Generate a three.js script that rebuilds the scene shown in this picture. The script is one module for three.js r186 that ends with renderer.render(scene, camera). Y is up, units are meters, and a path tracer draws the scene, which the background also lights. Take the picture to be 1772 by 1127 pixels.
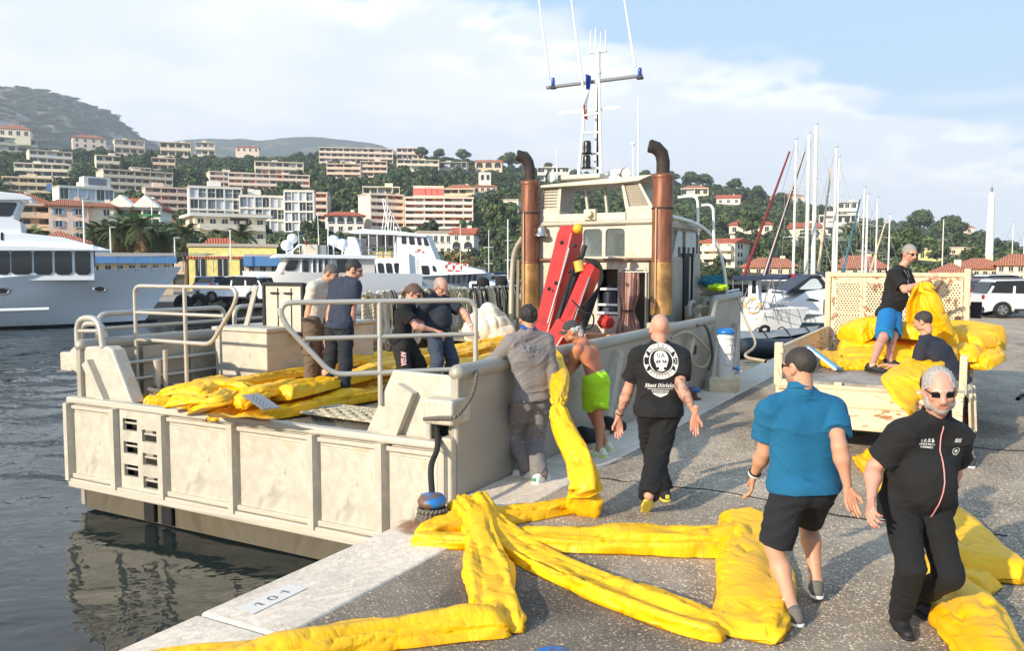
import*as THREE from 'three';
import{mergeGeometries,mergeVertices,toCreasedNormals}from 'three/addons/utils/BufferGeometryUtils.js';
import{RoundedBoxGeometry}from 'three/addons/geometries/RoundedBoxGeometry.js';
// ---------- camera, sky, sun, exposure ----------
const PI=Math.PI,V=(x,y,z)=>new THREE.Vector3(x,y,z);
const scene=new THREE.Scene();
const camera=new THREE.PerspectiveCamera(42.74,1024/652,0.1,9000);
camera.position.set(0,2.25,0);
camera.rotation.order='YXZ';
camera.rotation.set(-4.03*PI/180,29.116*PI/180,0);
camera.updateMatrixWorld(true);
const renderer=new THREE.WebGLRenderer({antialias:true});
renderer.setSize(1024,652);
renderer.toneMapping=THREE.LinearToneMapping;
renderer.toneMappingExposure=1.48;
renderer.shadowMap.enabled=true;
const SUNDIR=V(-0.30,0.43,1).normalize();
const sun=new THREE.DirectionalLight(new THREE.Color(1,0.88,0.70),4.3);
sun.name='sun';sun.position.copy(SUNDIR).multiplyScalar(80).add(V(-6,0,-14));sun.target.position.set(-6,0,-14);
sun.castShadow=true;sun.shadow.radius=1.6;sun.shadow.mapSize.set(2048,2048);
Object.assign(sun.shadow.camera,{left:-40,right:40,top:40,bottom:-40,near:1,far:200});
scene.add(sun,sun.target);
function rng(s){return()=>{s=(s+0x6d2b79f5)|0;let t=Math.imul(s ^(s>>>15),1|s);t=(t+Math.imul(t ^(t>>>7),61|t))^ t;return((t ^(t>>>14))>>>0)/4294967296;};}
let R=rng(7);
const rr=(a,b)=>a+(b-a)*R();
const PERM=(()=>{const r=rng(99),p=[...Array(256).keys()];for(let i=255;i>0;i--){const j=(r()*(i+1))|0;[p[i],p[j]]=[p[j],p[i]];}const o=new Uint8Array(512);for(let i=0;i<512;i++)o[i]=p[i&255];return o;})();
const VAL=(()=>{const r=rng(5),a=new Float32Array(256);for(let i=0;i<256;i++)a[i]=r()*2-1;return a;})();
function noise3(x,y,z){
const X=Math.floor(x),Y=Math.floor(y),Z=Math.floor(z);x-=X;y-=Y;z-=Z;
const u=x*x*(3-2*x),v=y*y*(3-2*y),w=z*z*(3-2*z),h=(i,j,k)=>VAL[PERM[PERM[PERM[(X+i)&255]+((Y+j)&255)]+((Z+k)&255)]];
const l=(a,b,t)=>a+(b-a)*t;
return l(l(l(h(0,0,0),h(1,0,0),u),l(h(0,1,0),h(1,1,0),u),v),l(l(h(0,0,1),h(1,0,1),u),l(h(0,1,1),h(1,1,1),u),v),w);
}
function fbm(x,y,z,o=4){let s=0,a=0.5;for(let i=0;i<o;i++){s+=a*noise3(x,y,z);x=x*2.03+7.1;y=y*2.03+3.7;z=z*2.03+1.3;a*=0.5;}return s;}
const clamp=(x,a=0,b=1)=>Math.min(b,Math.max(a,x)),lerp=(a,b,t)=>a+(b-a)*t;
const sstep=(a,b,x)=>{const t=clamp((x-a)/(b-a));return t*t*(3-2*t);};
const s2l=(c)=>{c/=255;return c<=0.04045?c/12.92:Math.pow((c+0.055)/1.055,2.4);};
const SR=(r,g,b)=>new THREE.Color().setRGB(s2l(r),s2l(g),s2l(b));
function ray(px,py){
const d=V((px-886)/1440,-(py-563.5)/1440,-1).applyEuler(camera.rotation);return d;
}
const CAM=camera.position;
const atY=(px,py,y=0)=>{const d=ray(px,py),t=(y-CAM.y)/d.y;return d.multiplyScalar(t).add(CAM);};
const atX=(px,py,x)=>{const d=ray(px,py),t=x/d.x;return d.multiplyScalar(t).add(CAM);};
const atZ=(px,py,z)=>{const d=ray(px,py),t=z/d.z;return d.multiplyScalar(t).add(CAM);};
const atD=(px,py,D)=>{const d=ray(px,py),t=D/Math.hypot(d.x,d.z);return d.multiplyScalar(t).add(CAM);};
const FWD=V(0,0,-1).applyEuler(camera.rotation);
const SKYK=0.92;
// ---------- sky ----------
{
const W=2048,H=1024,data=new Float32Array(W*H*4);
const c0=SR(212,226,238),c1=SR(174,205,233),c2=SR(140,184,228),gnd=SR(120,118,112),cl=SR(240,241,247);
for(let j=0;j<H;j++){
const el=((j+0.5)/H-0.5)*PI,y=Math.sin(el),ce=Math.cos(el);
for(let i=0;i<W;i++){
const az=((i+0.5)/W-0.5)*2*PI,x=Math.cos(az)*ce,z=Math.sin(az)*ce;
const o=(j*W+i)*4;
let r,g,b;
const t1=sstep(0.0,0.22,y),t2=sstep(0.15,0.6,y);
r=lerp(lerp(c0.r,c1.r,t1),c2.r,t2);g=lerp(lerp(c0.g,c1.g,t1),c2.g,t2);b=lerp(lerp(c0.b,c1.b,t1),c2.b,t2);
if(y<-0.02){const k=sstep(-0.02,-0.2,y);r=lerp(r,gnd.r,k);g=lerp(g,gnd.g,k);b=lerp(b,gnd.b,k);}
else{
const a=Math.atan2(x,-z);
const k=1/(Math.max(y,0)+0.16),cx=x*k,cz=z*k;
const n=fbm(cx*2.1+3,cz*2.1,4.4,6),n2=fbm(cx*6+9,cz*6+2,1.2,5),n3=fbm(cx*1.1+20,cz*3.3,8.8,5);
const edge=a<-0.64?0.31+sstep(-0.64,-1.1,a)*0.35:a<-0.43?lerp(0.31,0.265,(a+0.64)/0.21):a<-0.19?lerp(0.265,0.182,(a+0.43)/0.24):Math.max(0.01,0.182-(a+0.19)*0.31);
const bank=sstep(0.02,-0.03,y-edge+n*0.07+n2*0.06);
const puff=bank*sstep(-0.07,0.0,y-edge+n*0.07)*sstep(-0.1,0.25,n2+0.1);
const wisp=sstep(0.05,0.4,n3+0.25*n2)*0.32*sstep(0.02,0.1,y);
let m=clamp(bank*(0.66+0.28*sstep(-0.25,0.3,n)+0.5*puff)+wisp*(1-bank*0.6),0,0.96);
m*=0.55+0.45*sstep(0.0,0.1,y);
const lit=1+0.32*puff;
r=lerp(r,cl.r*lit,m);g=lerp(g,cl.g*lit,m);b=lerp(b,cl.b*lit,m);
}
data[o]=r*SKYK;data[o+1]=g*SKYK;data[o+2]=b*SKYK;data[o+3]=1;
}
}
const t=new THREE.DataTexture(data,W,H,THREE.RGBAFormat,THREE.FloatType);
t.mapping=THREE.EquirectangularReflectionMapping;t.magFilter=THREE.LinearFilter;t.needsUpdate=true;
scene.background=t;scene.environment=t;
}
// ---------- helpers ----------
const taken={};
function numbered(n){const k=taken[n]=(taken[n]??-1)+1;return k?n+'_'+String(k).padStart(3,'0'):n;}
function tag(o,label,category,group){o.userData.label=label;if(category)o.userData.category=category;if(group)o.userData.group=group;return o;}
function thing(name,label,category,pos=[0,0,0],turn=0,group){
const o=new THREE.Group();o.name=numbered(name);scene.add(o);o.position.set(...(pos.isVector3?pos.toArray():pos));o.rotation.y=turn;
return tag(o,label,category,group);
}
function part(name,geo,mat,parent){
if(Array.isArray(geo))geo=merge(geo);
const m=new THREE.Mesh(geo,mat);m.name=parent?name:numbered(name);m.castShadow=m.receiveShadow=true;(parent||scene).add(m);return m;
}
function single(name,geo,mat,label,category,group){return tag(part(name,geo,mat),label,category,group);}
function struct(name,geo,mat,parent){const m=part(name,geo,mat,parent);if(!parent)m.userData.kind='structure';return m;}
function group(name,parent){const g=new THREE.Group();g.name=name;parent.add(g);return g;}
function copyOf(o,label,pos,turn,base){
const c=o.clone();c.name=numbered(base||o.name.replace(/_\d{3}$/,''));scene.add(c);
c.userData={...o.userData};if(label)c.userData.label=label;
if(pos)c.position.set(...(pos.isVector3?pos.toArray():pos));if(turn!==undefined)c.rotation.y=turn;return c;
}
function merge(list){
list=list.map((g)=>{let h=g.index?g.toNonIndexed():g;for(const k of Object.keys(h.attributes))if(!['position','normal','uv'].includes(k)){h=h===g?g.clone():h;h.deleteAttribute(k);}if(!h.attributes.uv)h.setAttribute('uv',new THREE.BufferAttribute(new Float32Array(h.attributes.position.count*2),2));if(!h.attributes.normal)h.computeVertexNormals();return h;});
return list.length===1?list[0]:mergeGeometries(list);
}
function place(g,x=0,y=0,z=0,rx=0,ry=0,rz=0){g.applyMatrix4(new THREE.Matrix4().compose(V(x,y,z),new THREE.Quaternion().setFromEuler(new THREE.Euler(rx,ry,rz,'YXZ')),V(1,1,1)));return g;}
function box(w,h,d,x=0,y=0,z=0,rx=0,ry=0,rz=0){
const g=new THREE.BoxGeometry(w,h,d),u=g.attributes.uv,s=[[d,h],[d,h],[w,d],[w,d],[w,h],[w,h]];
for(let f=0;f<6;f++)for(let i=0;i<4;i++)u.setXY(f*4+i,u.getX(f*4+i)*s[f][0],u.getY(f*4+i)*s[f][1]);
return place(g,x,y,z,rx,ry,rz);
}
function rbox(w,h,d,x=0,y=0,z=0,r=0.015,rx=0,ry=0,rz=0,seg=2){return place(new RoundedBoxGeometry(w,h,d,seg,Math.min(r,w/2.01,h/2.01,d/2.01)),x,y,z,rx,ry,rz);}
const span=(x0,x1,y0,y1,z0,z1,r=0)=>r?rbox(x1-x0,y1-y0,z1-z0,(x0+x1)/2,(y0+y1)/2,(z0+z1)/2,r):box(x1-x0,y1-y0,z1-z0,(x0+x1)/2,(y0+y1)/2,(z0+z1)/2);
const v3=(a)=>a.isVector3?a:V(...a);
function bar(a,b,r,r2=r,n=8){
a=v3(a);b=v3(b);const d=b.clone().sub(a),L=d.length(),g=new THREE.CylinderGeometry(r2,r,L,n,1);
g.applyQuaternion(new THREE.Quaternion().setFromUnitVectors(V(0,1,0),d.normalize()));g.translate((a.x+b.x)/2,(a.y+b.y)/2,(a.z+b.z)/2);return g;
}
function beam(a,b,w,h,roll=0){
a=v3(a);b=v3(b);const d=b.clone().sub(a),L=d.length(),g=box(w,L,h);g.rotateY(roll);
g.applyQuaternion(new THREE.Quaternion().setFromUnitVectors(V(0,1,0),d.normalize()));g.translate((a.x+b.x)/2,(a.y+b.y)/2,(a.z+b.z)/2);return g;
}
function tube(pts,r,n=8,seg,closed=false,tension=0.5){pts=pts.map(v3);return new THREE.TubeGeometry(new THREE.CatmullRomCurve3(pts,closed,'catmullrom',tension),seg||pts.length*6,r,n,closed);}
function bentTube(pts,r,rad,n=8){
pts=pts.map(v3);const path=new THREE.CurvePath();let cur=pts[0];
for(let i=1;i<pts.length;i++){
if(i===pts.length-1){path.add(new THREE.LineCurve3(cur,pts[i]));break;}
const a=pts[i].clone().sub(pts[i-1]).normalize(),b=pts[i+1].clone().sub(pts[i]).normalize();
const p=pts[i].clone().addScaledVector(a,-rad),q=pts[i].clone().addScaledVector(b,rad);
path.add(new THREE.LineCurve3(cur,p));path.add(new THREE.QuadraticBezierCurve3(p,pts[i].clone(),q));cur=q;
}
const all=[];for(const c of path.curves){const k=c.isLineCurve3?1:6;for(let i=0;i<k;i++)all.push(c.getPoint(i/k));}all.push(pts[pts.length-1]);
const poly=new THREE.CurvePath();for(let i=1;i<all.length;i++)poly.add(new THREE.LineCurve3(all[i-1],all[i]));
return sweep(all,()=>r,n);
}
function sweep(pts,rad,n=8,cap=true){
const P=[],N=[],I=[],U=[];let up=V(0,1,0),L=0;
for(let i=0;i<pts.length;i++){
const t=pts[Math.min(i+1,pts.length-1)].clone().sub(pts[Math.max(i-1,0)]).normalize();
if(i===0){up=Math.abs(t.y)>0.9?V(1,0,0):V(0,1,0);}else L+=pts[i].distanceTo(pts[i-1]);
up=up.clone().addScaledVector(t,-up.dot(t)).normalize();const s=t.clone().cross(up);
for(let k=0;k<=n;k++){const a=k/n*2*PI,d=up.clone().multiplyScalar(Math.cos(a)).addScaledVector(s,Math.sin(a)),r=rad(i/(pts.length-1),a);P.push(pts[i].x+d.x*r,pts[i].y+d.y*r,pts[i].z+d.z*r);N.push(d.x,d.y,d.z);U.push(L,k/n);}
}
for(let i=0;i<pts.length-1;i++)for(let k=0;k<n;k++){const a=i*(n+1)+k,b=a+n+1;I.push(a,a+1,b,b,a+1,b+1);}
const g=new THREE.BufferGeometry();g.setAttribute('position',new THREE.Float32BufferAttribute(P,3));g.setAttribute('normal',new THREE.Float32BufferAttribute(N,3));g.setAttribute('uv',new THREE.Float32BufferAttribute(U,2));g.setIndex(I);return g;
}
function prism(pts,depth,bevel=0,holes=[]){
const s=new THREE.Shape(pts.map((p)=>new THREE.Vector2(p[0],p[1])));for(const h of holes)s.holes.push(new THREE.Path(h.map((p)=>new THREE.Vector2(p[0],p[1]))));
return new THREE.ExtrudeGeometry(s,{depth:depth-2*bevel,bevelEnabled:bevel>0,bevelThickness:bevel,bevelSize:bevel,bevelOffset:-bevel,bevelSegments:2}).translate(0,0,bevel);
}
function lathe(pts,n=16,x=0,y=0,z=0){return new THREE.LatheGeometry(pts.map((p)=>new THREE.Vector2(p[0],p[1])),n).translate(x,y,z);}
function quadGeo(pts,uv){const g=new THREE.BufferGeometry();g.setAttribute('position',new THREE.Float32BufferAttribute(pts.flat(),3));g.setAttribute('uv',new THREE.Float32BufferAttribute(uv||[0,0,1,0,1,1,0,1],2));g.setIndex([0,1,2,0,2,3]);g.computeVertexNormals();return g;}
function surf(fn,nu,nv,thick){
const P=[],U=[],I=[];for(let i=0;i<=nu;i++)for(let j=0;j<=nv;j++){const p=fn(i/nu,j/nv);P.push(p.x??p[0],p.y??p[1],p.z??p[2]);U.push(i/nu,j/nv);}
for(let i=0;i<nu;i++)for(let j=0;j<nv;j++){const a=i*(nv+1)+j,b=a+nv+1;I.push(a,b,a+1,b,b+1,a+1);}
const g=new THREE.BufferGeometry();g.setAttribute('position',new THREE.Float32BufferAttribute(P,3));g.setAttribute('uv',new THREE.Float32BufferAttribute(U,2));g.setIndex(I);g.computeVertexNormals();return g;
}
// ---------- procedural textures ----------
function tex(size,fn,o={}){
const d=new Uint8Array(size*size*4);for(let y=0;y<size;y++)for(let x=0;x<size;x++){const c=fn(x/size,y/size,x,y),i=(y*size+x)*4;if(typeof c==='number')d[i]=d[i+1]=d[i+2]=clamp(c)*255;else{d[i]=clamp(c[0],0,255);d[i+1]=clamp(c[1],0,255);d[i+2]=clamp(c[2],0,255);}d[i+3]=255;}
const t=new THREE.DataTexture(d,size,size,THREE.RGBAFormat);t.wrapS=t.wrapT=THREE.RepeatWrapping;t.magFilter=THREE.LinearFilter;if(!o.data)t.colorSpace=THREE.SRGBColorSpace;if(o.rep)t.repeat.set(...[].concat(o.rep,o.rep).slice(0,2));t.needsUpdate=true;return t;
}
function rept(t,a,b=a){const c=t.clone();c.repeat.set(a,b);c.needsUpdate=true;return c;}
function tfbm(u,v,f,o=4,s=0){let t=0,a=0.5;for(let i=0;i<o;i++){const A=u*2*PI,B=v*2*PI,k=f/(2*PI);t+=a*noise3(Math.cos(A)*k+Math.sin(B)*k*0.7+s,Math.sin(A)*k+s*1.7,Math.cos(B)*k+Math.sin(A)*k*0.3+s*0.3);f*=2;a*=0.5;s+=13.1;}return t;}
function canvasTex(w,h,draw,data){const c=document.createElement('canvas');c.width=w;c.height=h;draw(c.getContext('2d'),w,h);const t=new THREE.CanvasTexture(c);if(!data)t.colorSpace=THREE.SRGBColorSpace;return t;}
const std=(color,roughness=0.8,o={})=>new THREE.MeshStandardMaterial({color,roughness,side:THREE.DoubleSide,...o});
const phys=(color,roughness=0.5,o={})=>new THREE.MeshPhysicalMaterial({color,roughness,side:THREE.DoubleSide,...o});
const blotch=tex(512,(u,v)=>{const n=tfbm(u,v,6,5,3),m=tfbm(u,v,30,3,9);return 0.5+n*0.7+m*0.35;},{data:true});
const grime=(r,g,b,amt=26,seed=1,f=5)=>tex(512,(u,v)=>{const n=tfbm(u,v,f,5,seed),m=tfbm(u,v,f*9,3,seed+4),k=1+(n*amt+m*amt*0.5)/100;return[r*k,g*k,b*k*(1+n*0.04)];});
// ---------- ground, quay, water ----------
const WATER_Y=-0.95,EDGE=-4.33,STRIP=-3.6;
{
const N=1024,hgt=new Float32Array(N*N),col=new Uint8Array(N*N*4),r=rng(31);
const base=new Float32Array(N*N).fill(0),tone=new Float32Array(N*N).fill(-1),tint=new Float32Array(N*N);
for(let k=0;k<26000;k++){
const cx=r()*N,cy=r()*N,ra=1.4+r()*r()*3.4,rb=ra*(0.55+r()*0.45),a=r()*PI,t=r(),hu=r(),c=Math.cos(a),s=Math.sin(a);
for(let y=-5;y<=5;y++)for(let x=-5;x<=5;x++){const u=(x*c+y*s)/ra,v=(-x*s+y*c)/rb,q=u*u+v*v;if(q<1){const i=(((cy+y)|0)+N)%N*N+(((cx+x)|0)+N)%N;const h=Math.sqrt(1-q)*(0.5+0.5*t);if(h>base[i]){base[i]=h;tone[i]=t;tint[i]=hu;}}}
}
for(let i=0;i<N*N;i++){
const x=(i%N)/N,y=((i/N)|0)/N,n=tfbm(x,y,9,4,2);
let g=114+n*36,R_=g*1.02,G_=g*0.97,B_=g*0.91;
if(tone[i]>=0){const b=118+tone[i]*76+(tone[i]>0.95?24:0),w=tint[i];R_=b*(0.98+0.08*w);G_=b*0.95;B_=b*(0.9-0.12*w);}
col[i*4]=clamp(R_,0,255);col[i*4+1]=clamp(G_,0,255);col[i*4+2]=clamp(B_,0,255);col[i*4+3]=255;hgt[i]=base[i];
}
const mk=(d,srgb)=>{const t=new THREE.DataTexture(d,N,N,THREE.RGBAFormat);t.wrapS=t.wrapT=THREE.RepeatWrapping;t.magFilter=THREE.LinearFilter;if(srgb)t.colorSpace=THREE.SRGBColorSpace;t.repeat.set(0.36,0.36);t.needsUpdate=true;return t;};
const hb=new Uint8Array(N*N*4);for(let i=0;i<N*N;i++){hb[i*4]=hb[i*4+1]=hb[i*4+2]=hgt[i]*255;hb[i*4+3]=255;}
const mat=std(0xffffff,0.9,{map:mk(col,true),bumpMap:mk(hb),bumpScale:0.004,vertexColors:true});
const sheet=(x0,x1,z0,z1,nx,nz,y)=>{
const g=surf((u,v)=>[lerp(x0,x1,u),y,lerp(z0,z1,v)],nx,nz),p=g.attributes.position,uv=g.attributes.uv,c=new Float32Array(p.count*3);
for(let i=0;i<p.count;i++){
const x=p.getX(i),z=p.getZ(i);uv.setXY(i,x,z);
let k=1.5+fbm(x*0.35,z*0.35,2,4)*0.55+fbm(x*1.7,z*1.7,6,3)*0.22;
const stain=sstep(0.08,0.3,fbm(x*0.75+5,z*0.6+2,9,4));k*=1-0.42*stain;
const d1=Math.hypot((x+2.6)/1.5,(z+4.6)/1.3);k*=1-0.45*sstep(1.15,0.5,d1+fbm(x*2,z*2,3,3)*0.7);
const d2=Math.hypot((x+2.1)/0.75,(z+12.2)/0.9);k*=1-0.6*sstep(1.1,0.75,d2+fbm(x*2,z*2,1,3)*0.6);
const litPatch=x>-3.2&&x<-1.35&&z<-8.1&&z>-11.4?1:0;if(litPatch)k=k*0.35+1.3;  // smoother asphalt lane, paler because the sunlit band is painted into the vertex colours
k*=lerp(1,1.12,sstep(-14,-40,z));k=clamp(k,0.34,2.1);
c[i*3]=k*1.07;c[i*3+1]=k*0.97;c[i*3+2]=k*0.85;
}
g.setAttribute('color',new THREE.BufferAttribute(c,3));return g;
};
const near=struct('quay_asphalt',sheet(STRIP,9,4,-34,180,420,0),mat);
struct('quay_asphalt',sheet(9,160,4,-34,30,20,0),mat);
struct('quay_asphalt',sheet(STRIP,160,-34,-420,40,60,0),mat);
struct('quay_asphalt',sheet(STRIP,160,60,4,20,20,0),mat);
const crack=(pts,w)=>{const P=[];for(let i=0;i<pts.length-1;i++)for(let k=0;k<14;k++){const t=k/14,x=lerp(pts[i][0],pts[i+1][0],t)+0.03*noise3(i*9+k*0.9,w*90,1),z=lerp(pts[i][1],pts[i+1][1],t)+0.07*noise3(i*9+k*0.8,5,w*70);P.push([x,z,w*(0.5+0.9*Math.abs(noise3(k*1.3,i,3)))]);}return surf((u,v)=>{const f=u*(P.length-1),i=Math.min(P.length-2,f|0),a=P[i],b=P[i+1],t=f-i;return[lerp(a[0],b[0],t),0.004,lerp(a[1],b[1],t)+(v-0.5)*lerp(a[2],b[2],t)*2];},P.length,1);};
const dark=std(0x1c1b19,0.95);
part('crack',crack([[-3.55,-8.05],[-2.2,-8.2],[-1.0,-7.9],[0.4,-8.0]],0.018),dark,near);
part('crack',crack([[-0.6,-11.6],[0.9,-11.9],[2.4,-11.7],[4.2,-12]],0.024),dark,near);
const conc=tex(1024,(u,v,x,y)=>{const n=tfbm(u,v,5,5,7),m=tfbm(u,v,60,3,2);let k=1+n*0.12+m*0.14;const sp=noise3(x*0.31,y*0.31,8)>0.72?0.78:1;k*=sp;return[222*k,205*k,184*k];});
const concB=tex(512,(u,v,x,y)=>0.5+tfbm(u,v,40,3,5)*0.6-(noise3(x*0.5,y*0.5,4)>0.7?0.3:0),{data:true});
const cm=std(0xffffff,0.9,{map:rept(conc,0.5),bumpMap:rept(concB,1),bumpScale:0.004});
const quay=new THREE.Group();quay.name='quay_edge';scene.add(quay);quay.userData.kind='structure';
let z=6,i=0;const rq=rng(3);
while(z>-120){const L=i>14?12:2.4;const g=rbox(STRIP-EDGE-0.006,0.3,L-0.012,(STRIP+EDGE)/2,-0.138+(rq()-0.5)*0.004,z-L/2,0.03);const p=g.attributes.position,uv=g.attributes.uv;for(let k=0;k<p.count;k++)uv.setXY(k,p.getX(k)+p.getY(k),p.getZ(k)+i*0.37);part('coping_slab',g,cm,quay);z-=L;i++;}
const wallM=std(0xffffff,0.92,{map:rept(grime(120,112,98,45,3),0.4)});
part('quay_wall',box(0.7,2.6,130,EDGE+0.40,-1.6,-57),wallM,quay);
const water=(xs,zs)=>{
const P=[],I=[],nx=xs.length,nz=zs.length;
for(let a=0;a<nx;a++)for(let b=0;b<nz;b++){
const x=xs[a],zz=zs[b],far=Math.hypot(x,zz);
const calm=sstep(-13,-10.2,x)*sstep(-9,-6,zz);const A=lerp(1,0.28,calm)*sstep(90,25,far);
let h=0.030*noise3(x*0.8+2,zz*0.9,1)+0.022*noise3(x*1.3+zz*0.4,zz*2.2,5)+0.011*noise3(x*2.4,zz*4.6-x,9)+0.0045*noise3(x*5,zz*9,2)*(1-calm);
P.push(x,WATER_Y+h*A,zz);
}
for(let a=0;a<nx-1;a++)for(let b=0;b<nz-1;b++){const q=a*nz+b;I.push(q,q+1,q+nz,q+1,q+nz+1,q+nz);}
const g=new THREE.BufferGeometry();g.setAttribute('position',new THREE.Float32BufferAttribute(P,3));g.setIndex(I);g.computeVertexNormals();
const uv=new Float32Array(P.length/3*2);for(let k=0;k<uv.length/2;k++){uv[2*k]=P[3*k];uv[2*k+1]=P[3*k+2];}g.setAttribute('uv',new THREE.BufferAttribute(uv,2));return g;
};
const axis=(stops)=>{const o=[];for(let k=0;k<stops.length-1;k++){const[a,s]=stops[k],[b]=stops[k+1];const n=Math.max(1,Math.round(Math.abs(b-a)/s));for(let q=0;q<n;q++)o.push(lerp(a,b,q/n));}o.push(stops[stops.length-1][0]);return o;};
const wb=tex(512,(u,v)=>0.5+tfbm(u,v,10,4,6)*0.8,{data:true});
const wm=phys(new THREE.Color(0.014,0.022,0.022),0.045,{ior:1.33,bumpMap:rept(wb,0.22,0.34),bumpScale:0.018,specularIntensity:1});
struct('water',water(axis([[-420,20],[-140,3],[-60,0.5],[-34,0.13],[-4.1,1]]),axis([[40,4],[4,0.14],[-22,0.4],[-50,2],[-120,20],[-420,1]])),wm);
}
// ---------- hills ----------
const azOf=(px)=>Math.atan((px-886)/1440);
const table=(pts)=>(x)=>{if(x<=pts[0][0])return pts[0][1];for(let i=1;i<pts.length;i++)if(x<=pts[i][0]){const[a,b]=pts[i-1],[c,d]=pts[i],t=(x-a)/(c-a);return lerp(b,d,t);}return pts[pts.length-1][1];};
const hgtAng=(py)=>(461.5-py)/1440;
const ridgeTab=table([[-900,250],[0,262],[120,262],[250,264],[400,276],[560,276],[690,276],[800,280],[870,290],[960,300],[1170,322],[1290,330],[1340,348],[1420,362],[1500,388],[1570,398],[1650,410],[1720,428],[1772,440],[2200,448],[3000,456]].map(([x,y])=>[azOf(x),hgtAng(y)]));
const D0=108,DR=520,camYaw=camera.rotation.y;
function polar(x,z){const D=Math.hypot(x,z);let a=Math.atan2(x,-z)+camYaw;return[a,D];}
const hillScale=(a)=>ridgeTab(a)/Math.cos(a)*1.0;
function hillAt(x,z){
const[a,D]=polar(x,z);if(D<D0)return 0;
const e=ridgeTab(a)*Math.cos(a),t=clamp((D-D0)/(DR-D0),0,1.6);
const prof=t<1?Math.pow(t,1.12):1+(t-1)*0.25;
return Math.max(0,e*DR*prof*(1+0.0*D)+sstep(0,0.3,t)*5*fbm(x*0.012,z*0.012,3,3));
}
const dirOf=(a)=>V(Math.sin(a-camYaw),0,-Math.cos(a-camYaw));
function polarGeo(a0,a1,na,Ds,hf,cf){
const P=[],C=[],I=[],U=[];for(let i=0;i<=na;i++)for(let j=0;j<Ds.length;j++){const a=lerp(a0,a1,i/na),d=dirOf(a),x=d.x*Ds[j],z=d.z*Ds[j];const y=hf(x,z,a,Ds[j]);P.push(x,y,z);U.push(x,z);C.push(...cf(x,y,z,a,Ds[j]));}
for(let i=0;i<na;i++)for(let j=0;j<Ds.length-1;j++){const q=i*Ds.length+j,r=q+Ds.length;I.push(q,q+1,r,q+1,r+1,r);}
const g=new THREE.BufferGeometry();g.setAttribute('position',new THREE.Float32BufferAttribute(P,3));g.setAttribute('color',new THREE.Float32BufferAttribute(C,3));g.setAttribute('uv',new THREE.Float32BufferAttribute(U,2));g.setIndex(I);g.computeVertexNormals();return g;
}
{
const Ds=[];for(let k=0;k<=70;k++)Ds.push(lerp(109,1000,Math.pow(k/70,1.3)));
struct('hillside',polarGeo(-1.25,0.95,240,Ds,(x,z)=>hillAt(x,z)-0.03,(x,y,z)=>{const n=fbm(x*0.03,z*0.03,5,4),k=sstep(-0.1,0.35,n);return[lerp(0.05,0.22,k),lerp(0.06,0.18,k),lerp(0.03,0.11,k)];}),std(0xffffff,0.95,{vertexColors:true}));
const mt=table([[-900,210],[-300,165],[-100,150],[0,147],[70,148],[100,152],[130,161],[165,178],[200,196],[230,216],[258,238],[300,252],[420,290],[900,420]].map(([x,y])=>[azOf(x),hgtAng(y)]));
const mt2=table([[-900,240],[200,243],[262,240],[300,244],[330,240],[375,236],[420,239],[450,244],[500,241],[545,238],[600,245],[650,250],[680,258],[720,268],[800,290],[1000,340],[1700,430]].map(([x,y])=>[azOf(x),hgtAng(y)]));
const ridge=(name,tab,Dr,D1,rough,rocky,seed)=>{
const Ds=[];for(let k=0;k<=139;k++)Ds.push(lerp(D1,Dr*1.35,k/139));
return struct(name,polarGeo(-0.75,rocky?0.05:0.3,rocky?420:260,Ds,(x,z,a,D)=>{const t=clamp((D-D1)/(Dr-D1)),e=tab(a)*Math.cos(a)*Dr,f=t*(0.65+0.35*t)*(D>Dr?1-0.6*(D/Dr-1):1);const near=1-Math.abs(D/Dr-1)*3;return e*f+rough*(fbm(x*0.004+seed,z*0.004,2,6)-0.1)*(0.25+0.75*sstep(0.05,0.5,1-t))*1.0+(rocky?22:4)*fbm(x*0.02,z*0.02,seed,4);},(x,y,z)=>{
const n=fbm(x*0.016,y*0.02,z*0.016,5),m=fbm(x*0.07,y*0.09,z*0.07,3);
if(rocky){const k=sstep(-0.05,0.22,n+m*0.7+0.02);return[lerp(0.042,0.25,k),lerp(0.05,0.2,k),lerp(0.03,0.165,k)];}
const k=sstep(0.02,0.4,n+m*0.5);return[lerp(0.035,0.16,k),lerp(0.052,0.14,k),lerp(0.034,0.1,k)];
}),std(0xffffff,0.95,{vertexColors:true}));
};
ridge('mountain',mt,1750,700,60,true,3);
ridge('far_ridge',mt2,2300,900,40,false,8);
}
{
const d=[azOf(-700),azOf(470)];
const shape=new THREE.Shape();const pts=[];const A=dirOf(azOf(-900)),B=dirOf(azOf(462));
const q=(a,D)=>{const e=dirOf(a);return[e.x*D,e.z*D];};
const c=[q(azOf(-1100),66),q(azOf(120),59),q(azOf(452),56),q(azOf(470),92),q(azOf(860),104),q(azOf(1250),112),q(azOf(1250),180),q(azOf(860),180),q(azOf(0),180),q(azOf(-1100),180)];
c.forEach(([x,z],i)=>i?shape.lineTo(x,-z):shape.moveTo(x,-z));
const g=new THREE.ExtrudeGeometry(shape,{depth:2.4,bevelEnabled:false}).rotateX(-PI/2).translate(0,-2.4+0.02,0);
struct('far_quay',g,std(0xffffff,0.9,{map:rept(grime(150,140,126,30,5),0.15)}));
}
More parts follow.
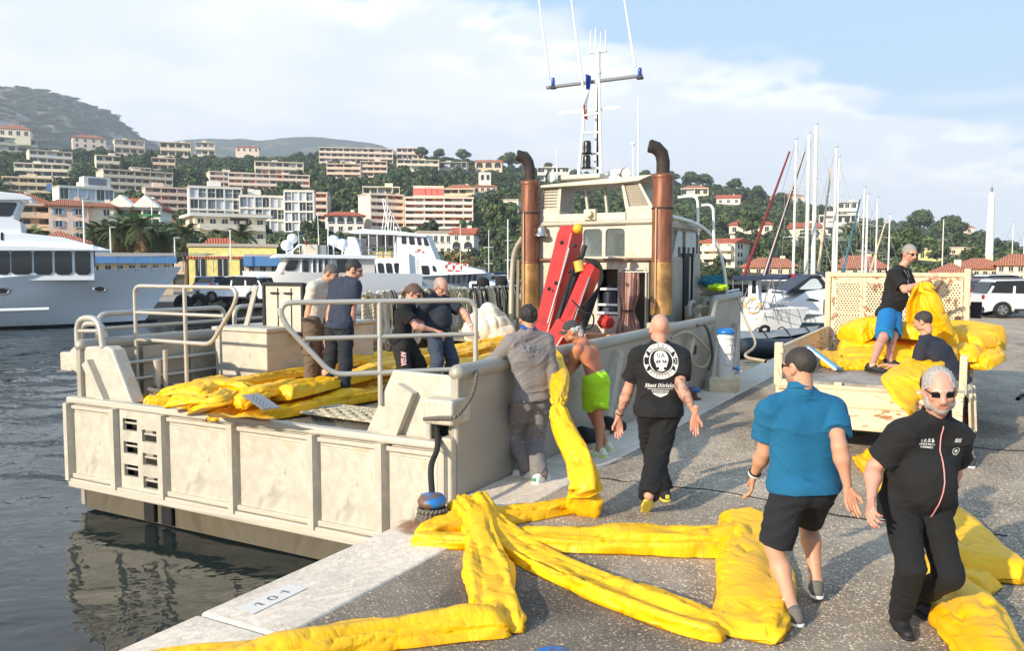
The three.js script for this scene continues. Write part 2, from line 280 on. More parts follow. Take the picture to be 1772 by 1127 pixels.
// ---------- vegetation ----------
function leafCloud(seed,blobs,n,size,flat=0.6,tones=[[0.041,0.068,0.022],[0.112,0.150,0.045]]){
const r=rng(seed),P=[],C=[],N=[],tot=blobs.reduce((s,b)=>s+b[3]*b[3],0);let bi=0;
for(const b of blobs){
const k=Math.round(n*b[3]*b[3]/tot);
for(let i=0;i<k;i++){
const u=r()*2-1,t=r()*2*PI,s=Math.sqrt(1-u*u),rad=b[3]*(0.72+0.36*r()),d=V(s*Math.cos(t),u,s*Math.sin(t));
const c=V(b[0]+d.x*rad,b[1]+d.y*rad*(b[4]||flat),b[2]+d.z*rad),nn=d.clone().add(V(r()-0.5,r()*0.9-0.3,r()-0.5)).normalize();
const e=V(r()-0.5,r()-0.5,r()-0.5).cross(nn).normalize(),f=nn.clone().cross(e),w=size*(0.55+r()*0.9),q=r(),k2=r();
const col=tones[0].map((a,j)=>lerp(a,tones[1][j],q*q)*(0.85+0.3*k2));
const pt=[c.clone().addScaledVector(e,w),c.clone().addScaledVector(f,w*0.7).addScaledVector(nn,w*0.15),c.clone().addScaledVector(e,-w),c.clone().addScaledVector(f,-w*0.7).addScaledVector(nn,w*0.15)];
for(const j of[0,1,2,0,2,3]){P.push(pt[j].x,pt[j].y,pt[j].z);C.push(...col);N.push(nn.x,nn.y,nn.z);}
}
}
const g=new THREE.BufferGeometry();g.setAttribute('position',new THREE.Float32BufferAttribute(P,3));g.setAttribute('normal',new THREE.Float32BufferAttribute(N,3));g.setAttribute('color',new THREE.Float32BufferAttribute(C,3));return g;
}
const leafM=std(0xffffff,0.9,{vertexColors:true}),barkM=std(SR(96,78,60),0.95);
const blobsRound=(seed,k,w,h)=>{const r=rng(seed),o=[];for(let i=0;i<k;i++){const a=r()*6.28,d=Math.sqrt(r())*w*0.62;o.push([Math.cos(a)*d,h*(0.35+0.65*r())-d*0.25,Math.sin(a)*d,w*(0.32+0.22*r())]);}return o;};
const crowns=[leafCloud(11,blobsRound(1,9,3.2,3.6),420,0.42,0.7),leafCloud(12,blobsRound(2,11,3.6,3.0),460,0.42,0.62,[[0.054,0.074,0.024],[0.165,0.188,0.053]]),leafCloud(13,blobsRound(3,8,2.7,4.4),400,0.42,0.85,[[0.038,0.062,0.024],[0.090,0.128,0.045]]),leafCloud(14,blobsRound(4,10,3.4,2.6),420,0.4,0.5,[[0.068,0.088,0.034],[0.195,0.210,0.075]])];
const rects=[];
const projP=(p)=>{const q=p.clone().project(camera);return[(q.x+1)/2*1772,(1-q.y)/2*1127];};
function woodland(){
const r=rng(77),lists=crowns.map(()=>[]);
for(let k=0;k<26000;k++){
const a=lerp(-0.85,0.75,r()),D=Math.sqrt(lerp(114*114,620*620,Math.pow(r(),1.35))),d=dirOf(a),x=d.x*D,z=d.z*D,y=hillAt(x,z);
if(fbm(x*0.02+4,z*0.02,7,3)>0.42)continue;
const s=(0.55+r()*0.75)*(D<200?0.7:1),top=V(x,y+4.2*s,z),[px,py]=projP(top),[,pyb]=projP(V(x,y,z));
let bad=false;
for(const b of rects){const m=3*s*1440/D;if(px>b[0]-m&&px<b[1]+m){if(Math.abs(D-b[4])<9+(b[1]-b[0])*0.0)bad=true;else if(D<b[4]&&py<b[3]-0.22*(b[3]-b[2])&&D>b[4]*0.45)bad=true;if(bad)break;}}
if(bad)continue;
const vi=Math.min(3,(clamp(fbm(x*0.01,z*0.01,3,2)*1.2+0.5+(r()-0.5)*0.7)*4)|0);
lists[vi].push([x,y-0.5*s,z,s,r()*6.28,0.6+r()*0.8]);
}
lists.forEach((L,i)=>{const m=new THREE.InstancedMesh(crowns[i],leafM,L.length),o=new THREE.Object3D();L.forEach((t,k)=>{o.position.set(t[0],t[1],t[2]);o.rotation.y=t[4];o.scale.set(t[3],t[3]*(0.8+0.5*((k*7)%10)/10),t[3]);o.updateMatrix();m.setMatrixAt(k,o.matrix);const c=t[5];m.setColorAt(k,new THREE.Color(c,c,c));});m.name=numbered('woodland');m.userData={kind:'stuff',label:'dense green wood of pines and shrubs covering the hillside',category:'woodland'};m.castShadow=m.receiveShadow=true;scene.add(m);});
}
function scrub(){
const r=rng(123),L=[],m=scene.getObjectByName('mountain').geometry.attributes.position,o=new THREE.Object3D();
for(let k=0;k<16000;k++){const i=(r()*(m.count-140))|0,j=i+(r()<0.5?1:139),t=r();L.push([lerp(m.getX(i),m.getX(i+1),t),lerp(m.getY(i),m.getY(i+1),t),lerp(m.getZ(i),m.getZ(i+1),t),1.0+r()*r()*2.6]);}
const im=new THREE.InstancedMesh(crowns[3],leafM,L.length);L.forEach((t,k)=>{o.position.set(t[0]+(r()-0.5)*12,t[1]-1.2,t[2]);o.rotation.y=r()*6;o.scale.set(t[3]*1.4,t[3]*0.8,t[3]*1.4);o.updateMatrix();im.setMatrixAt(k,o.matrix);const c=0.5+r()*0.6;im.setColorAt(k,new THREE.Color(c,c,c));});im.name='scrub';im.userData={kind:'stuff',label:'scrub dotted over the bare rocky mountain',category:'scrub'};scene.add(im);
}
function treeProto(name,label,kind,seed){
const o=thing(name,label,'tree');
const g=(kind==='cypress')?leafCloud(seed,[[0,1.6,0,0.9,1.6],[0,3.6,0,1.0,1.7],[0,5.6,0,0.8,1.8],[0,7.4,0,0.5,2.2]],700,0.3,1,[[0.024,0.043,0.019],[0.060,0.090,0.036]])
:kind==='pine'?leafCloud(seed,[[0,6.4,0,2.6,0.5],[1.9,6.0,0.6,1.7,0.55],[-1.9,6.1,-0.5,1.8,0.55],[0.5,7.4,0.4,1.9,0.5],[-0.8,5.4,1.5,1.5,0.5],[1.0,5.3,-1.6,1.4,0.55]],1100,0.34,0.55,[[0.038,0.061,0.024],[0.105,0.143,0.045]])
:leafCloud(seed,blobsRound(seed,14,3.4,5.2).map((b)=>[b[0],b[1]+1.6,b[2],b[3]]),1300,0.34,0.75,kind==='dry'?[[0.135,0.115,0.041],[0.300,0.240,0.090]]:[[0.041,0.068,0.024],[0.120,0.158,0.048]]);
const tr=kind==='pine'?[sweep([V(0,-1,0),V(0.1,2,0.05),V(-0.1,4,0),V(0.1,6,0)],(t)=>0.28-0.14*t,7),bar([0,3.8,0],[1.6,5.8,0.5],0.12,0.05,5),bar([0,4.2,0],[-1.6,5.9,-0.4],0.12,0.05,5)]:[bar([0,-1,0],[0,kind==='cypress'?1.2:3,0],0.26,0.14,7),bar([0,2,0],[0.9,3.8,0.3],0.1,0.05,5),bar([0,2.2,0],[-0.8,3.8,-0.4],0.1,0.05,5)];
part('trunk',tr,barkM,o);part('crown',g,leafM,o);return o;
}
const frondG=[0,1,2].map((k)=>{
const r=rng(50+k),P=[],I=[];const L=2.5,sag=1.1+k*0.35;const at=(t)=>V(L*t*(1-0.18*t*sag),0.75*t-sag*1.25*t*t,0);
for(let i=1;i<=15;i++){const t=i/15,p=at(t),q=at(t-0.03),w=0.75*Math.sin(PI*(0.12+0.83*t)),b=P.length/3;for(const s of[-1,1]){const n=P.length/3,tip=V(p.x+w*0.55,p.y-w*(0.30+0.25*r()),s*w*(0.7+0.2*r()));P.push(q.x-0.04,q.y,q.z,p.x+0.06,p.y,p.z,tip.x,tip.y,tip.z);I.push(n,n+1,n+2);}}
const g=new THREE.BufferGeometry();g.setAttribute('position',new THREE.Float32BufferAttribute(P,3));g.setIndex(I);const n=g.toNonIndexed();n.computeVertexNormals();
return merge([n,sweep([0,0.25,0.5,0.75,1].map(at),(t)=>0.045*(1-t)+0.008,5)]);
});
const frondM=[std(new THREE.Color(0.07,0.1,0.03),0.7),std(new THREE.Color(0.1,0.125,0.04),0.7),std(new THREE.Color(0.22,0.15,0.07),0.9)];
function palmProto(name,label,h,seed){
const o=thing(name,label,'palm tree'),r=rng(seed);
part('trunk',sweep([0,0.2,0.4,0.6,0.8,1].map((t)=>V(0.15*Math.sin(t*2),h*t-0.4*(1-t),0)),(t)=>0.24-0.06*t+0.05*(t>0.9),8),std(SR(120,98,74),0.95),o);
for(let i=0;i<34;i++){const dead=i<9,m=part('frond',frondG[i%3],frondM[dead?2:i%2],o);m.position.set(0.15*Math.sin(2),h-(dead?0.35:0),0);m.rotation.order='YZX';m.rotation.set((r()-0.5)*0.4,i*2.4+r()*0.4,dead?-1.1-r()*0.3:lerp(-0.65,1.15,(i-9)/25));m.scale.setScalar(0.8+0.35*r());}
return o;
}
function trees(){
const put=(list,proto,labels,grp,lift=0,unit=1)=>list.forEach((t,i)=>{
const[px,py,hpx,D]=t,Dn=D||solveD(px,py);const p=atD(px,py,Dn);const flat=D&&D<D0;p.y=flat?0:hillAt(p.x,p.z)-0.4;const o=i?copyOf(proto):proto;o.position.copy(p);const s=(flat?hpx+(461.5+2.25*1440/Dn-py)*0.9:hpx)*Dn/1440/unit;o.scale.setScalar(s);o.rotation.y=i*1.9;o.userData.group=grp;o.userData.label=labels[i]||labels[labels.length-1];
});
put([[1640,432,62,330],[1590,415,60,360],[1740,445,34,300],[1310,345,30,430],[1270,345,34,440],[1195,335,40,460],[1220,330,38,470],[880,300,42,480],[905,300,46,470],[802,285,34,490],[1500,405,26,400],[760,285,30,500],[1160,335,36,470],[1350,365,32,420],[1440,390,28,420],[730,290,30,505],[950,315,30,460],[1115,330,30,460]],treeProto('umbrella_pine','','pine',21),['dark umbrella pine on the skyline right of the tall white pillar','broad dark pine rising above the hillside left of the white pillar','small dark pine at the right edge of the hills','dark umbrella pine standing out on the wooded ridge'],'umbrella pines along the ridge',0,8.3);
put([[711,277,24,480],[705,277,20,482],[329,262,22,470],[340,262,20,475],[213,300,34,390],[260,300,32,400],[590,393,24,150],[1690,410,22,360],[36,268,18,400],[54,268,16,402]],treeProto('cypress','','cypress',22),['taller of two dark cypresses before the upper pink flats','shorter cypress of the pair before the upper pink flats','slim dark cypress on the ridge beside another, left of the long flats','second slim cypress on the ridge left of the long flats','dark cypress between the terraced flats on the left slope','dark cypress right of the terraced flats on the left slope','cypress in front of the white villa with arches','slim cypress on the right-hand skyline','cypress beside the topmost left villa','second cypress beside the topmost left villa'],'cypresses on the hillside',0,9);
put([[790,456,50,118],[770,452,40,122],[815,455,42,116]],treeProto('dry_tree','','dry',23),['brownish autumn tree behind the bow of the passenger ferry','yellowing tree left behind the passenger ferry','yellowing tree at the right of the ferry bow'],'yellowing trees behind the passenger ferry',0,7.5);
put([[60,420,55,116],[300,448,55,104],[385,442,40,106],[900,460,60,128],[935,452,90,140],[870,440,70,160],[1240,462,40,150],[1330,470,34,140],[1400,440,40],[1560,470,66,160],[1530,470,50,170],[1480,455,60,190],[1690,470,46,190],[1620,470,40,200],[1300,440,50,210],[560,440,36,112],[525,440,34,112]],treeProto('leafy_tree','','leafy',24),['bushy green tree behind the left ferry','bushy tree beside the yellow harbour building','green bush behind the red hipped roof','round green tree standing low on the hillside behind the boats'],'leafy trees at the foot of the hill',0,7);
put([[165,448,62,96],[182,448,64,97],[205,448,70,94],[222,447,74,95],[243,447,80,93],[262,448,60,96],[285,447,56,97],[322,447,66,94],[418,440,56,98],[55,448,55,95],[85,448,50,97],[472,415,48,125],[455,412,44,128],[542,430,46,112],[620,392,28,150],[710,402,30,140],[395,378,20,158],[430,380,20,158],[1665,452,24,210]],palmProto('palm_tree','',5.2,61),['leftmost tall palm of the row behind the left ferry','second palm of the row behind the left ferry','third palm of the row, with brown hanging fronds','palm in the middle of the row by the red-roofed flats','tallest palm of the row, in front of the red-roofed flats','palm right of the tallest one in the row','leaning palm at the right end of the row behind the quay','lone palm left of the cream three-storey building','palm in front of the cream three-storey building','palm showing above the left ferry roof','second palm showing above the left ferry roof','palm right of the cream three-storey building','palm close behind the cream building corner','palm behind the radar of the older white boat','small palm before the villa with arches','small palm below the pink five-storey flats','palm in front of the white glass-fronted flats','second palm in front of the white glass-fronted flats','small palm on the right-hand slope'],'palm trees along the far quay',0,6.6);
}
function solveD(px,py){for(let D=D0+2;D<640;D+=2){const p=atD(px,py,D);if(hillAt(p.x,p.z)>=p.y)return D;}return 560;}
// ---------- buildings of the town ----------
const UB=new THREE.BoxGeometry(1,1,1);
function ub(name,mat,parent,x,y,z,w,h,d){const m=part(name,UB,mat,parent);m.position.set(x,y,z);m.scale.set(w,h,d);return m;}
const wallTex=grime(255,250,240,14,6,4);
const plaster=(r,g,b)=>{const t=wallTex;return std(SR(r,g,b),0.9,{map:rept(t,1)});};
const PL={white:plaster(242,240,236),cream:plaster(240,230,212),beige:plaster(232,217,198),pink:plaster(236,208,195),rose:plaster(243,224,212),ochre:plaster(238,216,184),yellow:plaster(242,230,150),grey:plaster(192,188,182),peach:plaster(242,216,196)};
const paneM=phys(new THREE.Color(0.03,0.035,0.04),0.12),paneDay=phys(new THREE.Color(0.16,0.19,0.22),0.15),frameM=std(SR(225,220,210),0.7),shutBlue=std(SR(140,165,185),0.8),shutBrown=std(SR(150,120,95),0.8),awning=std(SR(200,205,215),0.85),coral=std(SR(214,120,108),0.85),green=std(SR(60,150,95),0.6),darkM=std(SR(60,55,52),0.8),blueM=std(SR(90,140,190),0.7),roofFlat=std(SR(190,176,160),0.95);
const tileTex=tex(256,(u,v)=>{const k=0.75+0.25*Math.abs(Math.sin(u*PI*16))+0.10*noise3(u*32,v*24,2)-(v*16%1<0.12?0.16:0);return[206*k,130*k,98*k];}),tileBump=tex(256,(u,v)=>Math.abs(Math.sin(u*PI*16)),{data:true});
const roofT=[std(0xffffff,0.9,{map:rept(tileTex,0.25),bumpMap:rept(tileBump,0.25),bumpScale:0.08}),std(new THREE.Color(1.05,0.72,0.66),0.9,{map:rept(tileTex,0.25),bumpMap:rept(tileBump,0.25),bumpScale:0.08}),std(new THREE.Color(0.8,0.78,0.74),0.9,{map:rept(tileTex,0.25),bumpMap:rept(tileBump,0.25),bumpScale:0.08})];
function hipRoof(w,d,h,over,ridge=0.5){
const W=w/2+over,Dd=d/2+over,r=ridge*W,P=[[-W,0,Dd],[W,0,Dd],[W,0,-Dd],[-W,0,-Dd],[-r,h,0],[r,h,0]],pos=[],uv=[];
const f=(ids)=>{const a=V(...P[ids[0]]),b=V(...P[ids[1]]),e=b.clone().sub(a).normalize(),n=b.clone().sub(a).cross(V(...P[ids[2]]).sub(a)).normalize(),t=n.clone().cross(e);for(let i=1;i<ids.length-1;i++)for(const k of[ids[0],ids[i],ids[i+1]]){const p=V(...P[k]);pos.push(p.x,p.y,p.z);const q=p.clone().sub(a);uv.push(q.dot(e),q.dot(t));}};
f([0,1,5,4]);f([1,2,5]);f([2,3,4,5]);f([3,0,4]);
const g=new THREE.BufferGeometry();g.setAttribute('position',new THREE.Float32BufferAttribute(pos,3));g.setAttribute('uv',new THREE.Float32BufferAttribute(uv,2));g.computeVertexNormals();
return merge([g,box(W*2,0.16,Dd*2,0,-0.09,0)]);
}
function gableRoof(w,d,h,over){const W=w/2+over,D=d/2+over;const g=prism([[-D,-0.12],[D,-0.12],[D,0.05],[0,h],[-D,0.05]],W*2).translate(0,0,-W).rotateY(PI/2);return g;}
let bseed=100;
function bld(rect,label,o={}){
const r=rng(bseed++),[x0,x1,yt,yb]=rect,xc=(x0+x1)/2,D=o.D||solveD(xc,yb),p=atD(xc,yb,D);
const dep=p.clone().sub(CAM).dot(FWD),sc=dep/1440,w=(x1-x0)*sc,h=(yb-yt)*sc;
rects.push([x0,x1,yt,yb,D]);
const t=thing(o.name||'apartment_building',label,o.cat||'building',p,Math.atan2(CAM.x-p.x,CAM.z-p.z)+(o.yaw??(r()-0.5)*0.35));
const n=o.floors||2,m=o.bays||Math.max(2,Math.round(w/4)),wm=PL[o.wall||'cream'],d=o.depth||Math.min(14,Math.max(6,w*0.55)),bw=w/m;
const roofH=o.roof===undefined||o.roof===null?0:(o.roofH??0.2)*h,H=h-roofH,fh=H/n,sink=4;
const style=o.style||'terrace',front=style==='terrace'?-1.5:style==='glass'?-0.35:0;
const wg=box(w,H+sink,d,0,(H-sink)/2,front-d/2);part('wall',wg,wm,t);
const glassM=o.pane||paneM;
for(let f=0;f<n;f++)for(let b=0;b<m;b++){
const x=-w/2+bw*(b+0.5),y0=f*fh;
if(o.skip&&o.skip(f,b))continue;
if(style==='terrace'){
const q=ub('window',r()<0.16?awning:(o.accent&&r()<0.42)?coral:glassM,t,x+(r()-0.5)*bw*0.12,y0+fh*0.46,front+0.04,bw*(0.55+0.25*r()),fh*0.76,0.1);
ub('frame',frameM,q,0,0,0.2,0.06,1,0.6);
}else if(style==='glass'){
const q=ub('window',r()<(o.blind??0.35)?awning:r()<0.5?paneDay:glassM,t,x,y0+fh*0.52,front+0.05,bw*0.94,fh*0.74,0.1);
ub('frame',frameM,q,0,0,0.2,0.05,1,0.8);if(r()<0.4)ub('frame',frameM,q,0,0.1,0.2,1,0.05,0.8);
}else{
const ww=Math.min(bw*0.45,fh*0.42),hh=fh*0.5,q=ub('window',glassM,t,x,y0+fh*0.52,0.02,ww,hh,0.08);
ub('frame',frameM,q,0,0,0.1,0.08,1,1);ub('sill',frameM,q,0,-0.53,1.0,1.25,0.07,2.5);ub('lintel',frameM,q,0,0.53,0.5,1.12,0.06,1.4);
if(o.shut)for(const s of[-1,1])ub('shutter',o.shut,t,x+s*ww*0.78,y0+fh*0.52,0.06,ww*0.48,hh,0.07);
if(o.side)for(const s of[-1,1])if(b<Math.max(1,d/5))ub('window',glassM,t,s*(w/2+0.02),y0+fh*0.52,-d*(0.25+0.4*b/2),0.08,hh,ww);
}
}
if(style==='terrace'){
for(let f=0;f<=n;f++){const y=f*fh;ub('floor_slab',wm,t,0,y+(f===n?0.03:0),-0.7,w*(f===n?1.015:1)+0.02,f===n?0.34:0.24,1.62);if(f<n){for(let b=0;b<m;b++){const low=r();const q=ub('balcony',o.balc||wm,t,-w/2+bw*(b+0.5),y+0.12+fh*0.18,0.06,bw*(0.97-0.0*low),fh*0.34,0.09);if(r()<0.35)ub('planter',leafM0,t,-w/2+bw*(b+0.5),y+0.12+fh*0.37,0.02,bw*0.6,fh*0.08,0.22);}}}
for(let b=0;b<=m;b++)if(b===0||b===m||b%(o.fin||2)===0)ub('dividing_wall',wm,t,-w/2+bw*b+(b===0?0.12:b===m?-0.12:0),H/2,-0.74,0.24,H-0.3,1.44);
}
if(style==='glass'){
for(let f=0;f<=n;f++)ub('floor_slab',wm,t,0,f*fh,-0.14,w+0.05,fh*0.14,0.5);
for(let b=0;b<=m;b++)ub('mullion',wm,t,-w/2+bw*b,H/2,-0.16,b%2?0.14:0.3,H,0.42);
}
if(style==='villa'&&o.band)for(let f=1;f<n;f++){const q=ub('balcony',wm,t,0,f*fh+0.35,0.6,w*0.92,0.8,1.1);}
if(o.arches)for(let b=0;b<o.arches;b++){const aw=w/o.arches,s=new THREE.Shape();const hw=aw*0.34,hh=fh*0.42;s.moveTo(-hw,0);s.lineTo(hw,0);s.lineTo(hw,hh);s.absarc(0,hh,hw,0,PI);const g=new THREE.ExtrudeGeometry(s,{depth:0.1,bevelEnabled:false,curveSegments:8});const q=part('arch',g,paneM,t);q.position.set(-w/2+aw*(b+0.5),(o.archF??n-1)*fh+fh*0.12,front+0.02);}
const rt=roofT[o.tile??0];
if(o.roof==='hip'||o.roof==='gable'){const rf=part('roof',o.roof==='hip'?hipRoof(w,d,roofH,0.5,o.ridge??0.45):gableRoof(w,d,roofH,0.4),rt,t);rf.position.set(0,H+0.1,front-d/2);if(o.chimney!==false){const c=part('chimney',UB,wm,rf);c.position.set(w*0.22,roofH*0.75,0);c.scale.set(0.7,Math.max(1.2,roofH*0.7),0.7);}}
else{const q=ub('roof',roofFlat,t,0,H+0.22,front-d/2,w+0.3,0.3,d+0.2);if(w>9){const c=part('stair_head',UB,wm,t);c.position.set(w*(r()-0.5)*0.5,H+0.9,front-d*0.6);c.scale.set(2.6,1.5,2.4);}}
if(o.extra)o.extra(t,{w,h,H,fh,d,n,m,bw,sc,front,r,wm});
return t;
}
const leafM0=std(new THREE.Color(0.05,0.075,0.025),0.95);
function town(){
const T='terrace',G='glass',Vi='villa';
bld([-40,92,331,418],'brown-roofed block of balconied flats at the left edge behind the ferry',{floors:3,bays:4,wall:'beige',roof:'hip',tile:2,roofH:0.26,D:132,yaw:0.1});
bld([91,152,345,420],'pinkish two-storey house with blue shutters and brown tile roof',{name:'house',floors:3,bays:2,wall:'pink',style:Vi,roof:'hip',tile:2,roofH:0.16,shut:shutBlue,D:128,yaw:0.0});
bld([152,197,350,420],'plain cream house end beside the pinkish shuttered house',{name:'house',floors:3,bays:2,wall:'cream',style:Vi,roof:'hip',tile:2,roofH:0.12,D:129,yaw:-0.1,skip:(f,b)=>b===0||f===0});
bld([188,277,341,425],'white flats with bright red roof, twin gables and green balconies',{floors:4,bays:3,wall:'white',balc:green,roof:'hip',tile:1,roofH:0.25,D:135,yaw:-0.25,extra:(t,k)=>{for(const s of[-0.2,0.25]){const g=part('gable',prism([[-2,0],[2,0],[0,1.8]],3),PL.white,t);g.position.set(k.w*s,k.H+0.2,-2.2);}}});
bld([278,300,376,405],'small house with red roof peeping right of the red-roofed flats',{name:'house',floors:1,style:Vi,wall:'rose',roof:'gable',tile:1,roofH:0.4});
bld([283,330,394,440],'low house with long red roof between the palms',{name:'house',floors:2,style:Vi,wall:'peach',roof:'gable',tile:1,roofH:0.3,D:120});
bld([342,461,375,448],'cream three-storey building with dark sign plate under its flat eaves',{floors:3,bays:6,wall:'cream',style:Vi,band:true,D:112,yaw:0.22,side:true,extra:(t,k)=>{ub('sign_plate',darkM,t,k.w*0.12,k.H*0.93,0.1,k.w*0.26,k.H*0.05,0.1);ub('cornice',PL.white,t,0,k.H+0.05,-k.d/2+0.1,k.w+1.4,0.3,k.d+1.2);}});
bld([333,418,326,402],'white block of glass-fronted flats with awnings, left of its twin',{floors:4,bays:6,wall:'white',style:G,yaw:0.1});
bld([418,493,341,402],'lower white block of glass-fronted flats in the middle of three',{floors:3,bays:6,wall:'white',style:G,yaw:0.05});
bld([494,543,332,402],'white glass-fronted flats, right-hand one of three',{floors:4,bays:4,wall:'white',style:G,yaw:-0.1});
bld([543,567,335,385],'narrow pink flats beside the white glass-fronted blocks',{floors:4,bays:2,wall:'pink',style:T,accent:1});
bld([110,196,326,372],'white modern house with framed glass front and blue roof edge',{floors:2,bays:6,wall:'white',style:G,yaw:0.25,blind:0.1,extra:(t,k)=>{ub('penthouse',PL.white,t,k.w*0.22,k.H+1.6,-3,k.w*0.5,2.6,4);ub('penthouse_window',paneDay,t,k.w*0.22,k.H+1.7,-0.95,k.w*0.34,1.6,0.1);}});
bld([400,535,302,332],'wide lower tier of the stepped pink apartment pyramid',{floors:3,bays:12,wall:'rose',accent:1,yaw:0.05});
bld([444,525,281,306],'upper tier on top of the stepped pink apartment pyramid',{floors:2,bays:7,wall:'cream',accent:1,yaw:0.05});
bld([366,446,299,326],'left wing of the stepped pink apartment pyramid',{floors:3,bays:7,wall:'rose',accent:1,yaw:0.15});
bld([256,333,326,364],'pink three-storey terraced flats with red balcony walls',{floors:3,bays:6,wall:'pink',accent:1,yaw:0.12});
bld([186,298,297,334],'long beige three-storey terraced flats above the red roof',{floors:3,bays:9,wall:'beige',yaw:0.2});
bld([11,88,308,334],'long orange-edged flats with a blue end panel on the left slope',{floors:2,bays:6,wall:'ochre',extra:(t,k)=>ub('end_panel',blueM,t,k.w*0.42,k.H*0.4,0.12,k.w*0.1,k.H*0.5,0.1)});
bld([32,118,284,309],'cream villa terraces with arches on the left slope',{floors:2,bays:6,wall:'cream',arches:4,archF:0});
bld([57,123,262,286],'stepped cream villa with white balconies on the upper left slope',{floors:2,bays:5,wall:'cream',balc:PL.white});
bld([0,62,240,266],'two-storey cream villa at the upper left edge',{floors:2,bays:4,wall:'cream',style:T});
bld([2,50,216,238],'topmost villa with orange roof at the left edge below the mountain',{name:'villa',floors:1,bays:4,wall:'cream',style:Vi,roof:'hip',roofH:0.35});
bld([130,182,233,258],'villa with low orange roof high on the left slope',{name:'villa',floors:2,bays:4,wall:'rose',style:Vi,roof:'hip',roofH:0.25});
bld([202,250,243,270],'pinkish villa in two steps under the mountain flank',{name:'villa',floors:2,bays:4,wall:'rose',style:T});
bld([170,210,270,298],'small dark-windowed flats among trees on the left slope',{floors:2,bays:3,wall:'cream'});
bld([229,261,291,304],'low brown roofed house half hidden by trees',{name:'house',floors:1,bays:3,wall:'beige'});
bld([265,303,274,297],'two-storey villa with deep dark balconies left of the pink pyramid',{name:'villa',floors:2,bays:3,wall:'peach'});
bld([280,330,247,275],'terraced villa with dark recesses near the ridge, left of two cypresses',{name:'villa',floors:2,bays:4,wall:'beige'});
bld([340,372,247,272],'small stepped villa near the ridge, right of two cypresses',{name:'villa',floors:2,bays:3,wall:'cream'});
bld([409,448,252,264],'low pinkish villa alone on the ridge',{name:'villa',floors:1,bays:4,wall:'rose',style:Vi,roof:'hip',roofH:0.3});
bld([554,680,257,284],'long three-storey pink flats along the ridge',{floors:3,bays:12,wall:'rose',yaw:0});
bld([566,624,284,311],'three-storey peach flats below the long ridge flats, left',{floors:3,bays:4,wall:'peach'});
bld([624,670,280,308],'three-storey peach flats below the long ridge flats, right',{floors:3,bays:4,wall:'peach'});
bld([687,733,257,278],'upper pink flats behind two cypresses',{floors:2,bays:5,wall:'rose'});
bld([688,760,277,297],'lower cream flats beneath the two cypresses',{floors:2,bays:6,wall:'cream'});
bld([759,808,281,296],'low grey modern house among trees below the ridge',{name:'house',floors:1,bays:5,wall:'grey'});
bld([822,869,276,302],'yellow gabled villa with three arched windows on the ridge',{name:'villa',floors:2,bays:3,wall:'ochre',style:Vi,roof:'gable',roofH:0.22,arches:3});
bld([820,860,318,334],'low pink-roofed house under a small white tower',{name:'house',floors:1,bays:4,wall:'peach',style:Vi,roof:'hip',roofH:0.3,extra:(t,k)=>{ub('tower',PL.white,t,0,k.h+1.6,-3,k.w*0.5,5.5,4);for(const s of[-1,1])ub('window',paneM,t,s*k.w*0.12,k.h+2.4,-0.95,1.0,1.9,0.1);}});
bld([767,821,318,352],'orange-roofed villa with open loggia above the pink five-storey flats',{name:'villa',floors:2,bays:4,wall:'ochre',style:T,roof:'hip',roofH:0.28});
bld([628,692,324,341],'low cream villa with ramp wall on the wooded slope',{name:'villa',floors:1,bays:5,wall:'cream',style:T});
bld([640,702,338,397],'left wing of the large pink five-storey flats',{floors:5,bays:4,wall:'rose',accent:1,yaw:0.38});
bld([701,819,343,397],'large pink and white five-storey flats with long balconies',{floors:5,bays:7,wall:'rose',balc:PL.white,accent:1,yaw:0.0,extra:(t,k)=>{ub('penthouse',PL.rose,t,-k.w*0.15,k.H+1.5,-4,k.w*0.45,2.4,5);for(let i=0;i<5;i++)ub('penthouse_window',coral,t,-k.w*(0.32-0.085*i),k.H+1.4,-1.45,1.6,1.5,0.1);}});
bld([566,630,366,404],'white villa with red roof and arched loggia',{name:'villa',floors:2,bays:4,wall:'white',style:Vi,roof:'hip',tile:1,roofH:0.2,arches:4});
bld([726,782,404,446],'long white house wing behind the passenger ferry',{name:'house',floors:2,bays:5,wall:'white',style:Vi});
bld([780,820,394,446],'white house with red gable roof and two dark arches',{name:'house',floors:3,bays:2,wall:'white',style:Vi,roof:'gable',tile:1,roofH:0.22,arches:2,archF:1});
bld([847,878,361,386],'small peach house among trees left of the barge funnel',{name:'house',floors:2,bays:2,wall:'peach',style:Vi,roof:'gable',roofH:0.25});
bld([871,897,347,365],'small cream house on the slope left of the barge funnel',{name:'house',floors:1,bays:2,wall:'cream',style:Vi});
bld([930,985,290,316],'white villa on the ridge behind the barge mast',{name:'villa',floors:2,bays:4,wall:'white',style:T,yaw:0});
bld([1178,1225,320,342],'cream villa with orange roof on the right ridge',{name:'villa',floors:1,bays:4,wall:'cream',style:T,roof:'hip',roofH:0.3});
bld([1240,1280,337,354],'white cottage with red roof lower on the right slope',{name:'house',floors:1,bays:3,wall:'white',style:Vi,roof:'gable',tile:1,roofH:0.4});
bld([1334,1388,334,351],'low villa behind the red furled sail',{name:'villa',floors:1,bays:4,wall:'beige',style:Vi,roof:'hip',roofH:0.35});
bld([1262,1334,379,405],'cream villa with tiered orange roofs right of the barge',{name:'villa',floors:1,bays:4,wall:'cream',style:Vi,roof:'hip',tile:1,roofH:0.4});
bld([1212,1272,413,462],'three-storey cream villa just behind the stern hoop',{name:'villa',floors:3,bays:3,wall:'cream',style:Vi,roof:'gable',tile:1,roofH:0.15,band:true,yaw:-0.4,side:true});
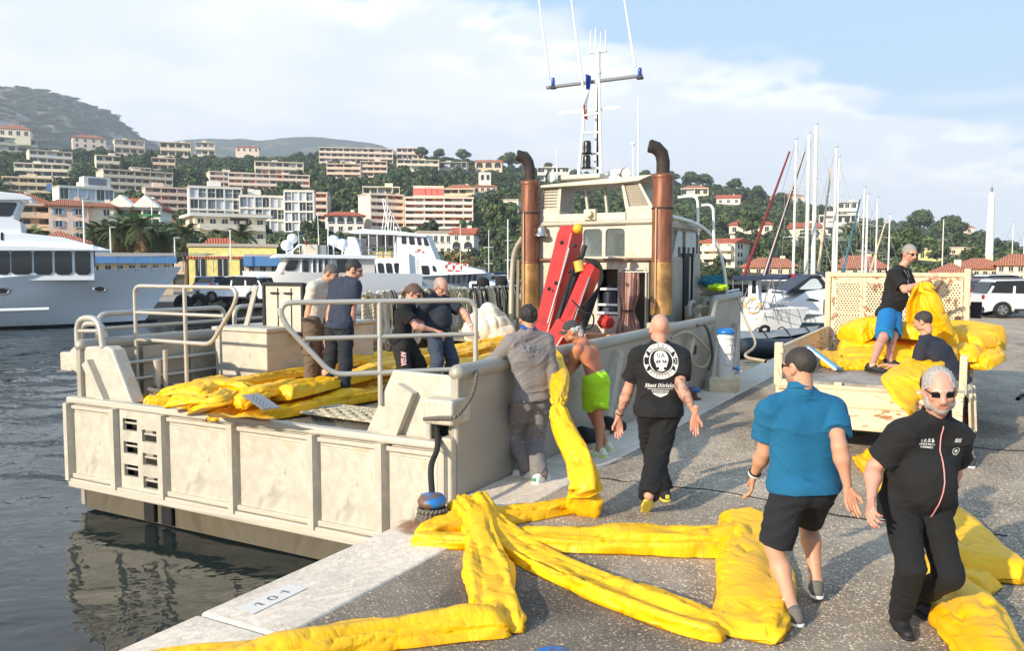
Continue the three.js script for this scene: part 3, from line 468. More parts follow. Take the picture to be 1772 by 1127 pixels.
bld([1376,1420,385,432],'yellow gabled house end beside the white balconied villa',{name:'villa',floors:2,bays:2,wall:'cream',style:Vi,roof:'gable',tile:1,roofH:0.2,yaw:0.3});
bld([1418,1482,373,412],'white villa with two long balconies behind the masts',{name:'villa',floors:2,bays:5,wall:'white',style:T});
bld([1449,1482,350,366],'white house at the crest right of the masts',{name:'house',floors:1,bays:3,wall:'white',style:T});
bld([1624,1680,387,406],'orange-roofed house on the skyline left of the white pillar',{name:'house',floors:1,bays:4,wall:'peach',style:Vi,roof:'hip',roofH:0.4});
bld([1590,1628,432,452],'yellow wall of a low house behind the man on the truck',{name:'house',floors:1,bays:3,wall:'yellow',style:Vi});
bld([1644,1685,430,442],'low ochre garden house on the far right slope',{name:'house',floors:1,bays:3,wall:'ochre',style:Vi});
bld([1286,1375,447,478],'harbour house with wide orange roof behind the sailing boats',{name:'harbour_building',floors:1,bays:5,wall:'peach',style:Vi,roof:'hip',roofH:0.5,D:128});
bld([1450,1528,443,478],'harbour house with orange roof behind the truck headboard',{name:'harbour_building',floors:1,bays:4,wall:'peach',style:Vi,roof:'hip',roofH:0.6,D:122});
bld([1616,1664,457,490],'small orange-roofed harbour building left of the white pillar',{name:'harbour_building',floors:1,bays:3,wall:'cream',style:Vi,roof:'hip',roofH:0.45,D:105,ridge:0.1});
bld([1656,1735,448,488],'wide orange-roofed harbour building behind the parked cars',{name:'harbour_building',floors:1,bays:6,wall:'beige',style:Vi,roof:'hip',roofH:0.4,D:112,ridge:0.2});
bld([1728,1800,441,490],'orange-roofed harbour building cut by the right edge',{name:'harbour_building',floors:2,bays:5,wall:'beige',style:Vi,roof:'hip',roofH:0.35,D:108});
bld([334,478,429,496],'bright yellow harbour building with red hipped roof',{name:'harbour_building',floors:1,bays:4,wall:'yellow',style:Vi,D:84,yaw:0.05,chimney:false,extra:(t,k)=>{const q=part('roof',hipRoof(k.w*0.7,6,1.9,0.3,0.3),roofT[1],t);q.position.set(-k.w*0.14,k.H-0.9,-3.2);ub('parapet',PL.yellow,t,k.w*0.27,k.H-0.35,-1,k.w*0.44,1.2,0.3);}});
bld([428,484,447,492],'low harbour annex with blue roof edge behind the older white boat',{name:'harbour_building',floors:1,bays:3,wall:'cream',style:Vi,D:82,extra:(t,k)=>ub('roof_edge',blueM,t,0,k.H-0.3,-1,k.w+0.4,0.9,4)});
bld([165,296,446,505],'low quayside hall with long blue roof behind the ferry bow',{name:'harbour_building',floors:1,bays:7,wall:'ochre',style:Vi,D:72,yaw:0.1,extra:(t,k)=>ub('roof_edge',blueM,t,0,k.H-0.2,-1.6,k.w+0.4,0.5,5)});
bld([80,146,400,440],'kiosk with red and white striped hip roof behind the ferry',{name:'kiosk',cat:'kiosk',floors:1,bays:4,wall:'cream',style:Vi,roof:'hip',roofH:0.5,D:92,ridge:0.05,chimney:false});
}
town();trees();woodland();scrub();
// ---------- the work barge ----------
const aluT=tex(1024,(u,v)=>{const n=tfbm(u,v,4,5,21),m=tfbm(u,v,26,4,4),s=tfbm(u,v*0.25,22,3,8);let k=0.97+n*0.10+m*0.10;const rust=0.7*sstep(0.2,0.5,n+m*0.8+s*0.35);const dk=sstep(0.2,0.45,tfbm(u,v,9,5,44));return[lerp(204*k,164,rust*0.45)*(1-dk*0.1),lerp(196*k,142,rust*0.5)*(1-dk*0.1),lerp(180*k,114,rust*0.55)*(1-dk*0.09)];});
const alu=std(0xffffff,0.55,{map:rept(aluT,0.42),metalness:0.15,bumpMap:rept(blotch,0.8),bumpScale:0.004});
const aluShaded=std(new THREE.Color(0.72,0.73,0.73),0.5,{map:rept(aluT,0.3),metalness:0.2,bumpMap:rept(blotch,0.5),bumpScale:0.006});  // darker grey copy of alu, the shade of the side faces put into its colour
const pipeM=std(SR(190,184,172),0.42,{metalness:0.35,bumpMap:rept(blotch,2),bumpScale:0.002});
const blackM=std(SR(28,28,30),0.6),rubberM=std(SR(22,22,23),0.85),whiteM=std(SR(236,234,228),0.5),greyM=std(SR(120,122,124),0.6),steelM=std(SR(150,150,150),0.4,{metalness:0.7});
const glassM=phys(new THREE.Color(1,1,1),0.04,{transmission:0.92,thickness:0,ior:1.45,color:SR(225,232,232)});
const antifoul=std(SR(44,46,48),0.8,{bumpMap:blotch,bumpScale:0.01});
const plateT=tex(256,(u,v)=>{let h=0;const c=8;for(let i=0;i<2;i++){const x=((u*c+i*0.5)%1)-0.5,y=((v*c+i*0.5)%1)-0.5,a=(x+y)*0.707*(i?1:1),b=(x-y)*0.707,e=i?(a*a)/0.09+(b*b)/0.008:(b*b)/0.09+(a*a)/0.008;if(e<1)h=Math.max(h,1-e);}return h;},{data:true});
const deckM=std(SR(215,210,200),0.5,{metalness:0.35,map:rept(grime(172,166,156,40,9),0.5),bumpMap:rept(plateT,2.6),bumpScale:0.012});
const ropeT=tex(128,(u,v)=>0.5+0.5*Math.sin((u*10+v*2)*2*PI),{data:true});
const ropeM=(r,g,b)=>std(SR(r,g,b),0.95,{bumpMap:rept(ropeT,3,1),bumpScale:0.012});
const ropeCream=ropeM(205,190,158),ropeGrey=ropeM(110,104,96),ropeDark=ropeM(48,46,44),ropeWhite=ropeM(222,216,204);
const barge=thing('work_barge','cream aluminium landing barge with bow ramp and wheelhouse, moored along the quay','barge',[-7.3,0,0]);
barge.updateMatrixWorld(true);
const toB=(p)=>barge.worldToLocal(p.clone());
const bz=(px,py,z)=>toB(atZ(px,py,z)),bx=(px,py,X)=>toB(atX(px,py,X));
{
const HW=2.93,ZB=-6.66,ZS=-17.7,DK=0.47,GW=1.2;
part('hull',[span(-HW+0.03,HW-0.03,-1.7,DK-0.01,ZS+0.02,ZB-0.35),],antifoul,barge);part('bow_plate',[span(-HW+0.03,HW-0.03,-0.93,-0.60,ZB-0.35,ZB-0.06)],std(SR(122,118,108),0.6,{map:rept(aluT,0.3)}),barge);
part('deck',[span(-HW+0.1,HW-0.1,DK-0.05,DK,-13.9,ZB-0.12),span(-HW+0.1,HW-0.1,DK+0.30,DK+0.36,ZS,-13.95)],deckM,barge);
for(const s of[-1,1]){
part('side_plate',[rbox(0.09,2.1,9.0,s*HW,0.15,-11.2,0.02),rbox(0.09,2.5,2.0,s*HW,0.35,-16.7,0.02)],aluShaded,barge);
part('gunwale',[new THREE.SphereGeometry(0.085,10,8).translate(s*HW,GW+0.02,ZB-0.1),tube([[s*HW,GW+0.02,ZB-0.1],[s*HW,GW+0.02,-10],[s*HW,GW+0.05,-15.7]],0.085,10),tube([[s*HW,GW+0.05,-15.6],[s*HW,GW+0.4,-15.8],[s*HW,1.62,-16.1],[s*HW,1.66,-17.7]],0.085,10)],aluShaded,barge);
part('bulwark_liner',span(s*HW-(s>0?0.12:-0.05),s*HW-(s>0?0.05:-0.12),DK,GW-0.05,-15.6,ZB-0.12),aluShaded,barge);
for(let i=0;i<11;i++)part('bulwark_frame',span(s*(HW-0.155)-0.035,s*(HW-0.155)+0.035,DK,GW-0.06,-7.6-i*0.8,-7.54-i*0.8),aluShaded,barge);
for(const y of[0.72,0.95])part('inner_rail',bar([s*(HW-0.22),y,-7.0],[s*(HW-0.22),y,-13.6],0.028,0.028,8),pipeM,barge);
[[-7.75,-8.2],[-9.9,-10.55],[-11.6,-12.3],[-13.2,-13.9],[-14.9,-15.5],[-16.6,-17.0]].forEach(([za,zb],i)=>part('fender_rib',beam([s*(HW+0.09),-0.55,za],[s*(HW+0.09),i?1.08:0.98,zb-(i?0.15:0.0)],0.12,0.16),alu,barge));
part('rubbing_strake',[rbox(0.14,0.10,10.7,s*(HW+0.03),-0.62,-12.2,0.03)],aluShaded,barge);
}
part('transom',rbox(HW*2,3.0,0.1,0,0.1,ZS,0.02),aluShaded,barge);
part('freeing_port',[rbox(0.03,0.16,0.36,HW+0.05,0.78,-14.3,0.01)],blackM,barge);
part('freeing_port',[rbox(0.03,0.16,0.36,HW+0.05,0.72,-12.0,0.01)],blackM,barge);
const ramp=group('bow_ramp',barge),zf=ZB+0.04,T=0.515,Bt=-0.63;
const X=(px)=>bz(px,740,ZB).x,xs=[126,205,288,408,546,664,772].map(X);
part('ramp_plate',[span(xs[0],xs[1]+0.06,Bt,T,ZB-0.06,ZB),span(xs[2]-0.1,xs[6],Bt,T,ZB-0.06,ZB)],alu,ramp);
part('ramp_plate',[rbox(xs[6]-xs[0]+0.06,0.085,0.13,(xs[0]+xs[6])/2,T+0.0,zf-0.045,0.025),rbox(xs[6]-xs[0]+0.02,0.12,0.12,(xs[0]+xs[6])/2,Bt+0.05,zf-0.02,0.02)],alu,ramp);
for(const[i,w]of[[0,0.08],[1,0.1],[2,0.08],[3,0.09],[4,0.09],[5,0.09],[6,0.08]])part('ramp_rib',prism([[-w*0.8,0.02],[w*0.8,0.02],[w*0.45,-0.10],[-w*0.45,-0.10]],T-Bt-0.12,0.004).rotateX(-PI/2).translate(xs[i],Bt+0.08,ZB),alu,ramp);
const cols=[[0,1],[2,3],[3,4],[4,5],[5,6]];
for(const[a,b]of cols){const x0=xs[a]+0.08,x1=xs[b]-0.08;part('ramp_panel',[rbox(x1-x0-0.02,T-Bt-0.3,0.03,(x0+x1)/2,(T+Bt)/2-0.01,ZB+0.012,0.01),rbox(x1-x0+0.03,0.05,0.05,(x0+x1)/2,T-0.09,ZB+0.025,0.01),rbox(x1-x0+0.03,0.06,0.07,(x0+x1)/2,Bt+0.15,ZB+0.03,0.012)],alu,ramp);}
const xa=xs[1]+0.08,xb=xs[2]-0.08,wd=xb-xa,sh=new THREE.Shape([[xa,Bt],[xb,Bt],[xb,T],[xa,T]].map((p)=>new THREE.Vector2(...p)));
for(let c=0;c<2;c++)for(let k=0;k<4;k++){const x=xa+wd*(c?0.56:0.08),y=T-0.16-k*0.29-(c?0.11:0)-0.14;if(y<Bt+0.02)continue;sh.holes.push(new THREE.Path([[x,y],[x+wd*0.36,y],[x+wd*0.36,y+0.15],[x,y+0.15]].map((p)=>new THREE.Vector2(...p))));part('step_rung',bar([x-0.01,y+0.09,ZB-0.01],[x+wd*0.36+0.01,y+0.09,ZB-0.01],0.016),pipeM,ramp);}
part('ladder_plate',new THREE.ExtrudeGeometry(sh,{depth:0.05,bevelEnabled:false}).translate(0,0,ZB-0.02),alu,ramp);
part('ladder_recess',span(xa-0.02,xb+0.02,Bt,T-0.05,ZB-0.20,ZB-0.16),aluShaded,ramp);
for(const px of[252,282])part('foot_block',rbox(0.2,0.3,0.1,X(px),-0.76,ZB-0.06,0.02),rubberM,ramp);
const cheek=(s)=>{const pts=[[144,698],[143,660],[135,648],[123,640],[121,606],[128,600],[186,600],[194,606],[229,698]].map(([a,b])=>{const q=bz(a,b,ZB-0.1);return[q.x,q.y];});return pts;};
part('bow_cheek',prism(cheek(),0.2,0.03).translate(0,0,ZB-0.30),alu,barge);
part('cheek_rib',beam(bz(155,626,ZB-0.08),bz(186,700,ZB-0.08),0.13,0.14),alu,barge);
part('fairlead_box',rbox(0.26,0.26,0.26,bz(127,630,ZB-0.2).x-0.02,0.98,ZB-0.24,0.03),alu,barge);
const rc=[[632,752],[680,641],[774,650],[785,656],[787,780],[700,768]].map(([a,b])=>{const q=bz(a,b,ZB-0.1);return[q.x,q.y];});
const hl=[[744,764],[743,730],[750,722],[784,722],[784,770]].map(([a,b])=>{const q=bz(a,b,ZB-0.1);return[q.x,q.y];});
part('bow_cheek',prism(rc,0.06,0.015,[hl]).translate(0,0,ZB-0.16),alu,barge);
part('cheek_rib',beam(bz(709,671,ZB-0.08),bz(672,768,ZB-0.08),0.2,0.16),alu,barge);
part('fairlead_box',rbox(0.34,0.25,0.34,bz(769,697,ZB).x,0.86,ZB-0.05,0.03),alu,barge);
part('fairlead_rim',bentTube([bz(744,768,ZB-0.05),bz(743,722,ZB-0.05),bz(789,719,ZB-0.05),bz(790,768,ZB-0.05)],0.03,0.07),pipeM,barge);
part('corner_post',rbox(0.14,1.15,0.5,HW-0.05,0.03,ZB-0.2,0.03),alu,barge);
part('cable_tray',[rbox(0.3,0.12,0.4,HW-0.4,DK+0.12,ZB-0.5,0.02)],blackM,barge);
const hoop=(z,a,b,c)=>part('handrail_hoop',bentTube([bz(a,602,z),bz(a-2,c,z),bz(b-6,c,z),bz(b,602,z)],0.042,0.2,10),pipeM,barge);
hoop(ZB-0.12,136,179,551);hoop(ZB-0.5,143,186,560);
part('hoop_rung',bar(bz(138,573,ZB-0.12),bz(174,573,ZB-0.12),0.025),pipeM,barge);
for(const[za,zb]of[[-7.0,-9.15],[-9.35,-11.2]])part('low_rail',[bentTube([[-HW,GW,za],[-HW,GW+0.42,za],[-HW,GW+0.42,zb],[-HW,GW,zb]],0.036,0.16,10),bar([-HW,GW+0.22,za],[-HW,GW+0.22,zb],0.024)],pipeM,barge);
const leaf=(P,out,up,flip)=>{
const g=group('gate_rail',barge);const A=(t,y)=>P.clone().addScaledVector(out,t).setY(y);
const[b0,b1,b2]=[up-0.73,up-0.36,up];
part('rail_tube',bentTube([A(0,flip?0.52:b0-0.05),A(0,b2),A(2.0,b2),A(1.98,b2-0.18),A(1.5,b0),A(0.02,b0)],0.027,0.13,10),pipeM,g);
part('mid_tube',bar(A(0.02,b1),A(1.76,b1),0.023,0.023,8),pipeM,g);part('post',bar(A(1.02,b2),A(1.02,flip?0.52:b0-0.33),0.026,0.026,10),pipeM,g);return g;
};
leaf(toB(V(-10.02,1.2,-7.42)).setY(1.2),V(1,0,0.02).normalize(),1.99,true);
leaf(toB(V(-4.62,1.2,-7.5)).setY(1.2),V(-0.66,0,0.75).normalize(),1.9,false);
part('socket_post',[bar([-2.15,0.5,-7.3],[-2.15,1.02,-7.3],0.05),bar([-2.05,0.5,-7.35],[-2.05,1.15,-7.35],0.03)],pipeM,barge);
const pc=bx(462,592,-8.75),pz=pc.z;
part('locker',[rbox(1.05,0.85,2.4,pc.x-0.525,DK+0.42,pz-1.2,0.02)],alu,barge);
part('locker_lid',rbox(1.12,0.06,2.46,pc.x-0.525,DK+0.875,pz-1.2,0.015),alu,barge);
const hb=bz(459,578,pz-0.5),ht=bz(527,490,pz-0.5),hw=ht.x-hb.x,hh=ht.y-hb.y,hatch=group('hatch',barge);hatch.position.set((hb.x+ht.x)/2,hb.y,pz-0.5);
part('hatch_box',rbox(hw-0.1,hh,0.5,0,hh/2,-0.27,0.02),alu,hatch);part('hatch_leaf',rbox(hw-0.08,hh-0.08,0.03,0,hh/2,0.0,0.01),alu,hatch);
part('frame',[rbox(0.05,hh,0.08,-hw/2+0.02,hh/2,0,0.01),rbox(0.05,hh,0.08,hw/2-0.02,hh/2,0,0.01),rbox(hw-0.06,0.05,0.08,0,hh-0.02,0,0.01),rbox(hw-0.06,0.05,0.08,0,0.02,0,0.01)],blackM,hatch);
for(const x of[-0.13,0.2])part('handle',[rbox(0.012,hh*0.8,0.02,x*hw,hh/2,0.02,0.004),rbox(0.2*hw,0.03,0.03,(x+0.08)*hw-0.12,hh*0.8,0.03,0.01)],blackM,hatch);
part('stay',beam([hb.x-0.35,DK+0.7,pz-0.4],[hb.x-0.05,DK+1.5,pz-0.4],0.08,0.03),pipeM,barge);
const Z=-14.5,hx=(px)=>bz(px,450,Z).x,hy=(py)=>bz(1020,py,Z).y,x0=hx(912),x1=hx(1131),ZR=-17.35;
const yl=hy(451),yr=hy(372),base=0.55;
const house=group('wheelhouse',barge);
const oD=[hx(1074),hx(1119),hy(466)],oM=[hx(1034),hx(1069),hy(466)],sill=hy(545);
part('wall',[span(x0,oM[0],base,yl,Z-0.08,Z),span(oM[1],oD[0],base,yl,Z-0.08,Z),span(oD[1],x1,base,yl,Z-0.08,Z),span(oM[0],oD[1],oM[2],yl,Z-0.079,Z-0.002),span(oM[0],oM[1],base,sill,Z-0.079,Z-0.002),span(oD[0],oD[1],base,base+0.4,Z-0.079,Z-0.002),span(x0,x0+0.07,base,yl,ZR,Z-0.08),span(x0+0.07,x1,base,yl,ZR,ZR+0.07),span(x0+0.07,x1-0.07,yl-0.04,yl,ZR+0.07,Z-0.08)],alu,house);
part('wall',[span(x1-0.07,x1,base,yl+0.05,ZR,Z-0.08)],aluShaded,house);
part('ledge',[span(x0-0.08,x1+0.25,yl,yl+0.035,Z-0.1,Z+0.10)],std(SR(120,88,66),0.7),house);
part('shelf',[span(oM[0],oM[1],hy(500)-0.02,hy(500)+0.02,Z-0.6,Z-0.02),span(oM[0],oM[1],hy(527)-0.02,hy(527)+0.02,Z-0.6,Z-0.02),span(oM[0]-0.02,oM[1]+0.02,hy(541)-0.02,hy(541)+0.02,Z-0.6,Z+0.02)],whiteM,house);
part('backboard',span(oM[0]-0.1,oD[1]+0.1,base,yl-0.05,Z-0.75,Z-0.7),std(SR(150,140,128),0.8),house);
part('door_frame',[bentTube([[oD[0],base+0.4,Z+0.02],[oD[0],oD[2],Z+0.02],[oD[1],oD[2],Z+0.02],[oD[1],base+0.4,Z+0.02]],0.025,0.08)],pipeM,house);
part('door_edge',span(oD[1]+0.05,oD[1]+0.1,base,yl-0.02,Z,Z+0.03),blackM,house);
part('bag',place(rbox(oM[1]-oM[0]-0.06,0.42,0.4,0,0,0,0.12,0,0,0,4),(oM[0]+oM[1])/2,hy(514)-0.0,Z-0.3),std(SR(40,46,60),0.35),house);
part('bag',place(rbox(oM[1]-oM[0]-0.08,0.16,0.4,0,0,0,0.06,0,0,0,4),(oM[0]+oM[1])/2,hy(534)-0.0,Z-0.3),std(SR(60,66,84),0.35),house);
const band=(a,b,y0,y1,z,n)=>{const s=new THREE.Shape([[a,y0],[b,y0],[b,y1],[a,y1]].map((p)=>new THREE.Vector2(...p))),w=(b-a)/n;for(let i=0;i<n;i++){const h=new THREE.Path(),l=a+w*i+0.035,r=a+w*(i+1)-0.035,bo=y0+0.02,to=y1-0.06,c=0.09;h.moveTo(l,bo+0.02);h.lineTo(l,to-c);h.quadraticCurveTo(l,to,l+c,to);h.lineTo(r-c,to);h.quadraticCurveTo(r,to,r,to-c);h.lineTo(r,bo+0.02);h.lineTo(l,bo+0.02);s.holes.push(h);part('window',span(l-0.01,r+0.01,bo,to+0.01,z-0.032,z-0.026),glassM,house);}return new THREE.ExtrudeGeometry(s,{depth:0.06,bevelEnabled:false,curveSegments:5}).translate(0,0,z-0.06);};
const wy0=yl+0.036,wy1=hy(391),wl=hx(968),wr=hx(1083);
part('window_frame',band(wl,wr,wy0,wy1,Z-0.02,3),alu,house);
part('window_frame',band(x0+0.1,x1-0.1,wy0,wy1,ZR+0.08,4),alu,house);
const sideBand=(x)=>{const k0=house.children.length,g=band(0,-(ZR-Z)-0.1,wy0,wy1,0,3);const fr=part('window_frame',g,aluShaded,house);for(const m of house.children.slice(k0)){m.rotation.y=PI/2;m.position.set(x,0,Z-0.08);}};
sideBand(x1-0.01);sideBand(x0+0.07);
part('roof',[rbox(x1-x0+0.12,0.10,3.15,(x0+x1)/2,wy1+0.05,(Z+ZR)/2-0.1,0.04),rbox(x1-x0-0.5,0.06,2.4,(x0+x1)/2,wy1+0.12,(Z+ZR)/2-0.1,0.02)],aluShaded,house);
part('beam',rbox(hx(1083)-hx(968),yr-wy1+0.02,0.18,(hx(1083)+hx(968))/2,(yr+wy1)/2+0.02,Z-0.06,0.02),alu,house);
const trunk=(s)=>{
const f=s>0?[1081,1130,1073,1104]:[968,930,971,938],a=hx(f[0]),b=hx(f[1]),c=hx(f[2]),d=hx(f[3]),ya=hy(364),yb=hy(318);
const lo=[[a,wy0],[b,wy0+(s>0?0:-0.0)],[b,ya],[a,ya]];if(s<0){lo[1]=[hx(926),wy0];}
part('vent_trunk',prism(lo,0.5,0.015).translate(0,0,Z-0.5),alu,house);
const fr=new THREE.Shape([[a,ya],[b,ya],[d,yb],[c,yb]].map((p)=>new THREE.Vector2(...p)));const L=(u,v)=>[lerp(lerp(a,b,u),lerp(c,d,u),v),lerp(ya,yb,v)];
fr.holes.push(new THREE.Path([L(0.14,0.08),L(0.88,0.08),L(0.88,0.92),L(0.14,0.92)].map((p)=>new THREE.Vector2(...p))));
part('louvre_frame',new THREE.ExtrudeGeometry(fr,{depth:0.05,bevelEnabled:false}).translate(0,0,Z-0.05),alu,house);
for(const q of[0,1])part('trunk_side',surf((u,v)=>{const e=L(q,v);return[e[0],e[1],Z-0.04-u*0.6];},1,1),aluShaded,house);
part('louvre_back',surf((u,v)=>[...L(u,v),Z-0.3],1,1),blackM,house);
for(let i=0;i<7;i++){const p=L(0.16,0.14+i*0.115),q=L(0.86,0.14+i*0.115);part('louvre_slat',beam([p[0],p[1],Z-0.04],[q[0],q[1],Z-0.04],0.075,0.014,0.6),alu,house);}
return L;
};
trunk(1);trunk(-1);
const wa=bz(925,316,Z),wb=bz(1130,307,Z),wc=bz(1127,314,Z);
part('wing',prism([[hx(925),hy(318)],[hx(938),hy(322)],[hx(1070),hy(321)],[hx(1105),hy(319)],[hx(1132),hy(309)],[hx(1066),hy(311)]],1.0,0.015).translate(0,0,Z-0.9),alu,house);
for(const[p,q]of[[1012,1018],[1046,1051]])part('strut',bar(bz(p,320,Z-0.35),bz(q,371,Z-0.35),0.035),pipeM,house);
part('search_light',[rbox(0.24,0.2,0.12,hx(1022),hy(372),Z+0.02,0.02),place(lathe([[0,0.06],[0.06,0.06],[0.075,0],[0.03,-0.08]],14),hx(1023),hy(371),Z+0.12,PI/2)],std(SR(232,220,180),0.5),house);
part('bell',place(lathe([[0.005,0.16],[0.06,0.15],[0.075,0.1],[0.085,0.03],[0.135,-0.03],[0.13,-0.05],[0.08,-0.02],[0.0,0.1]],18),hx(942),hy(404),Z+0.14),std(SR(196,196,190),0.25,{metalness:0.9}),house);
part('bell_bracket',[bar([hx(942),hy(404)+0.16,Z-0.05],[hx(942),hy(404)+0.16,Z+0.15],0.015)],pipeM,house);
{const cx=(oD[0]+oD[1])/2-0.08,yt=oD[2]-0.06,yb=base+0.32;part('curtain',surf((u,v)=>{const y=lerp(yt,yb,v),w=0.21-0.11*Math.exp(-Math.pow((v-0.55)/0.16,2))+0.03*v,a=(u-0.5)*2;return[cx+a*w,y,Z+0.03+0.05*Math.sin(u*34+v*2)*(0.6+0.4*Math.sin(u*9))+0.03*(1-a*a)];},90,24),std(SR(176,140,130),0.9),house);part('curtain_tie',place(new THREE.TorusGeometry(0.1,0.015,6,16),cx,lerp(yt,yb,0.55),Z+0.05,PI/2),blackM,house);part('curtain_rod',bar([oD[0]-0.02,yt+0.01,Z+0.03],[oD[1]+0.06,yt+0.01,Z+0.03],0.018),pipeM,house);part('curtain_base',place(rbox(0.5,0.05,0.3,0,0,0,0.02),cx,yb-0.03,Z+0.1),blackM,house);}
part('side_doorway',rbox(0.03,1.85,0.5,x1+0.005,base+1.05,-16.55,0.01),blackM,house);part('side_door',rbox(0.05,1.85,0.42,x1+0.05,base+1.05,-16.98,0.02),aluShaded,house);for(const z of[-16.35,-16.62])part('grab_pole',bar([x1+0.1,base+0.2,z],[x1+0.1,base+1.9,z],0.022),pipeM,house);part('side_panel',rbox(0.03,1.15,1.2,x1+0.012,base+0.75,-15.5,0.01),aluShaded,house);part('rain_gutter',rbox(0.06,0.05,2.8,x1+0.03,wy1+0.0,-15.9,0.01),aluShaded,house);
part('side_door_frame',[span(x1,x1+0.03,base,base+2.1,-16.3,-16.22),span(x1,x1+0.03,base,base+2.1,-16.9,-16.84)],blackM,house);
const copperT=tex(512,(u,v)=>{const n=tfbm(u,v,5,5,15),m=tfbm(u,v,24,3,2),k=1+n*0.35+m*0.3;return[142*k,94*k+8*n,70*k];}),brassT=tex(256,(u,v)=>{const n=tfbm(u,v,5,5,25),k=1+n*0.55;return[158*k,122*k,76*k];});
const copper=std(0xffffff,0.42,{map:rept(copperT,1,1),metalness:0.4}),brass=std(0xffffff,0.45,{map:brassT,metalness:0.55}),sooty=std(SR(52,42,38),0.7);
const stack=(px,pyb,pyt,pyl,r,turn)=>{
const c=bz(px,pyt,Z+0.15),yb=bz(px,pyb,Z+0.15).y,yl2=bz(px,pyl,Z+0.15).y,yt=c.y,g=group('exhaust_stack',barge);g.position.set(c.x,0,c.z);
part('lower_jacket',new THREE.CylinderGeometry(r*1.03,r*1.08,yl2-yb,28,1,true).translate(0,(yl2+yb)/2,0),brass,g);
part('copper_jacket',lathe([[r,yl2],[r,yl2+0.01],[r,yt-0.1],[r*1.12,yt-0.09],[r*1.12,yt-0.02],[r*0.7,yt]],28),copper,g);
for(const y of[lerp(yl2,yt,0.0),lerp(yl2,yt,0.6)])part('clamp_band',lathe([[r*1.005,y-0.02],[r*1.06,y-0.015],[r*1.06,y+0.015],[r*1.005,y+0.02]],28),y>yl2+0.1?sooty:copper,g);
part('elbow',sweep([V(0,yt-0.06,0),V(0,yt+0.2,0),V(turn*0.02,yt+0.34,0.03),V(turn*0.10,yt+0.44,0.09),V(turn*0.19,yt+0.47,0.16)],()=>r*0.64,18),sooty,g);
part('elbow_mouth',place(new THREE.CircleGeometry(r*0.6,18),turn*0.185,yt+0.468,0.157,0,turn>0?0.9:-0.9),blackM,g);
part('drain_pipe',[bar([-r*0.25,yb+0.15,r*1.12],[-r*0.25,lerp(yl2,yt,0.6),r*1.12],0.014)],std(SR(200,170,140),0.5),g);
};
stack(1147,545,300,452,0.185,-1);stack(917,560,312,455,0.165,-1);
part('stack_foot',rbox(0.5,0.7,0.6,bz(1147,560,Z).x,base+0.35,Z-0.05,0.03),aluShaded,barge);
part('deck_box',[rbox(0.8,0.32,0.3,hx(1050),0.86,Z+0.35,0.02)],std(SR(205,150,120),0.7),barge);
part('deck_box',rbox(0.5,0.4,0.4,hx(1005),1.1,Z+0.5,0.02),std(SR(140,140,136),0.6),barge);
part('aft_locker',rbox(0.75,0.62,1.2,2.15,1.15,-16.9,0.03),std(SR(222,196,156),0.6),barge);
part('step_locker',rbox(0.55,0.3,0.5,1.95,0.98,-15.6,0.03),std(SR(222,196,156),0.6),barge);
for(const d of[0,0.16])part('stern_hoop',tube([[x1-0.1,yr+0.02,-15.2-d],bz(1205,388,-16.4-d),bz(1236,416,-16.9-d),bz(1252,465,-17.1-d),bz(1259,530,-17.3-d)],0.035,8,30),whiteM,barge);
for(const[a,b,c]of[[1207,338,385],[1234,352,412]])part('davit',bentTube([bz(a-44+(a>1210?24:10),b+4,-16.5),bz(a,b,-16.5),bz(a+1,c+22,-16.5)],0.028,0.18),whiteM,barge);
for(const y of[505,525])part('stern_rail',bar(bz(1257,y,-17.2),bz(1278,y-4,-17.7),0.02),whiteM,barge);
part('port_hoop',tube([bz(905,410,-14.6),bz(890,440,-14.9),bz(885,500,-15),bz(884,590,-15)],0.05,8,24),alu,barge);
part('port_pipe',bar(bz(897,450,-14.9),bz(895,600,-14.9),0.035),ropeCream,barge);
for(const z of[-16.0,-17.0])part('bollard',[bar([2.55,0.85,z],[2.55,1.35,z-0.02],0.09,0.08,12),bentTube([[2.45,1.3,z+0.2],[2.45,1.55,z+0.2],[2.45,1.55,z-0.1],[2.45,1.2,z-0.1]],0.05,0.1)],alu,barge);
const crane=group('loader_crane',barge),redT=grime(196,40,32,30,12),red=phys(0xffffff,0.38,{map:rept(redT,0.7),clearcoat:0.3});
const boom=(pa,pb,za,zb,w1,w2,d,name)=>{const A=bz(...pa,za),B=bz(...pb,zb),ax=B.clone().sub(A),L=ax.length();const g=prism([[-w1/2,0],[w1/2,0],[w2/2,L*0.93],[w2*0.28,L],[-w2*0.36,L],[-w2/2,L*0.94]],d,0.03).translate(0,0,-d/2);g.rotateY(1.22);g.applyQuaternion(new THREE.Quaternion().setFromUnitVectors(V(0,1,0),ax.normalize()));g.translate(A.x,A.y,A.z);return part(name,g,red,crane);};
boom([932,640],[990,394],-12.6,-13.3,0.34,0.31,0.38,'inner_boom');
boom([962,618],[1028,458],-12.3,-13.0,0.26,0.22,0.28,'outer_boom');
boom([955,612],[985,560],-12.05,-12.2,0.32,0.28,0.34,'extension');
part('cylinder',[bar(bz(955,590,-12.5),bz(1003,455,-13),0.075,0.075,12),bar(bz(1003,455,-13),bz(1012,425,-13.1),0.045,0.045,10)],blackM,crane);
part('cylinder_eye',[bar(bz(1000,452,-12.9),bz(1004,470,-12.9),0.085,0.085,10)],std(SR(210,180,80),0.5),crane);
part('boom_cap',place(new THREE.SphereGeometry(0.09,12,8),...bz(1000,396,-13.0).toArray()),std(SR(230,180,40),0.5),crane);
part('column',[bar(bz(950,720,-12.6),bz(945,590,-12.6),0.26,0.24,16),rbox(0.8,0.2,0.8,bz(950,700,-12.6).x,0.6,-12.6,0.03)],red,crane);
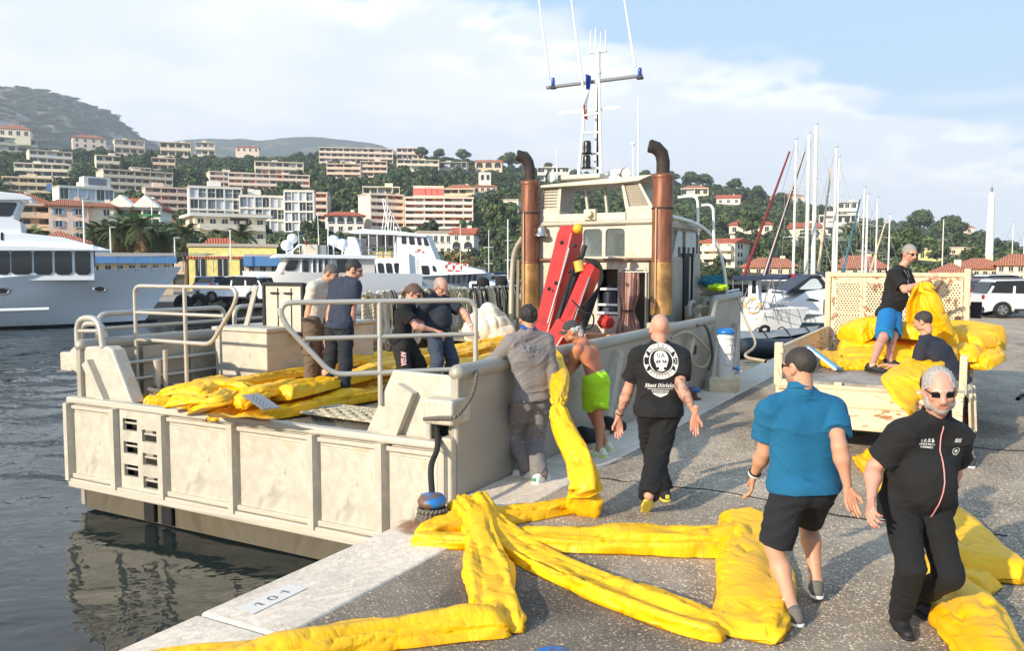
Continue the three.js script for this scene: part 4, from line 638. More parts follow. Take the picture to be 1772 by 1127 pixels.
for(let i=0;i<7;i++)part('hose',tube([bz(1012+i*3,448+i*2,-12.8+i*0.03),bz(1036+i,455+i*3,-12.7),bz(1040-i*2,490+i*6,-12.6-i*0.02),bz(1000+i*2,540+i*5,-12.35)],0.018,6,20),rubberM,crane);
part('hose',tube([bz(990,520,-12.2),bz(1010,540,-12.1),bz(1026,545,-12.1),bz(1025,565,-12.1),bz(1012,572,-12.15)],0.014,6,24),rubberM,crane);
for(const[a,b,l]of[[[948,560],[985,430],0.02],[[985,580],[1020,480],0.018]])part('hydraulic_pipe',bar(bz(...a,-12.3),bz(...b,-12.75),l),steelM,crane);
for(const[px,py]of[[972,420],[950,500],[995,425],[1002,445],[985,470],[962,490]])part('pin',place(new THREE.SphereGeometry(0.035,8,6),...bz(px,py,-12.72).toArray()),blackM,crane);
const MZ=-15.3,mast=group('mast',barge),P=(x,y,dz=0)=>bz(x,y,MZ+dz);
part('mast_base',rbox(0.85,0.1,0.8,P(1018,309).x,P(1018,309).y,MZ,0.03),alu,mast);
part('mast_leg',[bar(P(1001,308,0.2),P(1016,140,0),0.036,0.026)],whiteM,mast);part('mast_leg',bar(P(1029,308,-0.25),P(1034,130,0),0.03,0.026),whiteM,mast);part('mast_leg',bar(P(1040,308,0.2),P(1036,130,0),0.036,0.028),whiteM,mast);
part('mast_post',[bar(P(1034.5,145),P(1034.5,88),0.05,0.05,12),bar(P(1034.5,128),P(1034.5,124),0.065,0.065,12),bar(P(1034.5,92),P(1034.5,88),0.065,0.065,12)],whiteM,mast);
part('cross_arm',bar(P(946,152),P(1111,131),0.035,0.035),greyM,mast);part('spreader',[beam(P(969,196),P(1072,186),0.05,0.03)],whiteM,mast);part('top_arm',bar(P(1020,91),P(1049,88),0.025),whiteM,mast);
for(const[a,b,c,d]of[[1008,231,1036,229],[1004,267,1038,266],[1000,292,1040,291],[1012,200,1036,196]])part('rung',bar(P(a,b,0.1),P(c,d,0.1),0.024),whiteM,mast);
for(const[a,b,c,d]of[[950,136,931,-14],[1008.6,150,986,-20],[1099,116,1077,-20]])part('whip_antenna',bar(P(a,b,0.03),P(c,d,0.03),0.026,0.014,6),whiteM,mast);
for(const[a,b]of[[1021.5,52],[1030,48],[1039,56],[1047.5,52]])part('short_antenna',bar(P(a,90),P(a+0.5,b),0.012,0.01,6),whiteM,mast);
for(const[a,b]of[[957,143],[1107,126]]){part('blue_lamp',lathe([[0,0.10],[0.028,0.09],[0.037,0.05],[0.037,-0.07],[0,-0.09]],14,...P(a,b,0.02).toArray()),std(SR(40,70,150),0.25),mast);part('lamp_foot',rbox(0.12,0.05,0.1,P(a,b+8).x,P(a,b+9).y,MZ,0.01),blackM,mast);}
for(const[a,b]of[[1016,256],[1015,281]])part('navigation_light',lathe([[0,0.14],[0.06,0.13],[0.075,0.1],[0.075,0.03],[0.08,0.02],[0.075,-0.08],[0.09,-0.09],[0.1,-0.12],[0,-0.13]],16,...P(a,b,0.28).toArray()),std(SR(30,32,30),0.3),mast);
part('cable_run',[bar(P(1034,300,0.02),P(1034,150,0.02),0.018)],rubberM,mast);
part('gaff',bar(P(1030,132,0.05),P(1019,108,0.05),0.014),whiteM,mast);
part('radar',[rbox(0.5,0.09,0.09,P(1064,297).x,P(1064,297).y,MZ-0.1,0.03,0,0,0.12),lathe([[0.16,0],[0.15,0.1],[0.05,0.16],[0.04,0.26]],14,P(1060,310).x,P(1060,310).y-0.06,MZ-0.1)],whiteM,mast);
for(const[a,b]of[[1084,300],[954,307]]){part('flood_light',place(lathe([[0,-0.08],[0.06,-0.07],[0.105,0.02],[0.11,0.05],[0.1,0.05]],16),...P(a,b,0.5).toArray(),PI/2),steelM,mast);part('lamp_glass',place(new THREE.CircleGeometry(0.1,18),...P(a,b,0.54).toArray()),std(SR(235,230,205),0.15),mast);part('lamp_bracket',bar(P(a,b+3,0.45),P(a,b+14,0.45),0.014),pipeM,mast);}
part('whip_antenna',bar(P(1104,308),P(1105,170),0.018,0.012,6),whiteM,mast);part('whip_antenna',bar(P(964,314),P(963,258),0.014,0.01,6),whiteM,mast);
part('mushroom_antenna',[bar(P(1095,308),P(1095,250),0.014),lathe([[0,0.04],[0.05,0.03],[0.055,0],[0.02,-0.03]],12,...P(1095,250).toArray())],whiteM,mast);
}
{
const A=atZ(1016,128,-15.22);const fl=thing('flag','small blue, white and red flag hanging limp on the barge mast','flag',A);
const cols=[SR(40,70,150),SR(240,240,238),SR(214,50,60)],sc=12.9/1440*1.2;
cols.forEach((c,i)=>part('flag_band',surf((u,v)=>{const t=(i+v)/3,y=-t*0.86;return[0.02+0.035*Math.sin(t*7)+(u-0.5)*(0.075+0.035*Math.sin(t*5+1))-0.05*t,y-0.04*u,0.05*Math.sin(u*6+t*8)];},10,14),std(c,0.85),fl));
}
// ---------- other boats ----------
function hullGeo(o){
const{L,B,keel=-0.8,deck,plan=0.55,rake=1,pow=2.2,chine=0,stern=0.85,v0=0.35}=o,nu=40,nv=12,yd=deck;
const pt=(u,v,s)=>{const y=lerp(keel,yd(u),v),f=u<plan?1-(1-stern)*Math.pow(1-u/plan,2):1-Math.pow((u-plan)/(1-plan),pow),bow=sstep(plan*0.7,1,u);const sec=lerp(Math.pow(v,v0),chine?(v<0.5?v*0.9:0.45+(v-0.5)*1.1):Math.pow(v,0.95),bow);return[-L/2+L*u+rake*(v-0.4)*sstep(0.5,1,u)*(u),y,s*B/2*Math.max(f,0.0)*sec];};
const shell=(s)=>{const g=surf((u,v)=>pt(u,v,s),nu,nv);return g;};
const deckG=surf((u,v)=>{const a=pt(u,0.97,1);return[a[0],a[1],a[2]*(2*v-1)];},nu,2),tr=surf((u,v)=>{const a=pt(0,u,1);return[a[0],a[1],a[2]*(2*v-1)];},nv,2);
return{shell:merge([shell(1),shell(-1),tr]),deck:deckG,pt};
}
const boatWhite=phys(SR(238,240,242),0.3,{clearcoat:0.4}),boatShade=phys(SR(214,220,228),0.35),darkGlass=phys(new THREE.Color(0.02,0.023,0.027),0.06),ropeThin=std(SR(60,56,50),0.9),ringM=std(SR(222,70,40),0.6),navyM=std(SR(38,48,78),0.85);
function rquad(pts,d=0.05,r=0.06){
const n=pts.length,out=[];for(let i=0;i<n;i++){const p=pts[i],a=pts[(i+n-1)%n],b=pts[(i+1)%n],da=Math.hypot(a[0]-p[0],a[1]-p[1]),db=Math.hypot(b[0]-p[0],b[1]-p[1]),k=Math.min(r,da/3,db/3);out.push([lerp(p[0],a[0],k/da),lerp(p[1],a[1],k/da)],[lerp(p[0],b[0],k/db),lerp(p[1],b[1],k/db)]);}return prism(out,d);
}
function sideOn(name,label,cat,px,py,D,yaw){
const p=atD(px,py,D);const dep=p.clone().sub(CAM).dot(FWD),sc=dep/1440;const t=thing(name,label,cat,p,Math.atan2(CAM.x-p.x,CAM.z-p.z)+yaw);
const k=1/Math.cos(yaw);return[t,(x,y)=>[(x-px)*sc*k,(py-y)*sc],sc];
}
function ringOf(parent,x,y,z,r,mats=[ringM,whiteM]){const g=group('lifebuoy',parent);g.position.set(x,y,z);part('ring',new THREE.TorusGeometry(r,r*0.24,8,24),mats[0],g);for(let i=0;i<4;i++){const q=part('band',new THREE.TorusGeometry(r,r*0.26,8,5,0.5),mats[1],g);q.rotation.z=i*PI/2+0.5;}return g;}
{
const A=atY(0,570,WATER_Y),Bq=atY(262,557,WATER_Y),dir=V(0.58,0,-0.815).normalize(),L=22,yaw=Math.atan2(-dir.z,dir.x);
const c=Bq.clone().addScaledVector(dir,-L/2+0.2);c.y=WATER_Y;
const f=thing('passenger_ferry','white passenger ferry with dark cabin windows, its bow pointing right at the left edge','ferry',c,yaw);
f.updateMatrixWorld(true);const nrm=V(0,0,1).applyEuler(f.rotation);
const side=nrm.dot(CAM.clone().sub(c))>0?1:-1;
const H=hullGeo({L,B:5.6,keel:-0.7,deck:(u)=>2.25+0.95*Math.pow(sstep(0.3,1,u),1.3),plan:0.62,rake:2.6,pow:2.0,chine:1});
part('hull',H.shell,boatWhite,f);part('deck',H.deck,boatShade,f);
part('boot_stripe',hullGeo({L:L+0.02,B:5.64,keel:-0.6,deck:()=>0.12,plan:0.62,rake:0.3,pow:2.0,chine:1}).shell,blackM,f);
const hit=(px,py,off=0)=>{const d=ray(px,py),n=nrm,P0=c.clone().addScaledVector(n,side*(2.55+off)),t=P0.clone().sub(CAM).dot(n)/d.dot(n);return f.worldToLocal(CAM.clone().addScaledVector(d,t));};
const W=(list)=>list.map(([a,b])=>{const q=hit(a,b);return[q.x,q.y];}),zs=side*2.55,out=(g,off=0)=>g.translate(0,0,side>0?zs+off-0.05:zs-off);
const x1=hit(163,455).x,yb=hit(100,482).y,yt=hit(100,426).y;
part('cabin',box(x1+L/2-1.5,yt-yb+0.2,5.06,(x1-L/2+1.5)/2,(yt+yb)/2,0),boatWhite,f);
part('cabin_front',rbox(0.08,(yt-yb)*0.5,3.6,x1+0.02,lerp(yb,yt,0.6),0,0.02),darkGlass,f);
[[-38,-6],[-4,19],[21,57],[60,92],[96,126],[131,158]].forEach(([a,b])=>{const w=part('cabin_window',out(rquad(W([[a,475.5],[b,475.5],[b-1,433.5],[a-1,433.5]]),0.05,0.14),0.03),darkGlass,f);});
part('roof',prism(W([[-220,425],[40,425.5],[191,432],[191,434.5],[-220,434]]),5.7,0.03).translate(0,0,-2.85),boatWhite,f);
part('upper_deck',prism(W([[-220,424],[-40,404],[42,403.5],[110,411],[186,431],[-220,431]]),4.9,0.05).translate(0,0,-2.45),boatWhite,f);
part('bridge',prism(W([[-120,406],[38,406],[36,384],[24,378],[36,346],[-120,346]]),2.6,0.04).translate(0,0,-1.3+side*0.9),boatWhite,f);
part('bridge_window',rquad(W([[-40,373],[20,374],[31,350],[-40,349]]),2.66,0.1).translate(0,0,-1.33+side*0.9),darkGlass,f);
part('bridge_roof',prism(W([[-120,336],[-10,330],[40,336],[57,342],[54,346],[-120,347]]),3.0,0.05).translate(0,0,-1.5+side*0.9),boatWhite,f);
part('bridge_slot',rquad(W([[2,416],[7,416],[6,402],[2,402]]),0.04,0.02).translate(0,0,side*2.43),blackM,f);
for(const[a,b,w]of[[174,501,9],[6,504,9]]){const q=hit(a,b);const z=side*2.6;const g=group('fairlead',f);g.position.set(q.x,q.y,a>100?side*2.42:z);part('rim',place(new THREE.TorusGeometry(0.2,0.05,8,20).scale(1.5,0.8,1)),steelM,g);part('hole',place(new THREE.CircleGeometry(0.19,16).scale(1.5,0.8,1),0,0,0.01),blackM,g);}
{const q=hit(0,537),r=hit(86,535);part('rubbing_strake',bar([q.x-3,q.y-0.05,side*2.62],[r.x,r.y,side*2.62],0.1,0.1,8),boatWhite,f);}
for(let i=0;i<7;i++){const x=x1+1.2+i*0.85,s=2.3*(1-i*0.11);part('stanchion',bar([x,2.9,side*s*0.9],[x,3.8,side*s*0.9],0.02),steelM,f);}
part('bow_rail',tube([[x1+1.1,3.75,side*2.1],[x1+3.5,3.8,side*1.6],[x1+6.4,3.95,side*0.7],[L/2+1.1,4.0,0]],0.022,6,24),steelM,f);
}
{
const proto=thing('tyre_fender','black tyre fender on the far quay just right of the ferry bow','fender',[0,0,0]);part('tyre',new THREE.TorusGeometry(0.5,0.26,10,20),rubberM,proto);part('chain',bar([0,0.5,-0.1],[0,1.2,-0.3],0.04),steelM,proto);
[[318,532],[345,530],[402,528],[447,526]].forEach(([x,y],i)=>{const p=atD(x,y-6,55);const o=i?copyOf(proto,['','second black tyre fender right of the ferry bow','black tyre fender below the white parked car','black tyre fender beside the older boat hull'][i]):proto;o.position.copy(p);o.rotation.y=camYaw;o.scale.setScalar(0.8);o.userData.group='tyre fenders on the far quay';});
const rocks=R;R=rng(17);
for(let i=0;i<6;i++){const g=new THREE.IcosahedronGeometry(1,3),p=g.attributes.position;for(let k=0;k<p.count;k++){const n=1+0.35*noise3(p.getX(k)*1.7+i*9,p.getY(k)*1.7,p.getZ(k)*1.7);p.setXYZ(k,p.getX(k)*n*0.7,p.getY(k)*n*0.4,p.getZ(k)*n*0.6);}g.computeVertexNormals();const m=single('boulder',g,std(SR(128,116,100),0.95,{bumpMap:rept(blotch,2),bumpScale:0.1}),['grey boulder at the foot of the far quay, nearest the ferry bow','second boulder along the far quay foot','boulder between two tyre fenders','wet boulder below the white parked car','boulder right of the white parked car','last boulder beside the older white boat'][i],'boulder','boulders at the foot of the far quay');m.position.copy(atD(330+i*24,528,55.5));}
}
{
const[f,S,sc]=sideOn('passenger_ferry','white and pale blue passenger ferry with lifebuoys on its bow, behind the people on deck','ferry',690,516,84,-0.16);
const w0=S(690,521)[1],Y=(py)=>S(0,py)[1],X=(px)=>S(px,0)[0],L=X(822)-X(440);
const H=hullGeo({L,B:6.2,keel:-0.8,deck:(u)=>(Y(478)-w0)+sstep(0.55,0.72,u)*(Y(473)-Y(478)),plan:0.6,rake:3.2,pow:1.7,chine:1,stern:0.95});
const hull=part('hull',H.shell,phys(SR(206,216,228),0.35,{clearcoat:0.3}),f);const dk=part('deck',H.deck,boatShade,f);for(const m of[hull,dk])m.position.set((X(822)+X(440))/2,w0,0);
const zc=3.05,pl=(pts,d,z)=>prism(pts.map(([a,b])=>S(a,b)),d,0.02).translate(0,0,z);
part('lower_cabin',pl([[560,480],[716,479],[713,447],[626,448],[560,452]],6.0,-3.0),boatWhite,f);
part('wing',pl([[616,412],[628,413],[634,426],[646,479],[600,479],[612,430]],6.2,-3.1),boatShade,f);
part('bow_house',pl([[712,479],[842,473],[835,468],[760,450],[744,440],[712,438]],5.2,-2.6),boatWhite,f);
part('bridge',pl([[690,452],[760,452],[752,432],[744,410],[694,408],[690,430]],4.4,-2.2),boatWhite,f);
part('funnel_side',pl([[699,480],[718,480],[716,440],[708,436],[701,440]],6.3,-3.15),boatWhite,f);
part('roof',pl([[614,402],[640,399],[700,403],[744,409],[744,412],[690,409],[616,406]],5.2,-2.6),boatWhite,f);
part('open_deck_wall',pl([[632,430],[690,430],[690,406],[632,405]],0.2,-1.2),std(SR(178,170,160),0.8),f);
for(const[a,b]of[[638,650],[660,667],[672,676]])part('deck_door',pl([[a,424],[b,424],[b,409],[a,409]],0.05,-0.98),a<640?whiteM:darkGlass,f);
for(const a of[634,648,662,676,690])part('post',bar([...S(a,449),2.4],[...S(a,405),2.4],0.05),boatWhite,f);
for(const y of[430,436,442])part('rail',bar([...S(636,y),2.5],[...S(690,y),2.5],0.035),steelM,f);
for(let i=0;i<4;i++)part('seat',rbox(0.7,0.7,1.0,X(644+i*12),Y(446)+0.2,1.4,0.08),std(SR(190,170,120),0.7),f);
for(let i=0;i<4;i++)part('cabin_window',rquad([[652+i*13.6,473],[662+i*13.6,473.5],[660+i*13.6,456],[650+i*13.6,455.5]].map(([a,b])=>S(a,b)),0.06,0.12).translate(0,0,3.0),darkGlass,f);
part('cabin_window',rquad([[645,474],[648.5,474],[647,455],[644.5,455]].map(([a,b])=>S(a,b)),0.06,0.05).translate(0,0,3.1),darkGlass,f);
for(const q of[[[702,424],[710,424],[709,411],[702,411]],[[715,425],[724,425],[722,412],[714,412]],[[729,426],[735,426],[733,413],[727,413]],[[740,427],[748,427],[743,414],[738,414]]])part('bridge_window',rquad(q.map(([a,b])=>S(a,b)),0.06,0.08).translate(0,0,2.21),darkGlass,f);
part('side_door',rquad([[737,475],[749,475],[747,460],[735,460]].map(([a,b])=>S(a,b)),0.06,0.08).translate(0,0,2.62),darkGlass,f);part('port_light',rquad([[755,470],[761,470],[757,460],[753,460]].map(([a,b])=>S(a,b)),0.06,0.08).translate(0,0,2.62),darkGlass,f);
for(let i=0;i<6;i++){const a=777+i*8.3,z=lerp(2.75,1.5,Math.pow(i/5,1.6))+0.1;const q=part('bow_window',rquad([[a,490],[a+5.2,490],[a+6.2,475],[a+2,475]].map(([x,y])=>[(S(x,y)[0])-X(a),S(x,y)[1]]),0.08,0.06),darkGlass,f);q.position.set(X(a),0,z);q.rotation.y=0.12+0.05*i;}
for(const[a,b,z]of[[731,440,2.35],[782,462,2.65],[795,463,2.6],[807,463.5,2.5]])ringOf(f,X(a),Y(b),z,0.36);
for(let i=0;i<6;i++){part('mast_brace',bar([...S(664+i*5,402-i*0.3),0.5],[...S(670+i*3.2,352+i*8),0],0.04),whiteM,f);}
part('mast_leg',bar([...S(676,402),0.4],[...S(664,345),0],0.06),whiteM,f);part('mast_leg',bar([...S(695,402),-0.4],[...S(666,345),0],0.06),whiteM,f);
for(let i=0;i<8;i++)part('ladder_rung',bar([...S(727,478-i*4),2.62],[...S(732,478-i*4),2.62],0.03),steelM,f);
part('bow_rail',tube([[...S(765,450),2],[...S(800,458),1.6],[...S(846,467),0.1]],0.03,6,20),steelM,f);
}
{
const[f,S,sc]=sideOn('motor_vessel','older white vessel with round white radomes on its roof, left of the passenger ferry','boat',520,530,58,0.12);
const pl=(pts,d,z)=>prism(pts.map(([a,b])=>S(a,b)),d,0.03).translate(0,0,z);
const X=(px)=>S(px,0)[0],Y=(py)=>S(0,py)[1],L=X(720)-X(440),w0=Y(541);
const H=hullGeo({L,B:5.2,keel:-0.6,deck:(u)=>Y(472)-w0-0.1+0.2*u,plan:0.5,rake:0.9,pow:2.6,stern:0.95});const q=part('hull',H.shell.rotateY(PI),boatWhite,f),dk=part('deck',H.deck.rotateY(PI),boatShade,f);for(const m of[q,dk])m.position.set((X(720)+X(440))/2,w0,0);
part('cabin',pl([[483,473],[640,473],[640,446],[496,446]],3.8,-1.9),std(SR(206,200,190),0.6),f);
part('roof',pl([[475,447],[640,449],[640,443],[480,441]],4.6,-2.3),boatWhite,f);
part('raked_window',rquad([[489,468],[507,468],[514,451],[497,451]].map(([a,b])=>S(a,b)),0.06,0.1).translate(0,0,1.91),darkGlass,f);
for(const[a,b,d]of[[520,529,1],[537,540,1],[545,550,1],[556,560,1],[575,594,1],[600,612,1]])part('window',rquad([[a,472],[b,472],[b,450],[a,450]].map(([x,y])=>S(x,y)),0.06,0.06).translate(0,0,1.91),darkGlass,f);
for(const a of[516,534,543,553,565])part('mullion',pl([[a,473],[a+2,473],[a+2,447],[a,447]],0.1,1.9),boatWhite,f);
for(const[a,b,r,z]of[[497,426,0.38,0.8],[509,414,0.36,0],[576,417,0.4,0.5],[589,423,0.38,1.0]]){part('radome',place(new THREE.SphereGeometry(r,18,12).scale(1,0.95,1),X(a),Y(b),z),boatWhite,f);part('radome_post',bar([X(a),Y(444),z],[X(a),Y(b),z],0.05),whiteM,f);}
part('deck_box',pl([[525,443],[548,443],[548,424],[525,424]],1.2,-0.3),std(SR(222,206,182),0.7),f);part('deck_box',pl([[549,443],[563,443],[563,425],[549,425]],1.1,-0.3),std(SR(150,148,146),0.7),f);
for(const[a,b,c,d]of[[496,440,520,424],[500,442,515,424],[568,424,600,441],[590,442,612,424],[600,424,612,441],[604,424,614,424]])part('strut',bar([...S(a,b),1.6],[...S(c,d),1.6],0.045),boatWhite,f);
part('antenna',bar([...S(553,424),0],[...S(552,370),0],0.035,0.02),whiteM,f);part('antenna',bar([...S(566,442),0.6],[...S(567,385),0.6],0.05,0.03),whiteM,f);
const g=group('porthole',f);g.position.set(X(438),Y(521),1.3);part('rim',new THREE.TorusGeometry(0.22,0.06,8,18),whiteM,g);part('hole',new THREE.CircleGeometry(0.21,16),blackM,g);part('name_plate',box(0.6,0.05,0.02,X(455),Y(520),2.2),greyM,f);
part('mooring_line',bar([...S(444,492),1.5],[...S(424,512),2],0.02),ropeThin,f);
const P=new THREE.Vector3(...S(517,402),0.9).applyMatrix4(f.matrixWorld.compose(f.position,f.quaternion,f.scale)),fl=thing('flag','small tricolour stern flag among the radomes of the older white vessel','flag',P,camYaw);
[[0,SR(60,80,150)],[0.33,SR(240,240,240)],[0.66,SR(210,45,60)]].forEach(([t,c])=>part('flag_band',surf((u,v)=>[0.1+(t+v*0.33)*0.38+u*0.10,-(t+v*0.33)*0.95-u*0.06,0.06*Math.sin(u*5+(t+v)*6)],8,8),std(c,0.85),fl));part('staff',bar([0.05,-1.5,0],[-0.05,0.15,0],0.02),whiteM,fl);
}
// ---------- marina on the right ----------
function sailboat(label,px,pyTop,pyBase,D,o={}){
const p=atD(px,pyBase,D);p.y=WATER_Y;const t=thing('sailing_boat',label,'sailing boat',p,o.turn??-0.7,'sailing boats in the marina');const top=atD(px,pyTop,D).y-WATER_Y,L=o.L||clamp(top*0.75,8,13);
const H=hullGeo({L,B:L*0.3,keel:-0.5,deck:(u)=>1.0+0.35*u*u,plan:0.4,rake:0.8,pow:2,stern:0.75});part('hull',H.shell,boatWhite,t);part('deck',H.deck,boatShade,t);
part('cabin',rbox(L*0.36,0.55,L*0.16,-L*0.03,1.4,0,0.2),boatWhite,t);for(const s of[-1,1])part('cabin_window',rbox(L*0.24,0.16,0.03,-L*0.03,1.46,s*L*0.08,0.02),darkGlass,t);
const mr=o.mr||0.09;part('mast',bar([0,1.2,0],[0,top,0],mr*1.1,mr*0.8,10),std(SR(232,226,214),0.4),t);
for(const k of[0.38,0.68]){const w=L*0.1;part('spreader',bar([0,lerp(1.2,top,k),-w],[0,lerp(1.2,top,k),w],0.025),whiteM,t);for(const s of[-1,1])part('shroud',bar([0,lerp(1.2,top,k),s*w],[0.1,k<0.5?1.2:lerp(1.2,top,0.38),s*(k<0.5?L*0.14:w)],0.012,0.012,4),steelM,t);}
part('boom',bar([-0.2,2.3,0],[-L*0.4,2.25,0],0.07,0.06),whiteM,t);part('sail_cover',tube([[-0.3,2.5,0],[-L*0.2,2.5,0],[-L*0.4,2.36,0]],0.16,8,14),o.cover||navyM,t);
part('backstay',bar([-L*0.48,1.1,0],[0,top,0],0.014,0.014,4),steelM,t);part('forestay',bar([L*0.5,1.5,0],[0.05,top*0.96,0],0.014,0.014,4),steelM,t);
if(o.jib){const q=t.worldToLocal?null:0;t.updateMatrixWorld(true);const a=t.worldToLocal(atD(...o.jib[0],D)),b=t.worldToLocal(atD(...o.jib[1],D));part('furled_sail',bar(a,b,o.jr||0.12,0.06,8),o.jm,t);if(o.jm2)part('furl_edge',bar(a.clone().add(V(0.12,0,0.15)),b.clone().add(V(0.05,0,0.08)),0.06,0.03,6),o.jm2,t);}
part('mast_head',[bar([0,top,0],[0.25,top+0.25,0],0.012,0.012,4),bar([-0.2,top+0.05,0],[0.2,top+0.05,0],0.02,0.02,4)],steelM,t);
for(const s of[-1,1])part('guard_rail',tube([[-L*0.46,1.65,s*L*0.1],[0,1.7,s*L*0.14],[L*0.3,1.85,s*L*0.1],[L*0.5,2.0,0]],0.02,5,16),steelM,t);
return t;
}
const redSail=std(SR(120,34,44),0.8),blueSail=std(SR(40,48,92),0.8),tanSail=std(SR(214,190,160),0.8),tealSail=std(SR(50,110,130),0.8);
sailboat('sailing boat with a dark red furled jib, left of the masts',1372,242,478,60,{jib:[[1287,478],[1366,262]],jm:redSail});
sailboat('sailing boat with dark blue furled jib and a thick tall mast',1394,232,478,66,{jib:[[1322,478],[1392,262]],jm:blueSail,jm2:tanSail,mr:0.15,jr:0.17});
sailboat('sailing boat with the tallest white mast of the marina',1406,217,478,70,{mr:0.17});
sailboat('sailing boat with white mast in front of the white balconied villa',1441,257,478,72,{mr:0.13,jib:[[1415,470],[1438,290]],jm:tanSail});
sailboat('sailing boat whose pinkish mast stands just behind its neighbour',1446,274,478,80,{});
sailboat('sailing boat with teal furled jib behind the truck headboard',1491,326,476,84,{jib:[[1458,470],[1488,345]],jm:tealSail});
sailboat('sailing boat with slim mast next to the teal furled jib',1497,337,476,90,{mr:0.12});
sailboat('sailing boat with mast left of the man standing on the truck',1514,343,474,96,{});
sailboat('sailing boat with the short mast close to the man on the truck',1536,372,474,96,{jib:[[1505,470],[1533,380]],jm:tanSail});
sailboat('sailing boat with thin mast right of the man standing on the truck',1629,380,472,120,{mr:0.07});
sailboat('sailing boat with thin grey mast behind the parked cars',1749,386,476,130,{mr:0.07});
sailboat('sailing boat with thin mast at the right edge behind the cars',1769,402,476,120,{mr:0.07});
sailboat('small sailing boat with mast beside the passenger ferry bow',846,398,486,96,{L:8,mr:0.06,turn:1.2});
sailboat('sailing boat with taller mast left of the barge funnel',879,380,488,92,{L:9,mr:0.09,turn:0.9});
sailboat('sailing boat with pale mast near the autumn trees',797,388,470,112,{L:8,mr:0.06,turn:0.5});
{
const[f,S]=sideOn('motor_yacht','white motor yacht with dark-framed raked windscreen, left of the truck','motor yacht',1390,560,36,0.3),X=(a)=>S(a,0)[0],Y=(b)=>S(0,b)[1];
const pl=(pts,d,z)=>prism(pts.map(([a,b])=>S(a,b)),d,0.03).translate(0,0,z),L=X(1560)-X(1335);
const H=hullGeo({L,B:3.4,keel:-0.4,deck:(u)=>1.15+0.25*u,plan:0.5,rake:0.9,pow:2,stern:0.9});for(const[n,g,m]of[['hull',H.shell,boatWhite],['deck',H.deck,boatShade]])part(n,g.rotateY(PI),m,f).position.set((X(1560)+X(1335))/2,Y(583),0);
part('cabin_top',pl([[1345,540],[1352,520],[1378,503],[1412,498],[1560,500],[1560,545]],2.7,-1.35),boatWhite,f);
part('windscreen',pl([[1350,503],[1384,478],[1398,478],[1424,507]],2.3,-1.15),std(SR(30,30,40),0.4),f);part('windscreen_pane',rquad([[1366,500],[1386,482],[1395,482],[1404,496],[1400,499]].map(([a,b])=>S(a,b)),2.36,0.05).translate(0,0,-1.18),phys(SR(180,190,195),0.08),f);
part('arch',pl([[1398,476],[1406,476],[1440,512],[1428,512]],2.5,-1.25),boatWhite,f);part('hardtop',pl([[1396,477],[1406,475],[1520,476],[1520,486],[1412,486]],2.5,-1.25),std(SR(44,48,60),0.7),f);
part('side_window',pl([[1418,488],[1446,514],[1500,514],[1500,490]],2.46,-1.23),darkGlass,f);
part('porthole',rquad([[1374,517],[1392,520],[1398,518],[1384,514]].map(([a,b])=>S(a,b)),2.76,0.05).translate(0,0,-1.38),darkGlass,f);part('porthole',rquad([[1404,526],[1414,531],[1422,530],[1420,526]].map(([a,b])=>S(a,b)),2.76,0.05).translate(0,0,-1.38),darkGlass,f);
part('stripe',pl([[1350,556],[1560,553],[1560,556],[1350,559]],3.3,-1.65),std(SR(50,90,100),0.5),f);
for(let i=0;i<6;i++)part('stanchion',bar([...S(1338+i*14,545-i*1),1.3],[...S(1338+i*14,528-i),1.3],0.014),steelM,f);part('bow_rail',tube([[...S(1330,530),0.4],[...S(1345,528),1.2],[...S(1412,521),1.3]],0.016,6,20),steelM,f);
part('pennant',pl([[1365,482],[1376,475],[1366,474]],0.02,0.2),std(SR(170,34,60),0.8),f);
}
{
const[f,S]=sideOn('cuddy_boat','small white cabin boat with dark bimini and orange lifebuoy by the barge stern','motor boat',1310,560,33,-0.2),X=(a)=>S(a,0)[0],Y=(b)=>S(0,b)[1];
const pl=(pts,d,z)=>prism(pts.map(([a,b])=>S(a,b)),d,0.02).translate(0,0,z),L=X(1372)-X(1262);
const H=hullGeo({L:L*1.1,B:2.1,keel:-0.3,deck:(u)=>0.85+0.2*u,plan:0.45,rake:0.6,pow:2});for(const[n,g,m]of[['hull',H.shell,boatWhite],['deck',H.deck,boatShade]])part(n,g,m,f).position.set((X(1372)+X(1262))/2,Y(578),0);
part('bimini',pl([[1274,484],[1276,478],[1322,477],[1354,480],[1354,484]],1.7,-0.85),navyM,f);part('console',pl([[1295,548],[1316,548],[1312,485],[1297,485]],0.6,-0.3),boatWhite,f);part('console_screen',pl([[1302,508],[1310,508],[1309,486],[1303,486]],0.64,-0.32),darkGlass,f);
for(const[a,b,c,d]of[[1278,545,1276,484],[1350,545,1340,484],[1320,548,1338,484],[1300,500,1285,548]])for(const z of[-0.8,0.8])part('canopy_pole',bar([...S(a,b),z],[...S(c,d),z],0.018),steelM,f);
for(const y of[520,532,544])part('rail',bar([...S(1275,y),0.95],[...S(1370,y+2),0.8],0.013),steelM,f);for(let i=0;i<8;i++)part('stanchion',bar([...S(1278+i*13,550),0.92],[...S(1278+i*13,518),0.92],0.013),steelM,f);
ringOf(f,X(1311),Y(527),1.0,0.26,[std(SR(226,178,120),0.7),whiteM]);
}
